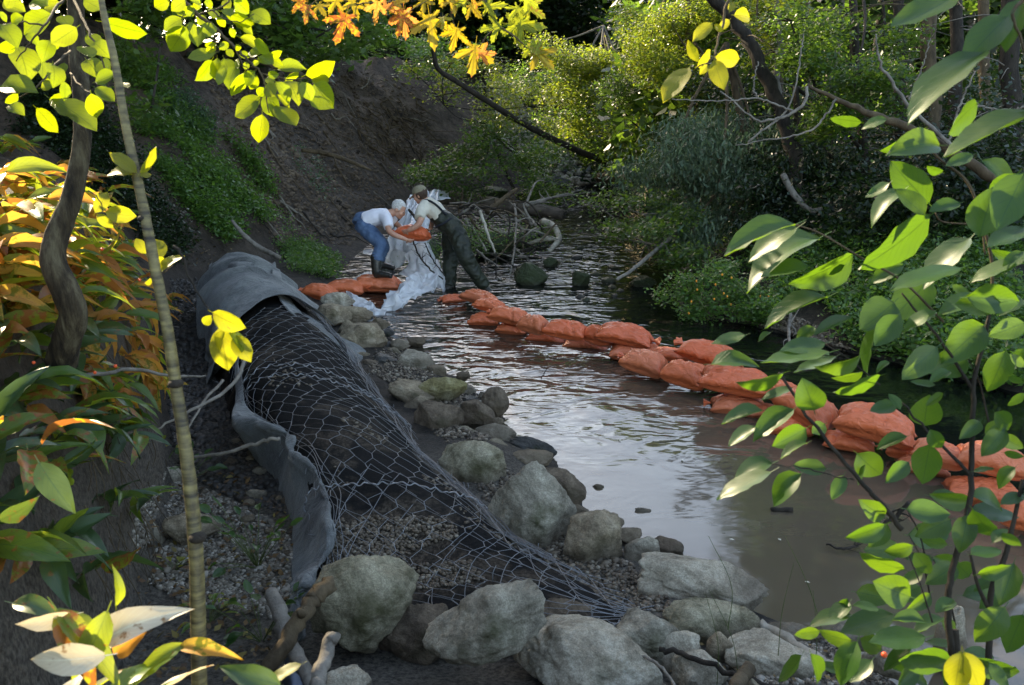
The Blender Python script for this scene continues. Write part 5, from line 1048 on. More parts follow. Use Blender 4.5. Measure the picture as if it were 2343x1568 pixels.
# --- round leaved branch at the upper left
Z3 = conv(332.7, 0, .21604)
RL = [(250,0,85,80,.75),(420,10,270,110,.7),(390,200,190,310,.6),(430,290,260,550,.75),(490,240,500,400,.6),(470,100,330,160,.8),(620,170,560,260,.7),(700,250,640,400,.7),(590,290,540,500,.6),(740,560,445,620,.5),(700,640,560,880,.6),(760,620,740,860,.5),(830,620,900,800,.8),(840,700,780,910,.5),(960,700,860,930,.55),(1040,780,930,1030,.55),(1180,800,1110,960,.7),(1160,760,1040,900,.6),(940,0,1110,130,.95),(1120,130,1310,240,.65),(830,130,1160,240,.45),(940,240,1150,350,.55),(840,0,900,110,.8),(1000,400,1220,500,.55),(1150,430,1325,560,.55),(1070,600,1280,515,.4),(1300,590,1450,560,.5),(1400,740,1700,700,.52),(1200,600,1350,690,.6),(1340,640,1460,690,.8),(1300,800,1410,780,.8),(1700,795,2020,690,.52),(1770,830,1945,880,.55),(1790,890,1980,1170,.66),(1650,870,1750,1080,.62),(1500,860,1640,1080,.55),(1380,870,1540,1080,.5),(1280,900,1380,1000,.9),(1250,930,1190,1020,.8),(1205,1030,960,1250,.55),(1210,1050,1060,1200,.5),(1290,970,1370,1240,.6),(1370,1010,1540,1130,.5),(1380,1120,1600,1350,.55),(1340,1180,1475,1260,.6),(1235,1215,1220,1520,.7),(1500,850,1620,760,.5),(640,0,700,90,.8),(570,20,520,120,.8),(740,100,700,200,.8),(760,170,850,290,.7),(900,300,950,400,.8),(880,460,780,520,.7),(960,470,1000,540,.8),(860,520,930,610,.7),(1080,660,1050,740,.8),(700,440,660,520,.8),(470,0,600,30,.6),(300,-40,180,-60,.6),(1020,20,960,-60,.7),(760,0,820,-70,.7),(560,-10,480,-80,.7),(520,330,610,300,.7),(900,180,860,90,.7),(1000,560,1090,610,.7),(950,640,1000,720,.6),(640,540,760,470,.6),(1130,700,1200,640,.7),(1480,830,1560,900,.7),(1330,900,1300,820,.7),(420,150,520,90,.7),(330,330,420,300,.6)]
twR = [([(350,-160,.02),(410,0),(560,160),(720,290),(880,440),(1060,620),(1190,740),(1260,850),(1275,960),(1310,1200)], .006, .0015), ([(1220,780),(1500,840),(1770,830)], .0022, .001), ([(720,290),(740,450),(750,620)], .002, .001), ([(560,160),(470,110),(390,200),(420,290)], .002, .001), ([(700,110),(830,200),(1000,230),(1150,150)], .0025, .001), ([(900,-120),(860,40),(700,110),(560,160)], .003, .002), ([(960,540),(1040,700),(1180,800)], .002, .001)]
sprig('leafy_branch', 'branch of glowing yellow green round leaves hanging from the top left', 'branch', pt(*Z3(400, 0), 2.45), twR, RL, Z3, 2.45, 'round', bark_brown)
# --- leaves round the curved trunk, far left
Z2 = conv(0, 0, .33563 * .6049 / .6049)
Z2 = conv(0, 0, .33563)
LL = [(350,100,140,220,.6),(520,190,350,310,.7),(570,0,700,70,.7),(700,150,1000,230,.45),(0,170,120,300,.6),(0,350,100,280,.6),(20,20,170,90,.6),(110,310,210,530,.6),(200,380,215,530,.7),(290,400,290,545,.6),(360,440,380,580,.6),(340,280,290,410,.7),(640,290,740,380,.7),(590,410,680,520,.7),(680,420,745,500,.7),(650,560,790,510,.55),(650,600,790,680,.6),(620,640,660,810,.7),(440,560,450,690,.6),(0,600,230,590,.4),(280,600,380,570,.6),(250,740,400,900,.6),(350,680,660,860,.4),(60,720,160,770,.6),(870,600,830,560,.6),(160,120,60,160,.6),(300,60,420,40,.6),(420,110,470,190,.7),(230,0,320,50,.7),(80,-20,40,60,.7),(400,300,350,330,.6),(560,320,620,400,.6),(600,230,680,330,.7),(180,230,260,300,.6),(0,80,50,150,.6),(440,430,410,520,.6),(120,640,30,700,.5),(420,640,340,690,.5)]
twL = [([(480,-60,.3),(380,60,.1),(300,180),(200,300),(110,420)], .005, .0015), ([(480,-60,.3),(560,120,.1),(640,280),(700,420),(720,560)], .005, .0015), ([(480,350,.3),(380,440,.1),(250,600),(60,690)], .004, .0015), ([(480,500,.4),(560,600,.1),(620,640)], .003, .0015), ([(300,180),(140,150),(0,180)], .003, .001)]
sprig('leafy_branch', 'cluster of yellow green leaves around the curved trunk at the far left top', 'branch', pt(*Z2(480, 0), 2.7), twL, LL, Z2, 2.5, 'round', bark_brown, .5)
Z5 = conv(0, 514.2, .33563)
sprig('leaf_sprig', 'pair of small upright yellow leaves on the thin sapling', 'sprig', pt(*Z2(910, 1190), 2.0), [([(905,1200),(930,1190),(960,1130)], .002, .001)], [(930,1180,750,1030,.5),(900,1190,720,1160,.4),(950,1180,1080,1010,.3),(955,1200,1035,1190,.5)], Z2, 1.98, 'yellow', bark_brown, .04)
sprig('leaf_sprig', 'three pale yellow leaves hanging between trunk and sapling', 'sprig', pt(*Z2(690, 1440), 2.6), [([(600,1300),(680,1360),(700,1440),(760,1480)], .002, .001)], [(650,1450,740,1310,.6),(720,1450,925,1480,.62),(660,1460,770,1560,.6)], Z2, 2.6, 'yellow', bark_brown, .05)
sprig('leaf_sprig', 'yellow green leaves beside the sapling at mid height', 'sprig', pt(*Z5(1060, 280), 2.0), [([(1010,330),(1060,290),(1110,330),(1180,280)], .002, .001)], [(990,200,925,90,.6),(1100,230,1060,90,.7),(1090,330,1240,190,.3),(1120,250,1060,230,.6),(1040,380,990,400,.5)], Z5, 2.0, 'yellow', bark_brown, .05)
sprig('hanging_sprig', 'brown dangling twig ending in a cluster of yellow leaves over the wire mesh', 'sprig', pt(*Z5(1240, 190), 2.0), [([(1180,150),(1240,195),(1275,320),(1380,530),(1450,610),(1550,700)], .0035, .0012)], [(1450,600,1660,720,.55),(1500,700,1550,1000,.6),(1600,760,1700,930,.6),(1560,700,1640,870,.35,'round'),(1440,620,1380,690,.6),(1580,720,1660,690,.5),(1530,720,1470,860,.4)], Z5, 1.95, 'yellow', bark_dark, .05)
# --- maple branch
def maple_mesh(name, mat, sd):
    g = np.random.default_rng(sd); pts = []; lob = [(-128, .50), (-62, .82), (0, 1.0), (62, .82), (128, .50)]; V = [(0, 0)]
    for k, (a, r) in enumerate(lob):
        a0 = R_(a); wd = R_(15)
        pr = [(-1.45, .42), (-1.0, .56), (-1.12, .68), (-.62, .70), (-.66, .84), (-.26, .86), (0, 1.0), (.26, .86), (.66, .84), (.62, .70), (1.12, .68), (1.0, .56), (1.45, .42)]
        for w, rr in pr: pts.append((a0 + wd * w * (1 if r > .6 else .9) * g.uniform(.92, 1.08), rr * r * g.uniform(.97, 1.03)))
        if k < 4: pts.append((R_((a + lob[k + 1][0]) / 2), .235 * (1 if 0 < k < 3 else .9)))
    out = [(r * math.sin(a), r * math.cos(a)) for a, r in pts]; V = np.array([(0, -.02)] + out); V = np.column_stack([V, -.10 * V[:, 0] ** 2 - .12 * V[:, 1] ** 2 + g.normal(0, .015, len(V))])
    n = len(out); F = np.array([[0, 1 + i, 2 + i] for i in range(n - 1)] + [[0, n, 1]]); V2 = np.array([(-.008, -.45, .10), (.008, -.45, .10), (.010, 0, 0), (-.010, 0, 0)])
    uv = np.column_stack([V[:, 0] * .5 + .5, V[:, 1] * .5 + .5]); V = np.vstack([V, V2]); uv = np.vstack([uv, [(.5, .1)] * 4]); me = mesh_np(name, V, [F, np.array([[n + 1, n + 2, n + 3, n + 4]])], False, uv); me.materials.append(mat); return me
mgold = leafmat('maple_leaf_gold', [(.30, .22, .02), (.36, .24, .03), (.36, .18, .03)], (.55, .38, .02), .46, .5, 'obj', ((.30, .09, .02), 8, .56, .3), .35)
mor = leafmat('maple_leaf_orange', [(.40, .12, .03), (.42, .16, .03)], (.85, .30, .06), .48, .5, 'obj', ((.36, .2, .03), 8, .58, .3), .35)
mgr = leafmat('maple_leaf_green', [(.12, .15, .015), (.16, .17, .02)], (.45, .50, .03), .45, .5, 'obj', ((.32, .16, .03), 9, .66, .3), .35)
MP = {'g': [maple_mesh('maple_leaf', mgold, i) for i in range(3)], 'o': [maple_mesh('maple_leaf', mor, 9)], 'v': [maple_mesh('maple_leaf', mgr, 12 + i) for i in range(2)]}
Z4 = conv(635.1, 0, .284)
ML = [(1225,160,1270,410,'g'),(540,150,460,370,'g'),(235,60,230,195,'g'),(600,20,660,160,'g'),(800,40,790,215,'o'),(870,60,950,20,'o'),(1010,130,950,310,'g'),(1015,120,1040,330,'o'),(1175,10,1170,110,'g'),(1440,255,1390,430,'g'),(1590,400,1560,620,'g'),(1640,430,1720,430,'o'),(1770,215,1600,240,'v'),(1955,190,1950,390,'v'),(1900,200,2170,210,'v'),(2100,430,2230,560,'g'),(2080,420,2130,310,'v'),(1400,0,1430,120,'g'),(1560,50,1640,150,'g'),(1690,60,1850,30,'v'),(330,50,380,115,'g'),(2020,50,2160,150,'v'),(1930,70,1860,160,'v'),(960,20,1000,120,'g'),(180,10,130,80,'g'),(470,10,420,90,'g'),(1330,150,1320,240,'v'),(1500,10,1420,60,'v'),(2000,-10,2100,60,'v'),(700,-10,740,80,'g'),(2060,370,1960,470,'v'),(1560,-40,1600,60,'g'),(1300,-60,1330,60,'g')]
e = empty('maple_branch', pt(*Z4(1650, 0), 2.7), 'maple branch with gold, orange and green lobed leaves at the top centre', 'branch')
for P, r0, r1 in [([(1560,-170),(1660,0),(1700,100),(1770,205),(1900,290),(2030,410)], .006, .002), ([(1560,-170),(1250,-60),(900,20),(650,40),(540,145)], .004, .0015), ([(1250,-60),(1235,40),(1226,155)], .002, .001), ([(900,0),(960,90),(1015,115),(1200,10)], .002, .001), ([(1660,0),(1500,-20),(1400,100),(1440,250)], .002, .001), ([(1770,205),(1690,290),(1610,395)], .0025, .0015), ([(650,40),(400,-20),(235,50)], .002, .001), ([(700,-60),(640,20),(600,30)], .002, .001)]:
    V, F = tube(np.array([pt(*Z4(a, b), 2.72) for a, b in P]), [r0, r1], sides=7, jit=.001); mb = MB(); mb.add(V, F); mb.build('twig', bark_brown, e)
for bx, by, tx, ty, k in ML:
    d = lg.uniform(-.06, .06); B = pt(*Z4(bx, by), 2.7 + d); Tp = pt(*Z4(tx, ty), 2.7 + d + lg.uniform(-.03, .02)); Y = Tp - B; L = max(np.linalg.norm(Y), .05); y = Y / np.linalg.norm(Y); n = np.array([0, 0, CAMZ]) - B + np.array([lg.normal(0, 1.0), 0, lg.uniform(.3, 1.4)]); n -= y * n.dot(y); n /= np.linalg.norm(n); x = np.cross(y, n)
    M = Matrix(((x[0] * L, y[0] * L, n[0] * L, B[0]), (x[1] * L, y[1] * L, n[1] * L, B[1]), (x[2] * L, y[2] * L, n[2] * L, B[2]), (0, 0, 0, 1))); ms = MP[k]; mobj('leaf', ms[int(lg.integers(len(ms)))], None, e, M)
# --- right hand leaves
ZT = conv(1512.2, 0, .35421); ZA = conv(1633.2, 181.5, .30864); ZB = conv(1633.2, 665.4, .30864); ZD = conv(1754.2, 1028.3, .34404)
sprig('leafy_branch', 'spray of yellow leaves hanging from the top right of centre', 'branch', pt(*ZT(420, -40), 2.0), [([(450,-80),(420,60),(380,220),(330,380),(230,440)], .004, .0015)], [(180,440,0,650,.45),(240,400,170,261,.45),(330,150,200,262,.55),(440,130,370,190,.6),(470,100,592,110,.55),(440,80,470,10,.6),(350,370,520,390,.6),(340,390,400,580,.6),(300,420,250,480,.6),(230,430,330,330,.4),(400,200,340,160,.5)], ZT, 2.0, 'yellow', bark_brown, .05)
e = sprig('leafy_branch', 'large blurred yellow green leaves reaching in from the top right corner', 'branch', pt(*ZT(2400, 0), 1.5), [([(2450,-100),(2280,80),(2343,330)], .004, .002)], [(1940,-60,1490,220,.35),(2240,110,1960,400,.5),(2100,340,1590,720,.26),(2330,-10,2230,310,.5)], ZT, 1.5, 'shrub', bark_brown, .04)
for q in ((2343,760,1830,1020,.2),): leaf_at(e, pt(*ZT(q[0] + 60, q[1] - 30), 1.5), pt(*ZT(q[2], q[3]), 1.55), 'shrub', q[4])
SA = [(1530,380,1245,560,.4),(1590,920,1300,620,.66),(1300,770,1130,890,.4),(1400,830,1120,1040,.3),(1920,560,1710,650,.45),(1690,690,1570,650,.4),(1970,1170,2060,780,.6),(1600,1010,1110,1440,.36),(1400,1380,1150,1480,.5),(1900,1180,1540,1520,.35),(1830,1400,1300,1540,.25),(600,1080,70,1270,.3),(620,1100,240,1330,.35),(780,1180,190,1440,.25),(1020,1300,580,1560,.4),(700,1390,350,1470,.3),(970,1380,860,1460,.35),(1090,320,860,285,.4),(1280,300,1090,360,.4),(2297,1100,2020,1260,.4),(2100,800,2290,1000,.6),(2297,700,2080,1130,.6),(1820,920,1600,990,.4),(2240,1320,2050,1280,.5),(2297,1280,2150,1420,.5),(1560,1010,1330,820,.4)]
SB = [(840,50,360,245,.26),(230,330,-20,400,.35),(420,310,330,370,.35),(-20,545,330,510,.35),(820,390,480,455,.36),(850,460,340,550,.2),(740,270,620,370,.5),(1020,200,750,330,.25),(1330,90,1100,310,.7),(1370,180,1190,420,.6),(1210,280,1090,640,.22),(1650,160,1390,290,.35),(2000,60,1680,150,.35),(1650,420,1380,660,.55),(900,490,590,620,.22),(1080,480,760,600,.3),(1300,530,1190,590,.35),(1100,600,880,680,.3),(1230,630,900,780,.25),(510,610,190,740,.22),(580,720,350,800,.32),(740,885,680,670,.85),(360,890,50,970,.35),(590,880,290,1100,.45),(310,1010,110,1160,.35),(680,1020,440,1170,.55),(690,1130,490,1230,.32),(820,990,720,1060,.7),(1560,1000,1570,770,.95),(1350,840,1150,910,.5),(1430,1080,1200,1170,.45),(1600,1030,1680,1190,.6),(1600,1140,1540,1430,.7),(1060,1210,1240,1390,.8),(1440,1270,1280,1430,.6),(430,1280,110,1390,.36),(420,1345,10,1530,.3),(830,1320,575,1310,.5),(640,1360,400,1570,.5),(960,1370,880,1550,.6),(2297,240,2050,340,.6),(2000,260,1700,500,.6),(2160,450,2050,760,.6),(2297,430,2200,560,.6),(1970,970,1830,1100,.6),(2010,1060,2200,960,.5),(2120,1080,2290,1170,.6),(2230,1310,2080,1450,.5),(1600,1520,1880,1560,.5),(1920,1340,2080,1310,.3),(2180,640,2297,680,.5),(1750,600,1600,680,.45),(1640,700,1450,690,.3),(1700,760,1580,860,.4),(2297,760,2180,860,.5),(2080,900,2200,1020,.55),(1380,880,1290,760,.5),(2280,60,2130,170,.5),(1880,40,1760,-40,.5),(2297,560,2180,470,.5),(1120,1290,1060,1440,.3),(2150,1200,2297,1230,.5)]
SD = [(780,450,620,360,.6),(780,500,530,610,.5),(800,500,690,660,.6),(970,640,780,690,.5),(910,800,610,710,.32),(980,690,1100,830,.7),(1040,820,890,900,.5),(1250,770,1080,900,.6),(1260,760,1360,850,.8),(1340,340,1090,320,.5),(1220,470,1000,560,.6),(1360,420,1680,430,.4),(1330,440,1300,690,.6),(1370,400,1530,610,.45),(1360,700,1560,680,.35),(1640,760,1560,1040,.6),(560,1100,280,1160,.36),(350,1210,180,1230,.5),(560,1270,340,1230,.45),(950,980,700,900,.7),(840,1100,480,1230,.45),(740,1060,580,1030,.35),(1080,960,940,1080,.5),(1050,1150,850,1120,.35),(1050,1250,670,1290,.4),(1250,1310,1050,1270,.35),(1180,1130,980,1210,.35),(1580,1050,1400,1300,.6),(1700,1100,1590,1350,.6),(600,1280,480,1580,.5),(230,1370,100,1560,.32),(290,1360,360,1560,.4),(480,1490,320,1410,.4),(1220,1400,850,1380,.45),(930,1500,1080,1560,.5),(1380,1380,1700,1500,.45),(960,1330,780,1480,.35),(1500,620,1600,520,.5),(1560,560,1690,640,.5),(1500,860,1380,940,.5),(1240,1000,1130,1090,.5),(1680,900,1600,1000,.5),(1700,300,1560,360,.5),(1280,1420,1160,1560,.5),(700,1400,560,1560,.5),(1480,1420,1600,1600,.5),(1000,1440,860,1600,.5),(500,1040,530,990,.6)]
tw = [([(480,610),(690,920),(820,1090),(1080,1420),(1230,1568),(1390,1770)], .003, .006), ([(2060,0),(2020,280),(1920,740),(1910,1100),(1890,1568),(1760,2100),(1730,2300),(1760,2700)], .004, .008), ([(1390,20),(1650,330),(1920,740)], .002, .004), ([(1390,830),(1570,1030),(1890,1360)], .002, .004), ([(420,1290),(640,1310),(900,1370),(1030,1400)], .001, .002), ([(820,390),(1060,550),(1230,700)], .0012, .002)]
e = sprig('shrub', 'tall leafy shrub with dark stems filling the right side of the frame', 'shrub', pt(*ZD(1260, 1700), 1.9), tw, SB, ZB, 1.9, 'shrub', bark_dark, .16)
for P, r0, r1 in [([(610,1080),(800,1150),(1100,1330),(1400,1500),(1700,1800)], .0015, .003), ([(1500,400),(1680,600),(1900,800),(2050,1300),(2060,1570)], .002, .004), ([(1640,990),(1700,1060),(1960,1100),(2010,1300)], .0015, .002)]:
    V, F = tube(np.array([pt(*ZA(a, b), 1.9) for a, b in P]), [r0, r1], sides=7); mb = MB(); mb.add(V, F); mb.build('twig', bark_brown, e)
for P, r0, r1 in [([(1700,200),(1640,480),(1580,720),(1490,950),(1475,1350),(1450,1600)], .004, .008), ([(1350,690),(1400,900),(1470,1050)], .003, .005), ([(1250,1200),(1260,1350),(1300,1700),(1320,2000)], .008, .009), ([(940,700),(1020,900),(1100,1150)], .001, .002)]:
    V, F = tube(np.array([pt(*ZD(a, b), 1.9) for a, b in P]), [r0, r1], sides=8); mb = MB(); mb.add(V, F); mb.build('stem', bark_dark, e)
for L_, Zc in ((SA, ZA), (SD, ZD)):
    for bx, by, tx, ty, wr in L_:
        d = lg.uniform(-.18, .18); leaf_at(e, pt(*Zc(bx, by), 1.88 + d), pt(*Zc(tx, ty), 1.88 + d + lg.uniform(-.03, .03)), 'shrub', wr)
def fill(poly, n, lo, hi, t0, t1, bias):
    pp = pick(poly, n)
    for x, y in pp:
        t = lg.uniform(t0, t1); sd = 1 if lg.random() < bias else -1; a = lg.uniform(-.25, 1.0); L = lg.uniform(lo, hi); leaf_at(e, pt(x, y, t), pt(x - sd * L * math.cos(a), y + L * math.sin(a), t + lg.uniform(-.04, .04)), 'shrub', lg.uniform(.32, .72))
    for k in range(n // 6):
        x, y = pp[k * 6]; t = (t0 + t1) / 2; V, F = tube(np.array([pt(x, y, t), pt(x + 30, y + 60, t), pt(x + 50, y + 150, t)]), [.001, .0025], sides=6); mb = MB(); mb.add(V, F); mb.build('twig', bark_dark, e)
fill([(2000, 1180), (2342, 1100), (2342, 1568), (1850, 1568), (1930, 1400)], 20, 60, 100, 1.7, 2.4, .6)
fill([(2120, 250), (2342, 180), (2342, 1000), (2060, 900)], 10, 80, 140, 1.6, 2.4, .7)
leaf_at(e, pt(*ZD(1290, 1345), 1.5), pt(*ZD(1240, 1620), 1.5), 'yellow', .6); leaf_at(e, pt(*ZD(1310, 1350), 1.5), pt(*ZD(1430, 1620), 1.5), 'yellow', .5)
bry = mat_noise('red_berry', [(.3, (.6, .06, .02)), (.7, (.75, .12, .03))], 5, .3, .1, .001, 9)
def berry(px, py, t, lab):
    V, F = ellipsoid((0, 0, 0), (.006, .006, .006), sub=2); me = mesh_np('berry', V, F); me.materials.append(bry); o = bpy.data.objects.new('berry', me); link(o); o.location = pt(px, py, t); tag(o, lab, 'berry')
berry(*ZD(780, 1365), 1.7, 'orange red berry among the lower right leaves')
for (x, y), lab in (((233, 571), 'red berry in the sunlit orange leaves'), ((319, 641), 'red berry at the right fringe of the orange leaves'), ((264, 838), 'red berry under the orange leaves above the dark mud'), ((77, 830), 'red berry low at the far left'), ((217, 1832*.34+230), 'red berry in the shaded left leaves')): berry(x, y, 2.9, lab)
# ------------------------------------------------------------------ foreground trunks
e = empty('young_tree', pt(140, 800, 3.5), 'dark curved tree trunk at the left, bent like an S', 'tree'); V, F = T([(168, -260, 3.1), (172, -40, 3.15), (176, 100, 3.2), (186, 220, 3.2), (187, 330, 3.2), (165, 450, 3.2), (130, 540, 3.2), (122, 600, 3.2), (150, 665, 3.22), (168, 720, 3.25), (152, 780, 3.3), (140, 830, 3.35)], [.026, .028, .030, .030, .032, .036, .042, .046, .050, .050, .052, .06], sides=18, rough=.025); mb = MB(); mb.add(V, F); mb.build('trunk', mat_noise('trunk_bark', [(.36, (.018, .013, .008)), (.5, (.07, .052, .03)), (.64, (.15, .125, .075))], 22, .85, 1, .02, 90, stretch=(1, 1, .22)), e)
m, nt, b = nmat('sapling_bark'); v = objco(nt); wv = noise(nt, 9, 3, .6, objco(nt, (1, 1, 9))); nt.links.new(mixc(nt, .9, ramp(nt, [(.3, (.03, .022, .012)), (.5, (.16, .13, .05)), (.7, (.27, .22, .08))], wv), ramp(nt, [(.3, (.35, .3, .25)), (.6, (1, 1, 1))], noise(nt, 40, 4, .6, v)), 'MULTIPLY'), b.inputs['Base Color']); b.inputs['Roughness'].default_value = .6; bump(nt, wv, b, .4, .003)
e = empty('sapling', pz(455, 1568, 1.0), 'slim banded sapling stem running from top to bottom at the left', 'tree')
V, F = T([(215, -120, 2.15), (235, 20, 2.1), (262, 140, 2.05), (290, 300, 2.0), (325, 460, 1.97), (352, 600, 1.95), (382, 750, 1.93), (402, 880, 1.92), (425, 1030, 1.9), (441, 1170, 1.88), (451, 1320, 1.86), (456, 1568, 1.85), (460, 1800, 1.85)], [.006, .0075, .009, .010, .0115, .012, .0125, .013, .014, .015, .0155, .016, .018], n=90, sides=14, rough=.03); mb = MB(); mb.add(V, F); mb.build('stem', m, e)
for q, s in (((402, 878, 1.915), .015), ((452, 1230, 1.86), .017), ((330, 500, 1.965), .013)):
    V, F = ellipsoid(pt(*q), (s * 1.15, s * 1.15, s * .7), sub=2); mb = MB(); mb.add(V, F); mb.build('knot', bark_dark, e)
# ------------------------------------------------------------------ broad leaved plants of the left bank
def plant(name, base, lean, ht, n, ll, kinds, label, group, stemmat=None, parent=None, drop=.5):
    """arching stem with alternate long leaves"""
    base = np.asarray(base, float); e = empty(name, base, label, 'plant', group); lean = np.array(lean, float); u = np.linspace(0, 1, 7)[:, None]
    S_ = base + np.array([0, 0, 1]) * ht * (u - .35 * u ** 2) + lean * ht * (u ** 1.6) + lg.normal(0, .008, (7, 3)) * u; V, F = tube(S_, [.004, .0018], sides=5, cap=False); mb = MB(); mb.add(V, F); mb.build('stem', stemmat or bark_brown, e)
    C = catmull(S_, 40)
    for k in range(n):
        f = .25 + .75 * k / max(1, n - 1); p = C[int(f * 39)]; tg = C[min(39, int(f * 39) + 1)] - C[max(0, int(f * 39) - 1)]; tg /= np.linalg.norm(tg) + 1e-9; sd = np.cross(tg, [0, 0, 1]); sd /= np.linalg.norm(sd) + 1e-9
        d = tg * .7 + sd * (1 if k % 2 else -1) * lg.uniform(.4, .9) + np.array([0, 0, lg.uniform(-.7, .25)]) * drop + lg.normal(0, .12, 3); d /= np.linalg.norm(d); L = ll * lg.uniform(.75, 1.15)
        leaf_at(e, p, p + d * L, kinds[int(lg.integers(len(kinds)))], None, np.array([0, 0, 1.]) + lg.normal(0, .45, 3))
    return e
def plants(poly, n, **k):
    pp = pick(poly, n); P, h = ground_hit(*pp.T, t0=1.0); m = P[h]; o = np.argsort(-m[:, 1]); out = []
    for p in m[o]: out.append(p)
    return out
GRN = mat_noise('green_stem', [(.3, (.05, .08, .02)), (.7, (.1, .13, .03))], 9, .6, .2, .002, 40)
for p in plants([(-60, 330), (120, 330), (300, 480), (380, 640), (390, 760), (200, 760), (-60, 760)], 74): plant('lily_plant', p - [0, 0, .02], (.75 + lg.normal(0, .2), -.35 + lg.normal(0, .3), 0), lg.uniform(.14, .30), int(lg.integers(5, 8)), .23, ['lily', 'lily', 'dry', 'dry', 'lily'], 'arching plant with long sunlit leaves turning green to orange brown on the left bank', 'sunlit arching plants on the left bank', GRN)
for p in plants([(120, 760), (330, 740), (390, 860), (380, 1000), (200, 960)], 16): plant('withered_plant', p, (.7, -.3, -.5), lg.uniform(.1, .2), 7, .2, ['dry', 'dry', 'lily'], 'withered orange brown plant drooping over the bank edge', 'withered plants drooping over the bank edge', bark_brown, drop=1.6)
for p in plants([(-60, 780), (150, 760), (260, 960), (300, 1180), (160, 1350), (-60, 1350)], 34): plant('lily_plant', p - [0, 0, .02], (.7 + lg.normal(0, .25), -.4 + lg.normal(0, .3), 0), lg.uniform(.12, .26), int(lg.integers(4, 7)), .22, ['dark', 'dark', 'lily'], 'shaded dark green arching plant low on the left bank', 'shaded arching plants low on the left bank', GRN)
# tall plants close to the camera at the bottom left
NC = [(-60,1560,1.35),(60,1600,1.3),(150,1640,1.35),(250,1620,1.4),(330,1640,1.45),(0,1450,1.5),(110,1500,1.5),(210,1560,1.6)]
for i, (a, b_, t) in enumerate(NC):
    top = pt(a, b_, t); gz = float(H(top[0], top[1])); base = np.array([top[0], top[1], gz]); plant('lily_plant', base, (.12, -.02, 0), (top[2] - gz) * 1.35, 7, .16, ['lily', 'lily', 'dark', 'pale'], 'tall green and brown blotched plant close up in the bottom left corner', 'tall plants in the bottom left corner', GRN)
NL = [(245,1400,180,1568,.35,'lily',1.35),(170,1405,30,1440,.33,'pale',1.35),(130,1395,275,1568,.3,'lily',1.35),(240,1500,50,1530,.4,'pale',1.3),(225,1480,395,1365,.3,'pale',1.4),(262,1495,330,1450,.4,'dry',1.4),(130,1400,250,1540,.4,'lily',1.35),(410,1480,540,1500,.3,'dry',1.6),(420,1475,280,1560,.3,'lily',1.6),(265,1385,268,1310,.25,'lily',1.5),(640,1568,500,1530,.4,'dark',1.3),(690,1520,610,1560,.35,'yellow',1.5),(0,1190,90,1150,.3,'dark',1.8),(30,1380,150,1400,.3,'dark',1.6),(90,1060,160,1180,.4,'dark',2.0)]
e = empty('lily_plant', pt(200, 1600, 1.4), 'bleached and yellow green curled leaves in strong sun at bottom left', 'plant')
for a, b_, c_, d_, wr, k, t in NL: leaf_at(e, pt(a, b_, t), pt(c_, d_, t - .02), k, wr)
# dead stalks and roots hanging from the bank face
g = np.random.default_rng(12); pp = pick([(180, 760), (380, 820), (400, 1000), (330, 1350), (180, 1350)], 60); P, h = ground_hit(*pp.T); mb = MB()
for p in P[h]:
    q = np.array([p + [.02, -.02, .04], p + [.08 + g.normal(0, .04), -.08, -.08], p + [.10 + g.normal(0, .06), -.12, -.24]]); V, F = tube(q, [.003, .0012], n=7, sides=5, cap=False); mb.add(V, F)
o = mb.build('dead_stalks', bark_brown, None); tag(o, 'mass of dead brown stalks and rootlets hanging off the left bank', 'dead stalks', kind='stuff')
# little green plants on the gravel
def small_plant(px, py, z, n, ll, kind, label, cat='plant', ht=.12, spread=.8):
    p = pz(px, py, z); e = empty('small_plant', p, label, cat)
    for k in range(n):
        a = lg.uniform(0, 6.28); d = np.array([math.cos(a) * spread, math.sin(a) * spread, lg.uniform(.1, .9)]); d /= np.linalg.norm(d); q = p + d * ht * lg.uniform(.4, 1.1) + [0, 0, ht * .3]; V, F = tube(np.array([p, (p + q) / 2 + [0, 0, .01], q]), [.002, .0012], n=6, sides=4, cap=False); mb = MB(); mb.add(V, F); mb.build('stem', GRN, e); leaf_at(e, q, q + (d + [0, 0, -.3]) * ll * lg.uniform(.7, 1.2), kind, None, np.array([0, 0, 1.]) + lg.normal(0, .3, 3))
small_plant(590, 1300, .14, 26, .09, 'shrub', 'bright green bushy weed with toothed leaves beside the hanging fabric', ht=.3, spread=.6)
small_plant(425, 1110, .16, 14, .09, 'shrub', 'small fresh green plant behind the sapling near the half buried rock', ht=.2)
small_plant(380, 1060, .2, 10, .07, 'yellow', 'spindly plant with pale yellow leaves at the bank foot', ht=.2)
small_plant(600, 1470, .14, 14, .1, 'shrub', 'sprawling green weed left of the leaning grey brown branch', ht=.22)
small_plant(480, 1430, .14, 10, .09, 'lily', 'low lobed leaf plant on the dirt at lower left', ht=.12)
small_plant(400, 1310, .14, 8, .05, 'yellow', 'tiny yellow leaved seedlings on the pea gravel', ht=.08)
small_plant(430, 492, 1.0, 7, .12, 'yellow', 'little light green seedling on the shaded slope', ht=.12)
g = np.random.default_rng(66)
for k, (x, y) in enumerate([(1665,1440),(1690,1560),(1880,1440),(1780,1500),(1860,1560),(1640,1568)]):
    p = pt(x, y, 3.6); q = [p, p + [g.normal(-.02, .04), 0, .2], p + [g.normal(-.06, .08), 0, .42]]; V, F = tube(np.array(q), [.0018, .0008], n=10, sides=4, cap=False); mb = MB(); mb.add(V, F); tag(mb.build('grass_stalk', GRN), 'thin green grass stalk rising over the brown water at bottom right', 'grass stalk', 'thin grass stalks at the near waterline')
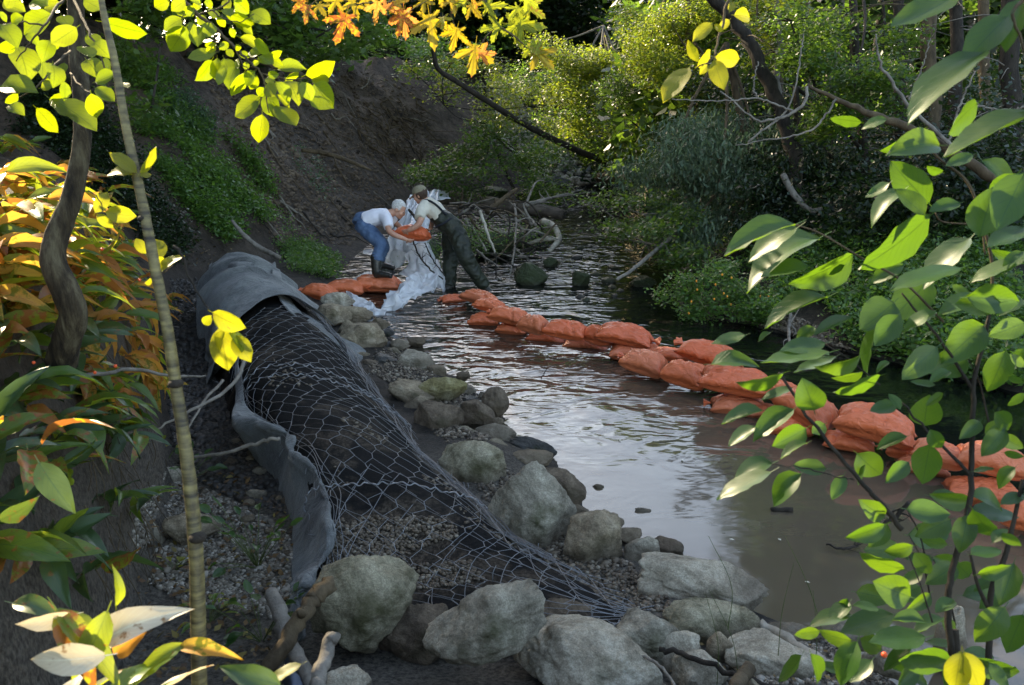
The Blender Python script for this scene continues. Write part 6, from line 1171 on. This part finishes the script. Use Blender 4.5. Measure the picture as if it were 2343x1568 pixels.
# ------------------------------------------------------------------ masses of small leaves
def leafcloud(C, sz, mat, name, parent=None, up=.9, g=None, asp=.55, droop=0.0, kind=None):
    """C (n,3) leaf positions; one bent quad each"""
    g = g or np.random.default_rng(1); n = len(C); s = (np.asarray(sz) * np.ones(n)) * g.uniform(.65, 1.3, n)
    N = g.normal(0, 1, (n, 3)); N[:, 2] = np.abs(N[:, 2]) + up; N /= np.linalg.norm(N, axis=1)[:, None]
    Y = g.normal(0, 1, (n, 3)); Y[:, 2] -= droop; Y -= N * (Y * N).sum(1)[:, None]; Y /= np.linalg.norm(Y, axis=1)[:, None] + 1e-9; X = np.cross(Y, N)
    w = (s * asp / 2)[:, None]; l = s[:, None]
    V = np.stack([C, C + Y * l * .5 + X * w - N * w * .25, C + Y * l, C + Y * l * .5 - X * w - N * w * .25], 1).reshape(-1, 3)
    F = (np.arange(n)[:, None] * 4 + np.arange(4)); o = mobj(name, mesh_np(name, V, F, False), mat, parent)
    if kind: o['kind'] = kind
    return o
def clump_points(c, r, n, g, per=22, sig=.16, hollow=.55):
    k = max(1, n // per); d = g.normal(0, 1, (k, 3)); d /= np.linalg.norm(d, axis=1)[:, None]; q = d * (g.random(k)[:, None] ** (1 / 3) * (1 - hollow) + hollow * g.random(k)[:, None] ** .3) * r
    P = np.repeat(q, per, 0); P = P + g.normal(0, 1, P.shape) * sig * np.array([1, 1, .6]); return P + c
def tree(name, label, clumps, leaf, n, mat, trunk=None, tr=.1, tmat=None, group=None, cat='tree', sig=.16, up=.9, droop=0, seed=0, asp=.55, limbs=True):
    """clumps: (px,py,t,rx,ry,depth radius m) in survey pixels; trunk: survey polyline"""
    g = np.random.default_rng(seed + 500); cs = []; W_ = []
    if cat == 'tree' or name == 'cedar_tree' or len(clumps) > 3:
        cl2 = []
        for c in clumps:
            for q in range(4):
                f = g.uniform(.38, .72); cl2.append((c[0] + g.normal(0, .55) * c[3], c[1] + g.normal(0, .55) * c[4], c[2] + g.normal(0, .5) * c[5], c[3] * f * g.uniform(.8, 1.4), c[4] * f, c[5] * f))
        clumps = cl2
    for c in clumps:
        px, py, t, rx, ry, rd = c; cs.append((pt(px, py, t), np.array([rx * t / FP, rd, ry * t / FP]))); W_.append(rx * ry)
    base = pt(*trunk[0]) if trunk else cs[0][0] - [0, 0, cs[0][1][2]]
    e = empty(name, base, label, cat, group); W_ = np.array(W_, float) / sum(W_); P = np.vstack([clump_points(c, r, int(n * w) + 22, g, sig=sig) for (c, r), w in zip(cs, W_)])
    leafcloud(P, leaf, mat, 'crown' if cat == 'tree' else 'foliage', e, up, g, asp, droop)
    mb = MB()
    if trunk:
        V, F = tube(np.array([pt(*q) for q in trunk]), [tr, tr * .6], sides=10, rough=.05, jit=tr * .1, seed=seed); mb.add(V, F); tp = pt(*trunk[-1])
    else: tp = base
    if limbs:
        for c, r in cs[::4]:
            a = tp if not trunk else pt(*trunk[min(len(trunk) - 1, 1 + int(g.integers(len(trunk))))])
            V, F = tube(np.array([a, (a + c) / 2 + g.normal(0, .15, 3), c]), [tr * .4, .012], n=9, sides=6, cap=False); mb.add(V, F)
            for k in range(4):
                V, F = tube(np.array([c, c + g.normal(0, .5, 3) * r]), [.014, .004], n=5, sides=4, cap=False); mb.add(V, F)
    if mb.V:
        o_ = mb.build('trunk' if cat == 'tree' else 'stems', tmat or bark_dark, e)
        if cat != 'tree': o_['kind'] = 'stuff'
    return e
G1 = LEAF
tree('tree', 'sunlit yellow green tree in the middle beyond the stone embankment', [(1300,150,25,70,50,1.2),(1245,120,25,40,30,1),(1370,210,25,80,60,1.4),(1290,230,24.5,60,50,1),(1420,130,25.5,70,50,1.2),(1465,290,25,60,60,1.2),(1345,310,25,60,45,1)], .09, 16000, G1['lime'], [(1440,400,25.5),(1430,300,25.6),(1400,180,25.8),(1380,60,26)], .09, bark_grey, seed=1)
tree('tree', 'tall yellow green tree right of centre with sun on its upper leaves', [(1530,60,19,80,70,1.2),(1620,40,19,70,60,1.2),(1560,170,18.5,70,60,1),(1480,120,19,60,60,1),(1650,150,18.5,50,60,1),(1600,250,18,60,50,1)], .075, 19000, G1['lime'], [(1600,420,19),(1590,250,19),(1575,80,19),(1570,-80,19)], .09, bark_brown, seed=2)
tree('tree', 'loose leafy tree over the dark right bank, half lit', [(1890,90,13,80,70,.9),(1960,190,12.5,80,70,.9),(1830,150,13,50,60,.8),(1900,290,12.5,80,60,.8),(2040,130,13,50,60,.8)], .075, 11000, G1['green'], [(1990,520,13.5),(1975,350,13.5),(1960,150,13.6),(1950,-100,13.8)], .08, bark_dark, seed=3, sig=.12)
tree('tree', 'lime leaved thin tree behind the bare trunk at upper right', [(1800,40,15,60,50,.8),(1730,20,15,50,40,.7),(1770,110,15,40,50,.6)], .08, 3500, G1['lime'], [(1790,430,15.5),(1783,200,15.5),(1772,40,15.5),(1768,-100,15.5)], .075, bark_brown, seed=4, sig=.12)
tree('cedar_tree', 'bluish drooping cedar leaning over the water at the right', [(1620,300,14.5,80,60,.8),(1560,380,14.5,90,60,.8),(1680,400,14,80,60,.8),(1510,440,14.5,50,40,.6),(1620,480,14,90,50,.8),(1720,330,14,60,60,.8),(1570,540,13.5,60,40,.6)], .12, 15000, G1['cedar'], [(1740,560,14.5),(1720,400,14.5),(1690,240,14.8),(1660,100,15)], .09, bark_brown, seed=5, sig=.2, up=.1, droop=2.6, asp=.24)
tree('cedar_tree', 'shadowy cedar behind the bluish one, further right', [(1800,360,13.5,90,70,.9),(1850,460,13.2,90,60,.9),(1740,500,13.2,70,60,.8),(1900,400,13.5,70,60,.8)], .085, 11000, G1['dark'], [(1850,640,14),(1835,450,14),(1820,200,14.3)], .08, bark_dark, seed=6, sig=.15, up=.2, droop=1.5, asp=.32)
tree('shrub', 'leafy shrub hanging over the foot of the dirt slope behind the men', [(1140,330,20,90,60,1),(1060,370,20,80,40,.9),(1210,360,20,70,60,1),(1000,390,20,60,30,.7),(1130,410,19.5,100,35,.8),(1230,420,19.5,50,40,.7)], .085, 9500, G1['green'], [(1180,440,20.5),(1150,380,20.5),(1120,300,20.5)], .04, seed=7, cat='shrub')
tree('shrub', 'light green shrub on the leaning trunk in front of the dirt slope', [(1060,200,20.6,70,35,.7),(1100,250,20.8,60,40,.7),(1180,230,21.5,70,60,.9),(1040,160,20.4,50,25,.5),(1230,280,22,60,50,.8),(960,150,20.5,30,20,.5),(1120,150,21,50,30,.6)], .085, 4800, G1['lime'], None, .03, seed=8, cat='shrub')
tree('shrub', 'dense shrub on the stone embankment right of the leaning trunk', [(1290,330,25,60,50,1),(1390,350,24.5,60,40,1),(1330,250,25.5,50,40,1),(1230,190,27,60,35,1),(1160,190,28,60,30,1)], .09, 8000, G1['green'], None, .03, seed=9, cat='shrub')
tree('shrub', 'young growth with brown stalks beside the upstream pool', [(1430,330,23,40,60,.7),(1480,360,22.5,40,50,.7)], .10, 1800, G1['lime'], [(1462,410,23),(1452,330,23),(1440,230,23)], .03, bark_grey, seed=10, cat='shrub')
tree('shrub', 'low twiggy bush reaching over the ripples from the right bank', [(1470,470,14,50,25,.5),(1440,520,13.5,60,28,.5),(1500,530,13,70,30,.6),(1560,590,12.5,70,30,.5),(1400,450,15,40,16,.4),(1530,480,14,50,30,.5)], .075, 4200, G1['green'], [(1640,560,13.5),(1560,530,13.5),(1470,490,13.8)], .025, bark_grey, seed=11, sig=.12, cat='shrub')
tree('tree', 'ash like hanging leaves at the top left behind the round leaves', [(330,60,8,50,40,.4),(310,170,8,30,60,.3),(370,20,8,50,30,.4),(330,250,8,25,25,.3)], .075, 1300, G1['green'], None, .02, seed=12, sig=.09, limbs=True)
tree('tree', 'dark leafy branch hanging in front of the slope crest at upper left centre', [(700,60,8.5,60,50,.4),(650,20,8.5,60,30,.4),(760,110,8.5,50,30,.3),(720,150,8.5,30,25,.3),(850,40,8.5,50,30,.3),(600,50,8.5,40,30,.3)], .09, 2200, G1['green'], None, .02, seed=13, sig=.10)
tree('shrub', 'bushes along the crest of the dirt slope', [(860,90,27,60,30,1),(930,110,27,60,25,1),(780,100,26,50,25,1),(1010,120,29,60,30,1),(1080,130,30,50,30,1)], .14, 4500, G1['bank'], None, .03, seed=14, cat='shrub')
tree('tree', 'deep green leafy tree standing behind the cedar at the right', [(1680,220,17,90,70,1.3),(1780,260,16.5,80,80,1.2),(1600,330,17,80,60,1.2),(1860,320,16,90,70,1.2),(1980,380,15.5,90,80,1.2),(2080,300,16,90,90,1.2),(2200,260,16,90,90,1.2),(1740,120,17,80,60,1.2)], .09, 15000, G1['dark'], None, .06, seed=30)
tree('tree', 'mid green tree overhanging the far bend of the stream', [(1500,260,21,70,60,1.2),(1440,200,22,60,60,1.1),(1540,340,20,60,40,1),(1400,320,23,60,40,1),(1480,380,20,50,30,.8)], .085, 9000, G1['green'], [(1560,420,21),(1530,330,21),(1500,240,21)], .06, seed=31)
# jewelweed with orange flowers on the right shore
e = tree('flowering_bush', 'low bush with small orange flowers at the right water edge', [(1640,660,11.2,70,30,.35),(1600,700,11,50,25,.3),(1700,690,10.8,60,30,.35),(1640,620,11.4,40,25,.3),(1770,710,10.6,50,25,.3)], .055, 5200, G1['bank'], None, .006, GRN, seed=15, sig=.08, cat='bush')
fl = mat_noise('orange_flower', [(.3, (.75, .25, .03)), (.7, (.85, .4, .05))], 5, .5, .1, .001, 9); mb = MB(); g = np.random.default_rng(3)
for k in range(16):
    V, F = ellipsoid(pt(g.uniform(1575, 1780), g.uniform(620, 720), 10.75), (.014, .014, .018), sub=1); mb.add(V, F)
mb.build('flowers', fl, e)['kind'] = 'stuff'
# ground cover on the slopes
def cover(poly, n, per, ht, leaf, mat, label, name='undergrowth', cat='undergrowth', sig=.09, seed=1, dens=None):
    global gr
    pp = pick(poly, n); P, h = ground_hit(*pp.T); P = P[h]; g = np.random.default_rng(seed)
    if dens is not None: P = P[fbm(P * dens[0], 3) > dens[1]]
    Q = np.repeat(P, per, 0); Q = Q + g.normal(0, sig, Q.shape) * [1, 1, 0]; Q[:, 2] += np.abs(g.normal(0, ht, len(Q))) + .02
    o = leafcloud(Q, leaf, mat, name, None, .8, g); return tag(o, label, cat, kind='stuff')
cover([(1560,560),(1760,540),(2342,500),(2342,900),(2100,850),(1900,780),(1740,730),(1640,640)], 4200, 12, .13, .06, G1['bank'], 'low green undergrowth covering the right bank', seed=1, dens=(1.2, -.12))
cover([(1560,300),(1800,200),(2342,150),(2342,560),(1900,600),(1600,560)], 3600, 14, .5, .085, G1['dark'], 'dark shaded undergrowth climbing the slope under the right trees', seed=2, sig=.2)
cover([(230,100),(330,120),(470,250),(620,420),(640,500),(520,560),(420,480),(300,300),(200,250)], 3600, 12, .13, .07, G1['bank'], 'green weeds spread over the shaded left slope', seed=3, dens=(1.1, -.16))
cover([(60,160),(210,230),(330,420),(440,560),(400,620),(200,420),(40,300)], 1600, 12, .14, .06, G1['dark'], 'dark creeping weeds behind the curved trunk', seed=4)
cover([(370,225),(440,225),(500,300),(480,340),(400,300)], 260, 12, .12, .06, G1['blue'], 'patch of bluish leaved weeds high on the left slope', seed=5)
cover([(660,340),(710,340),(770,440),(740,470),(680,400)], 60, 10, .08, .06, G1['blue'], 'pale bluish weeds scattered down the dirt slope', seed=6)
cover([(630,560),(700,550),(770,600),(760,640),(680,620)], 420, 14, .06, .05, G1['bank'], 'bright green grass tuft by the water behind the fabric roll', seed=7)
cover([(560,430),(720,520),(800,560),(760,600),(620,560),(500,480)], 420, 8, .06, .05, G1['bank'], 'thin weeds at the foot of the dirt slope', seed=8, dens=(1.4, .08))
cover([(1100,180),(1300,190),(1380,300),(1300,420),(1200,380),(1130,280)], 500, 12, .25, .12, G1['green'], 'weeds growing between the riprap stones', seed=9, dens=(.6, .05))
cover([(700,130),(1000,135),(1090,150),(1060,110),(700,100)], 500, 12, .3, .13, G1['bank'], 'grass and weeds along the crest of the dirt slope', seed=10)
for (cx, cy, n, t_) in ((1080,545,500,14.6),(1215,540,300,15.8),(985,590,350,14.2)):
    g = np.random.default_rng(cx); P = pt(cx, cy, t_) + g.normal(0, 1, (n * 3, 3)) * [.28, .2, .15]; tag(leafcloud(P, .035, G1['bank'], 'moss_clump', None, .6, g), {1080: 'mossy greenery deep in the brushwood heap', 1215: 'small green tuft under the rotten log end', 985: 'green weeds seen just right of the held sandbag'}[cx], 'moss', kind='stuff')
# trunks and bare branches of the right hand wood
TR = [
 ([(1832,470,13),(1822,420,13.1),(1810,330,13.2),(1775,235,13.4),(1730,130,13.6),(1680,50,13.8),(1610,-30,14)], .10, bark_dark, 'dark curved trunk leaning left over the right bank'),
 ([(1790,440,14.6),(1786,300,14.6),(1780,150,14.6),(1776,-60,14.6)], .055, bark_grey, 'straight pale barked trunk at upper right'),
 ([(1856,330,17),(1850,150,17),(1845,-60,17)], .07, bark_brown, 'thin trunk behind the half lit tree'),
 ([(2065,560,14),(2060,300,14),(2054,-60,14)], .09, bark_dark, 'dark upright trunk at the right, left of the pair'),
 ([(2130,600,13),(2128,300,13),(2120,-60,13)], .11, bark_brown, 'brown upright cedar trunk near the right edge'),
 ([(2195,640,14),(2190,300,14),(2185,-60,14)], .10, bark_dark, 'second upright trunk near the right edge'),
 ([(2262,600,16),(2255,300,16),(2250,-60,16)], .10, bark_brown, 'far upright trunk close to the right edge'),
 ([(2320,700,12),(2312,300,12),(2310,-60,12)], .12, bark_dark, 'stout dark trunk on the right edge'),
 ([(1960,480,19),(1955,200,19),(1950,-60,19)], .09, bark_brown, 'slim trunk deep in the right wood'),
 ([(1415,400,34),(1412,200,34),(1410,-60,34)], .12, bark_grey, 'far pale trunk in the dark gap at the top'),
 ([(1215,190,36),(1212,60,36),(1210,-80,36)], .10, bark_grey, 'far thin trunk above the stone embankment'),
 ([(1145,185,38),(1143,60,38),(1140,-80,38)], .10, bark_grey, 'far pale trunk left of the one above the embankment'),
 ([(1110,250,22),(1108,180,22),(1105,90,22)], .03, bark_dark, 'thin dead pole standing in front of the crest bushes')]
for i, (P, r, mt, lab) in enumerate(TR):
    e = empty('tree', pt(*P[0]), lab, 'tree'); V, F = tube(np.array([pt(*q) for q in P]), [r * 1.25, r * .9], sides=12, rough=.05, jit=.02, seed=i); mb = MB(); mb.add(V, F); mb.build('trunk', mt, e)
    C = catmull(np.array([pt(*q) for q in P]), 30); g = np.random.default_rng(i); mb = MB()
    for k in range(14):
        p = C[int(g.integers(6, 29))]; d = g.normal(0, 1, 3) * [1, .6, .35]; V, F = tube(np.array([p, p + d * .35, p + d * .8 + [0, 0, -.15]]), [.012, .003], n=6, sides=4, cap=False); mb.add(V, F)
    mb.build('dead_twigs', bark_grey if i % 2 else bark_brown, e)['kind'] = 'stuff'
BR = [
 ([(2200,1190),(1700,880),(1290,710),(940,550)], [.05, .035, .012], 'thick bare branch sloping down to the right across the wood'),
 ([(940,560),(930,660),(830,740),(700,775),(600,765),(380,590)], [.014, .013, .006], 'curling bare branch bending back to the left'),
 ([(860,720),(620,640),(380,655),(70,640)], [.009, .007, .004], 'thin level branch reaching left under the lime leaves'),
 ([(1130,640),(1000,820),(820,885),(480,940)], [.010, .008, .004], 'slender branch swinging down to the cedar'),
 ([(1890,960),(1580,660),(1410,400),(1390,220)], [.018, .014, .007], 'pale branch rising to the left at upper right'),
 ([(1600,650),(1690,420),(1740,250)], [.008, .004], 'thin shoot rising from the pale branch'),
 ([(1860,920),(1930,670),(2030,460)], [.011, .006], 'curved upright shoot at upper right'),
 ([(2343,700),(2200,710),(1940,670)], [.010, .006], 'near level pale twig at the right edge'),
 ([(560,920),(820,700),(900,350),(920,220)], [.009, .006], 'long thin shoot crossing the dark curved trunk'),
 ([(620,630),(595,560),(620,400)], [.009, .006], 'short bent shoot beside the dark curved trunk')]
for i, (P, r, lab) in enumerate(BR):
    V, F = tube(np.array([pt(*ZT(a, b), 8.5 if i else 8.6) for a, b in P]), np.array(r) * 1.15, sides=7, jit=.006, seed=i + 70, n=30); mb = MB(); mb.add(V, F); e = empty('branch', pt(*ZT(*P[0]), 8.5), lab, 'branch'); mb.build('stem', bark_grey if i else bark_brown, e)
stick('log', [(1790,400,12.5),(1812,440,12.4),(1850,480,12.3),(1880,478,12.3)], [.05,.045,.03], bark_grey, 'pale dead limb lying against the foot of the dark curved trunk', seed=90)
# far forest closing the valley
g = np.random.default_rng(21); far_spots = []
for k in range(34): far_spots.append((620 + 30 * k + g.uniform(-20, 20), g.uniform(36, 54), g.uniform(13, 18)))
for k in range(20): far_spots.append((1500 + 50 * k, g.uniform(20, 34), g.uniform(10, 14)))
for k in range(12): far_spots.append((-260 + 78 * k, g.uniform(22, 34), g.uniform(8, 11)))
vs = np.array([(-1, 1), (0, 1)])
for k, (px, t, ht) in enumerate(far_spots):
    b0 = pt(px, 150, t); x, y = b0[0], b0[1]; z0 = float(H(x, y)); gk = np.random.default_rng(k + 800)
    lab, grp = ('dark tree of the forest closing the far end of the valley', 'trees at the far end of the valley') if k < 34 else ('dark tree deep in the wood above the right bank', 'trees deep in the right wood') if k < 54 else ('tree on the plateau behind the left slope', 'trees on the left plateau')
    if k < 34 or (k < 54 and px < 1760): ht = 2.5 + .168 * t - z0 + g.uniform(-.8, .5)
    e = empty('forest_tree', (x, y, z0), lab, 'tree', grp); n = 3400; hh = gk.random(n // 20) ** .9; rr = (1 - .4 * hh) * gk.uniform(2.0, 3.2); th = gk.uniform(0, 6.28, n // 20); rad = np.sqrt(gk.random(n // 20)) * rr
    c = np.stack([x + rad * np.cos(th), y + rad * np.sin(th), z0 + .6 + hh * ht * .95], -1); P = np.repeat(c, 20, 0) + gk.normal(0, .32, (n // 20 * 20, 3)) * [1, 1, .6]
    leafcloud(P, .34, G1['dark'] if k % 4 else G1['green'], 'crown', e, .6, gk)
    V, F = tube(np.array([(x, y, z0 - .3), (x + .1, y, z0 + ht * .5), (x, y + .1, z0 + ht * .9)]), [.16, .06], sides=8, rough=.05); mb = MB(); mb.add(V, F); mb.build('trunk', bark_grey if k % 3 == 0 else bark_dark, e)
# ------------------------------------------------------------------ unseen left wood, crowns shaped to shade the ravine and spare lit spots
sh_ = np.array([-math.sin(SUN_AZ), math.cos(SUN_AZ), 0]); eu = np.array([math.cos(SUN_AZ), math.sin(SUN_AZ), 0]); ev = np.cross(eu, SUN); ev = ev if ev[2] > 0 else -ev
LIT = [(pt(50, 470, 3.7), .88, 0.0), (pt(310, 590, 3.9), .6, 0.0), (pt(560, 130, 2.45), .36, .0), (pt(120, 150, 2.5), .42, .1), (pt(800, 60, 2.7), .2, .1), (pt(100, 1480, 1.4), .35, 0.), (pt(300, 1450, 1.5), .25, 0.), (pt(2000, 350, 1.9), .22, .15), (pt(2120, 580, 1.9), .12, .15), (pt(1780, 720, 1.9), .12, .1), (pt(1600, 120, 2.0), .35, .1), (pt(520, 780, 2.0), .22, 0),
       (pt(1310, 170, 25), 1.6, .15), (pt(1540, 70, 19), 1.0, .1), (pt(1900, 150, 13), .5, .15), (pt(300, 450, 2.2), .3, .1), (pt(1500, 300, 20), 1.5, .6), (pt(350, 1300, 4.3), .35, .6)]
g = np.random.default_rng(31); n = 10500
U = g.uniform(-9, 36, n); Vv = g.uniform(-16, 8.5, n); keep = np.ones(n, bool)
for p, r, pr in LIT:
    d = np.hypot(U - p @ eu, Vv - p @ ev); keep &= ~((d < r + .3) & (g.random(n) >= pr))
SHADE = [(pt(1350, 1520, 3.6), .6), (pt(1000, 1450, 3.8), .5), (pt(560, 640, 10.5), .8), (pt(650, 760, 8.6), .7), (pt(700, 950, 6.5), .8), (pt(850, 1150, 5), .8), (pt(1300, 1350, 4.2), .6), (pt(900, 530, 12.8), 1.0)]
ns_ = 1500; U2 = []; V2_ = []
for p, r in SHADE:
    a = g.uniform(0, 6.28, 150); q = r * np.sqrt(g.random(150)); U2 += list(p @ eu + q * np.cos(a)); V2_ += list(p @ ev + q * np.sin(a))
U = np.concatenate([U[keep], U2]); Vv = np.concatenate([Vv[keep], V2_]); Wd = g.uniform(13, 24, len(U)); C = U[:, None] * eu + Vv[:, None] * ev + Wd[:, None] * SUN
def inview(P):
    r = P - [0, 0, CAMZ]; dpt = r[:, 1] * cp - r[:, 2] * sp; x = r[:, 0] / dpt * FP + CX; y = CY - (r[:, 1] * sp + r[:, 2] * cp) / dpt * FP; return (dpt > 0) & (x > -150) & (x < 2500) & (y > -140) & (y < 1700)
# lift anything that would hang in the picture farther up its sun ray, else drop it
def corridor(P): return (np.arctan2(P[:, 0] - 1, P[:, 1] - 8) > R_(-24)) & (P[:, 1] > 8) & (np.arctan2(P[:, 2], np.hypot(P[:, 0] - 1, P[:, 1] - 8)) < R_(50))
for it in range(22):
    bad = inview(C) | (C[:, 2] < 5.5) | corridor(C); Wd = np.where(bad, Wd + 2.0, Wd); C = U[:, None] * eu + Vv[:, None] * ev + Wd[:, None] * SUN
C = C[~inview(C) & ~corridor(C) & (C[:, 2] < 40)]
def holes(P):
    u, v = P @ eu, P @ ev; m = np.zeros(len(P), bool)
    for p, r, pr in LIT:
        if pr <= .15: m |= np.hypot(u - p @ eu, v - p @ ev) < r * 1.15 + .12
    return m
# one crown per tree: nearest of a set of stems standing on the left plateau
st = []
for k in range(40): st.append((g.uniform(-34, -5.5), g.uniform(3, 42)))
st = np.array([s for s in st if not (-1.2 < (s[0] + 0) / max(s[1], .1) * FP / 1171 < 1.2 and s[1] < 60)] + [(-12, 4), (-9, 1), (-16, 12), (-20, 18), (-26, 26)])
st = np.array([s for s in st if not holes(np.array([(s[0], s[1], z) for z in np.arange(2, 12, .3)])).any()])
own = np.argmin(((C[:, None, :2] - st[None]) ** 2).sum(-1), 1)
for k, s in enumerate(st):
    c = C[own == k]
    if len(c) < 8: continue
    z0 = float(H(s[0], s[1])); e = empty('shade_tree', (s[0], s[1], z0), 'tall tree out of frame on the left plateau, crown shaped to shade the ravine', 'tree', 'tall trees shading the ravine from the left')
    gk = np.random.default_rng(k); P = np.repeat(c, 12, 0) + gk.normal(0, .26, (len(c) * 12, 3)); P = P[~holes(P)]; leafcloud(P, .38, G1['canopy'], 'crown', e, .2, gk, .8)
    ctr = c.mean(0); mb = MB(); tp = np.array([s[0], s[1], min(12, (z0 + ctr[2]) / 2)]); V, F = tube(np.array([(s[0], s[1], z0 - .5), (s[0] + .1, s[1], (z0 + tp[2]) / 2), tp]), [.22, .12], sides=10); mb.add(V, F)
    free = lambda a, b: not holes(a + (b - a) * np.linspace(0, 1, 40)[:, None]).any()
    if free(tp, ctr):
        V, F = tube(np.array([tp, (tp + ctr) / 2, ctr]), [.12, .06], sides=8); mb.add(V, F)
    for q in c[::12]:
        if not free(ctr, q) or not free(tp, ctr): continue
        V, F = tube(np.array([ctr, (q + ctr) / 2 + [0, 0, -.15], q]), [.05, .02], n=6, sides=5, cap=False); mb.add(V, F)
    mb.build('trunk', bark_dark, e)
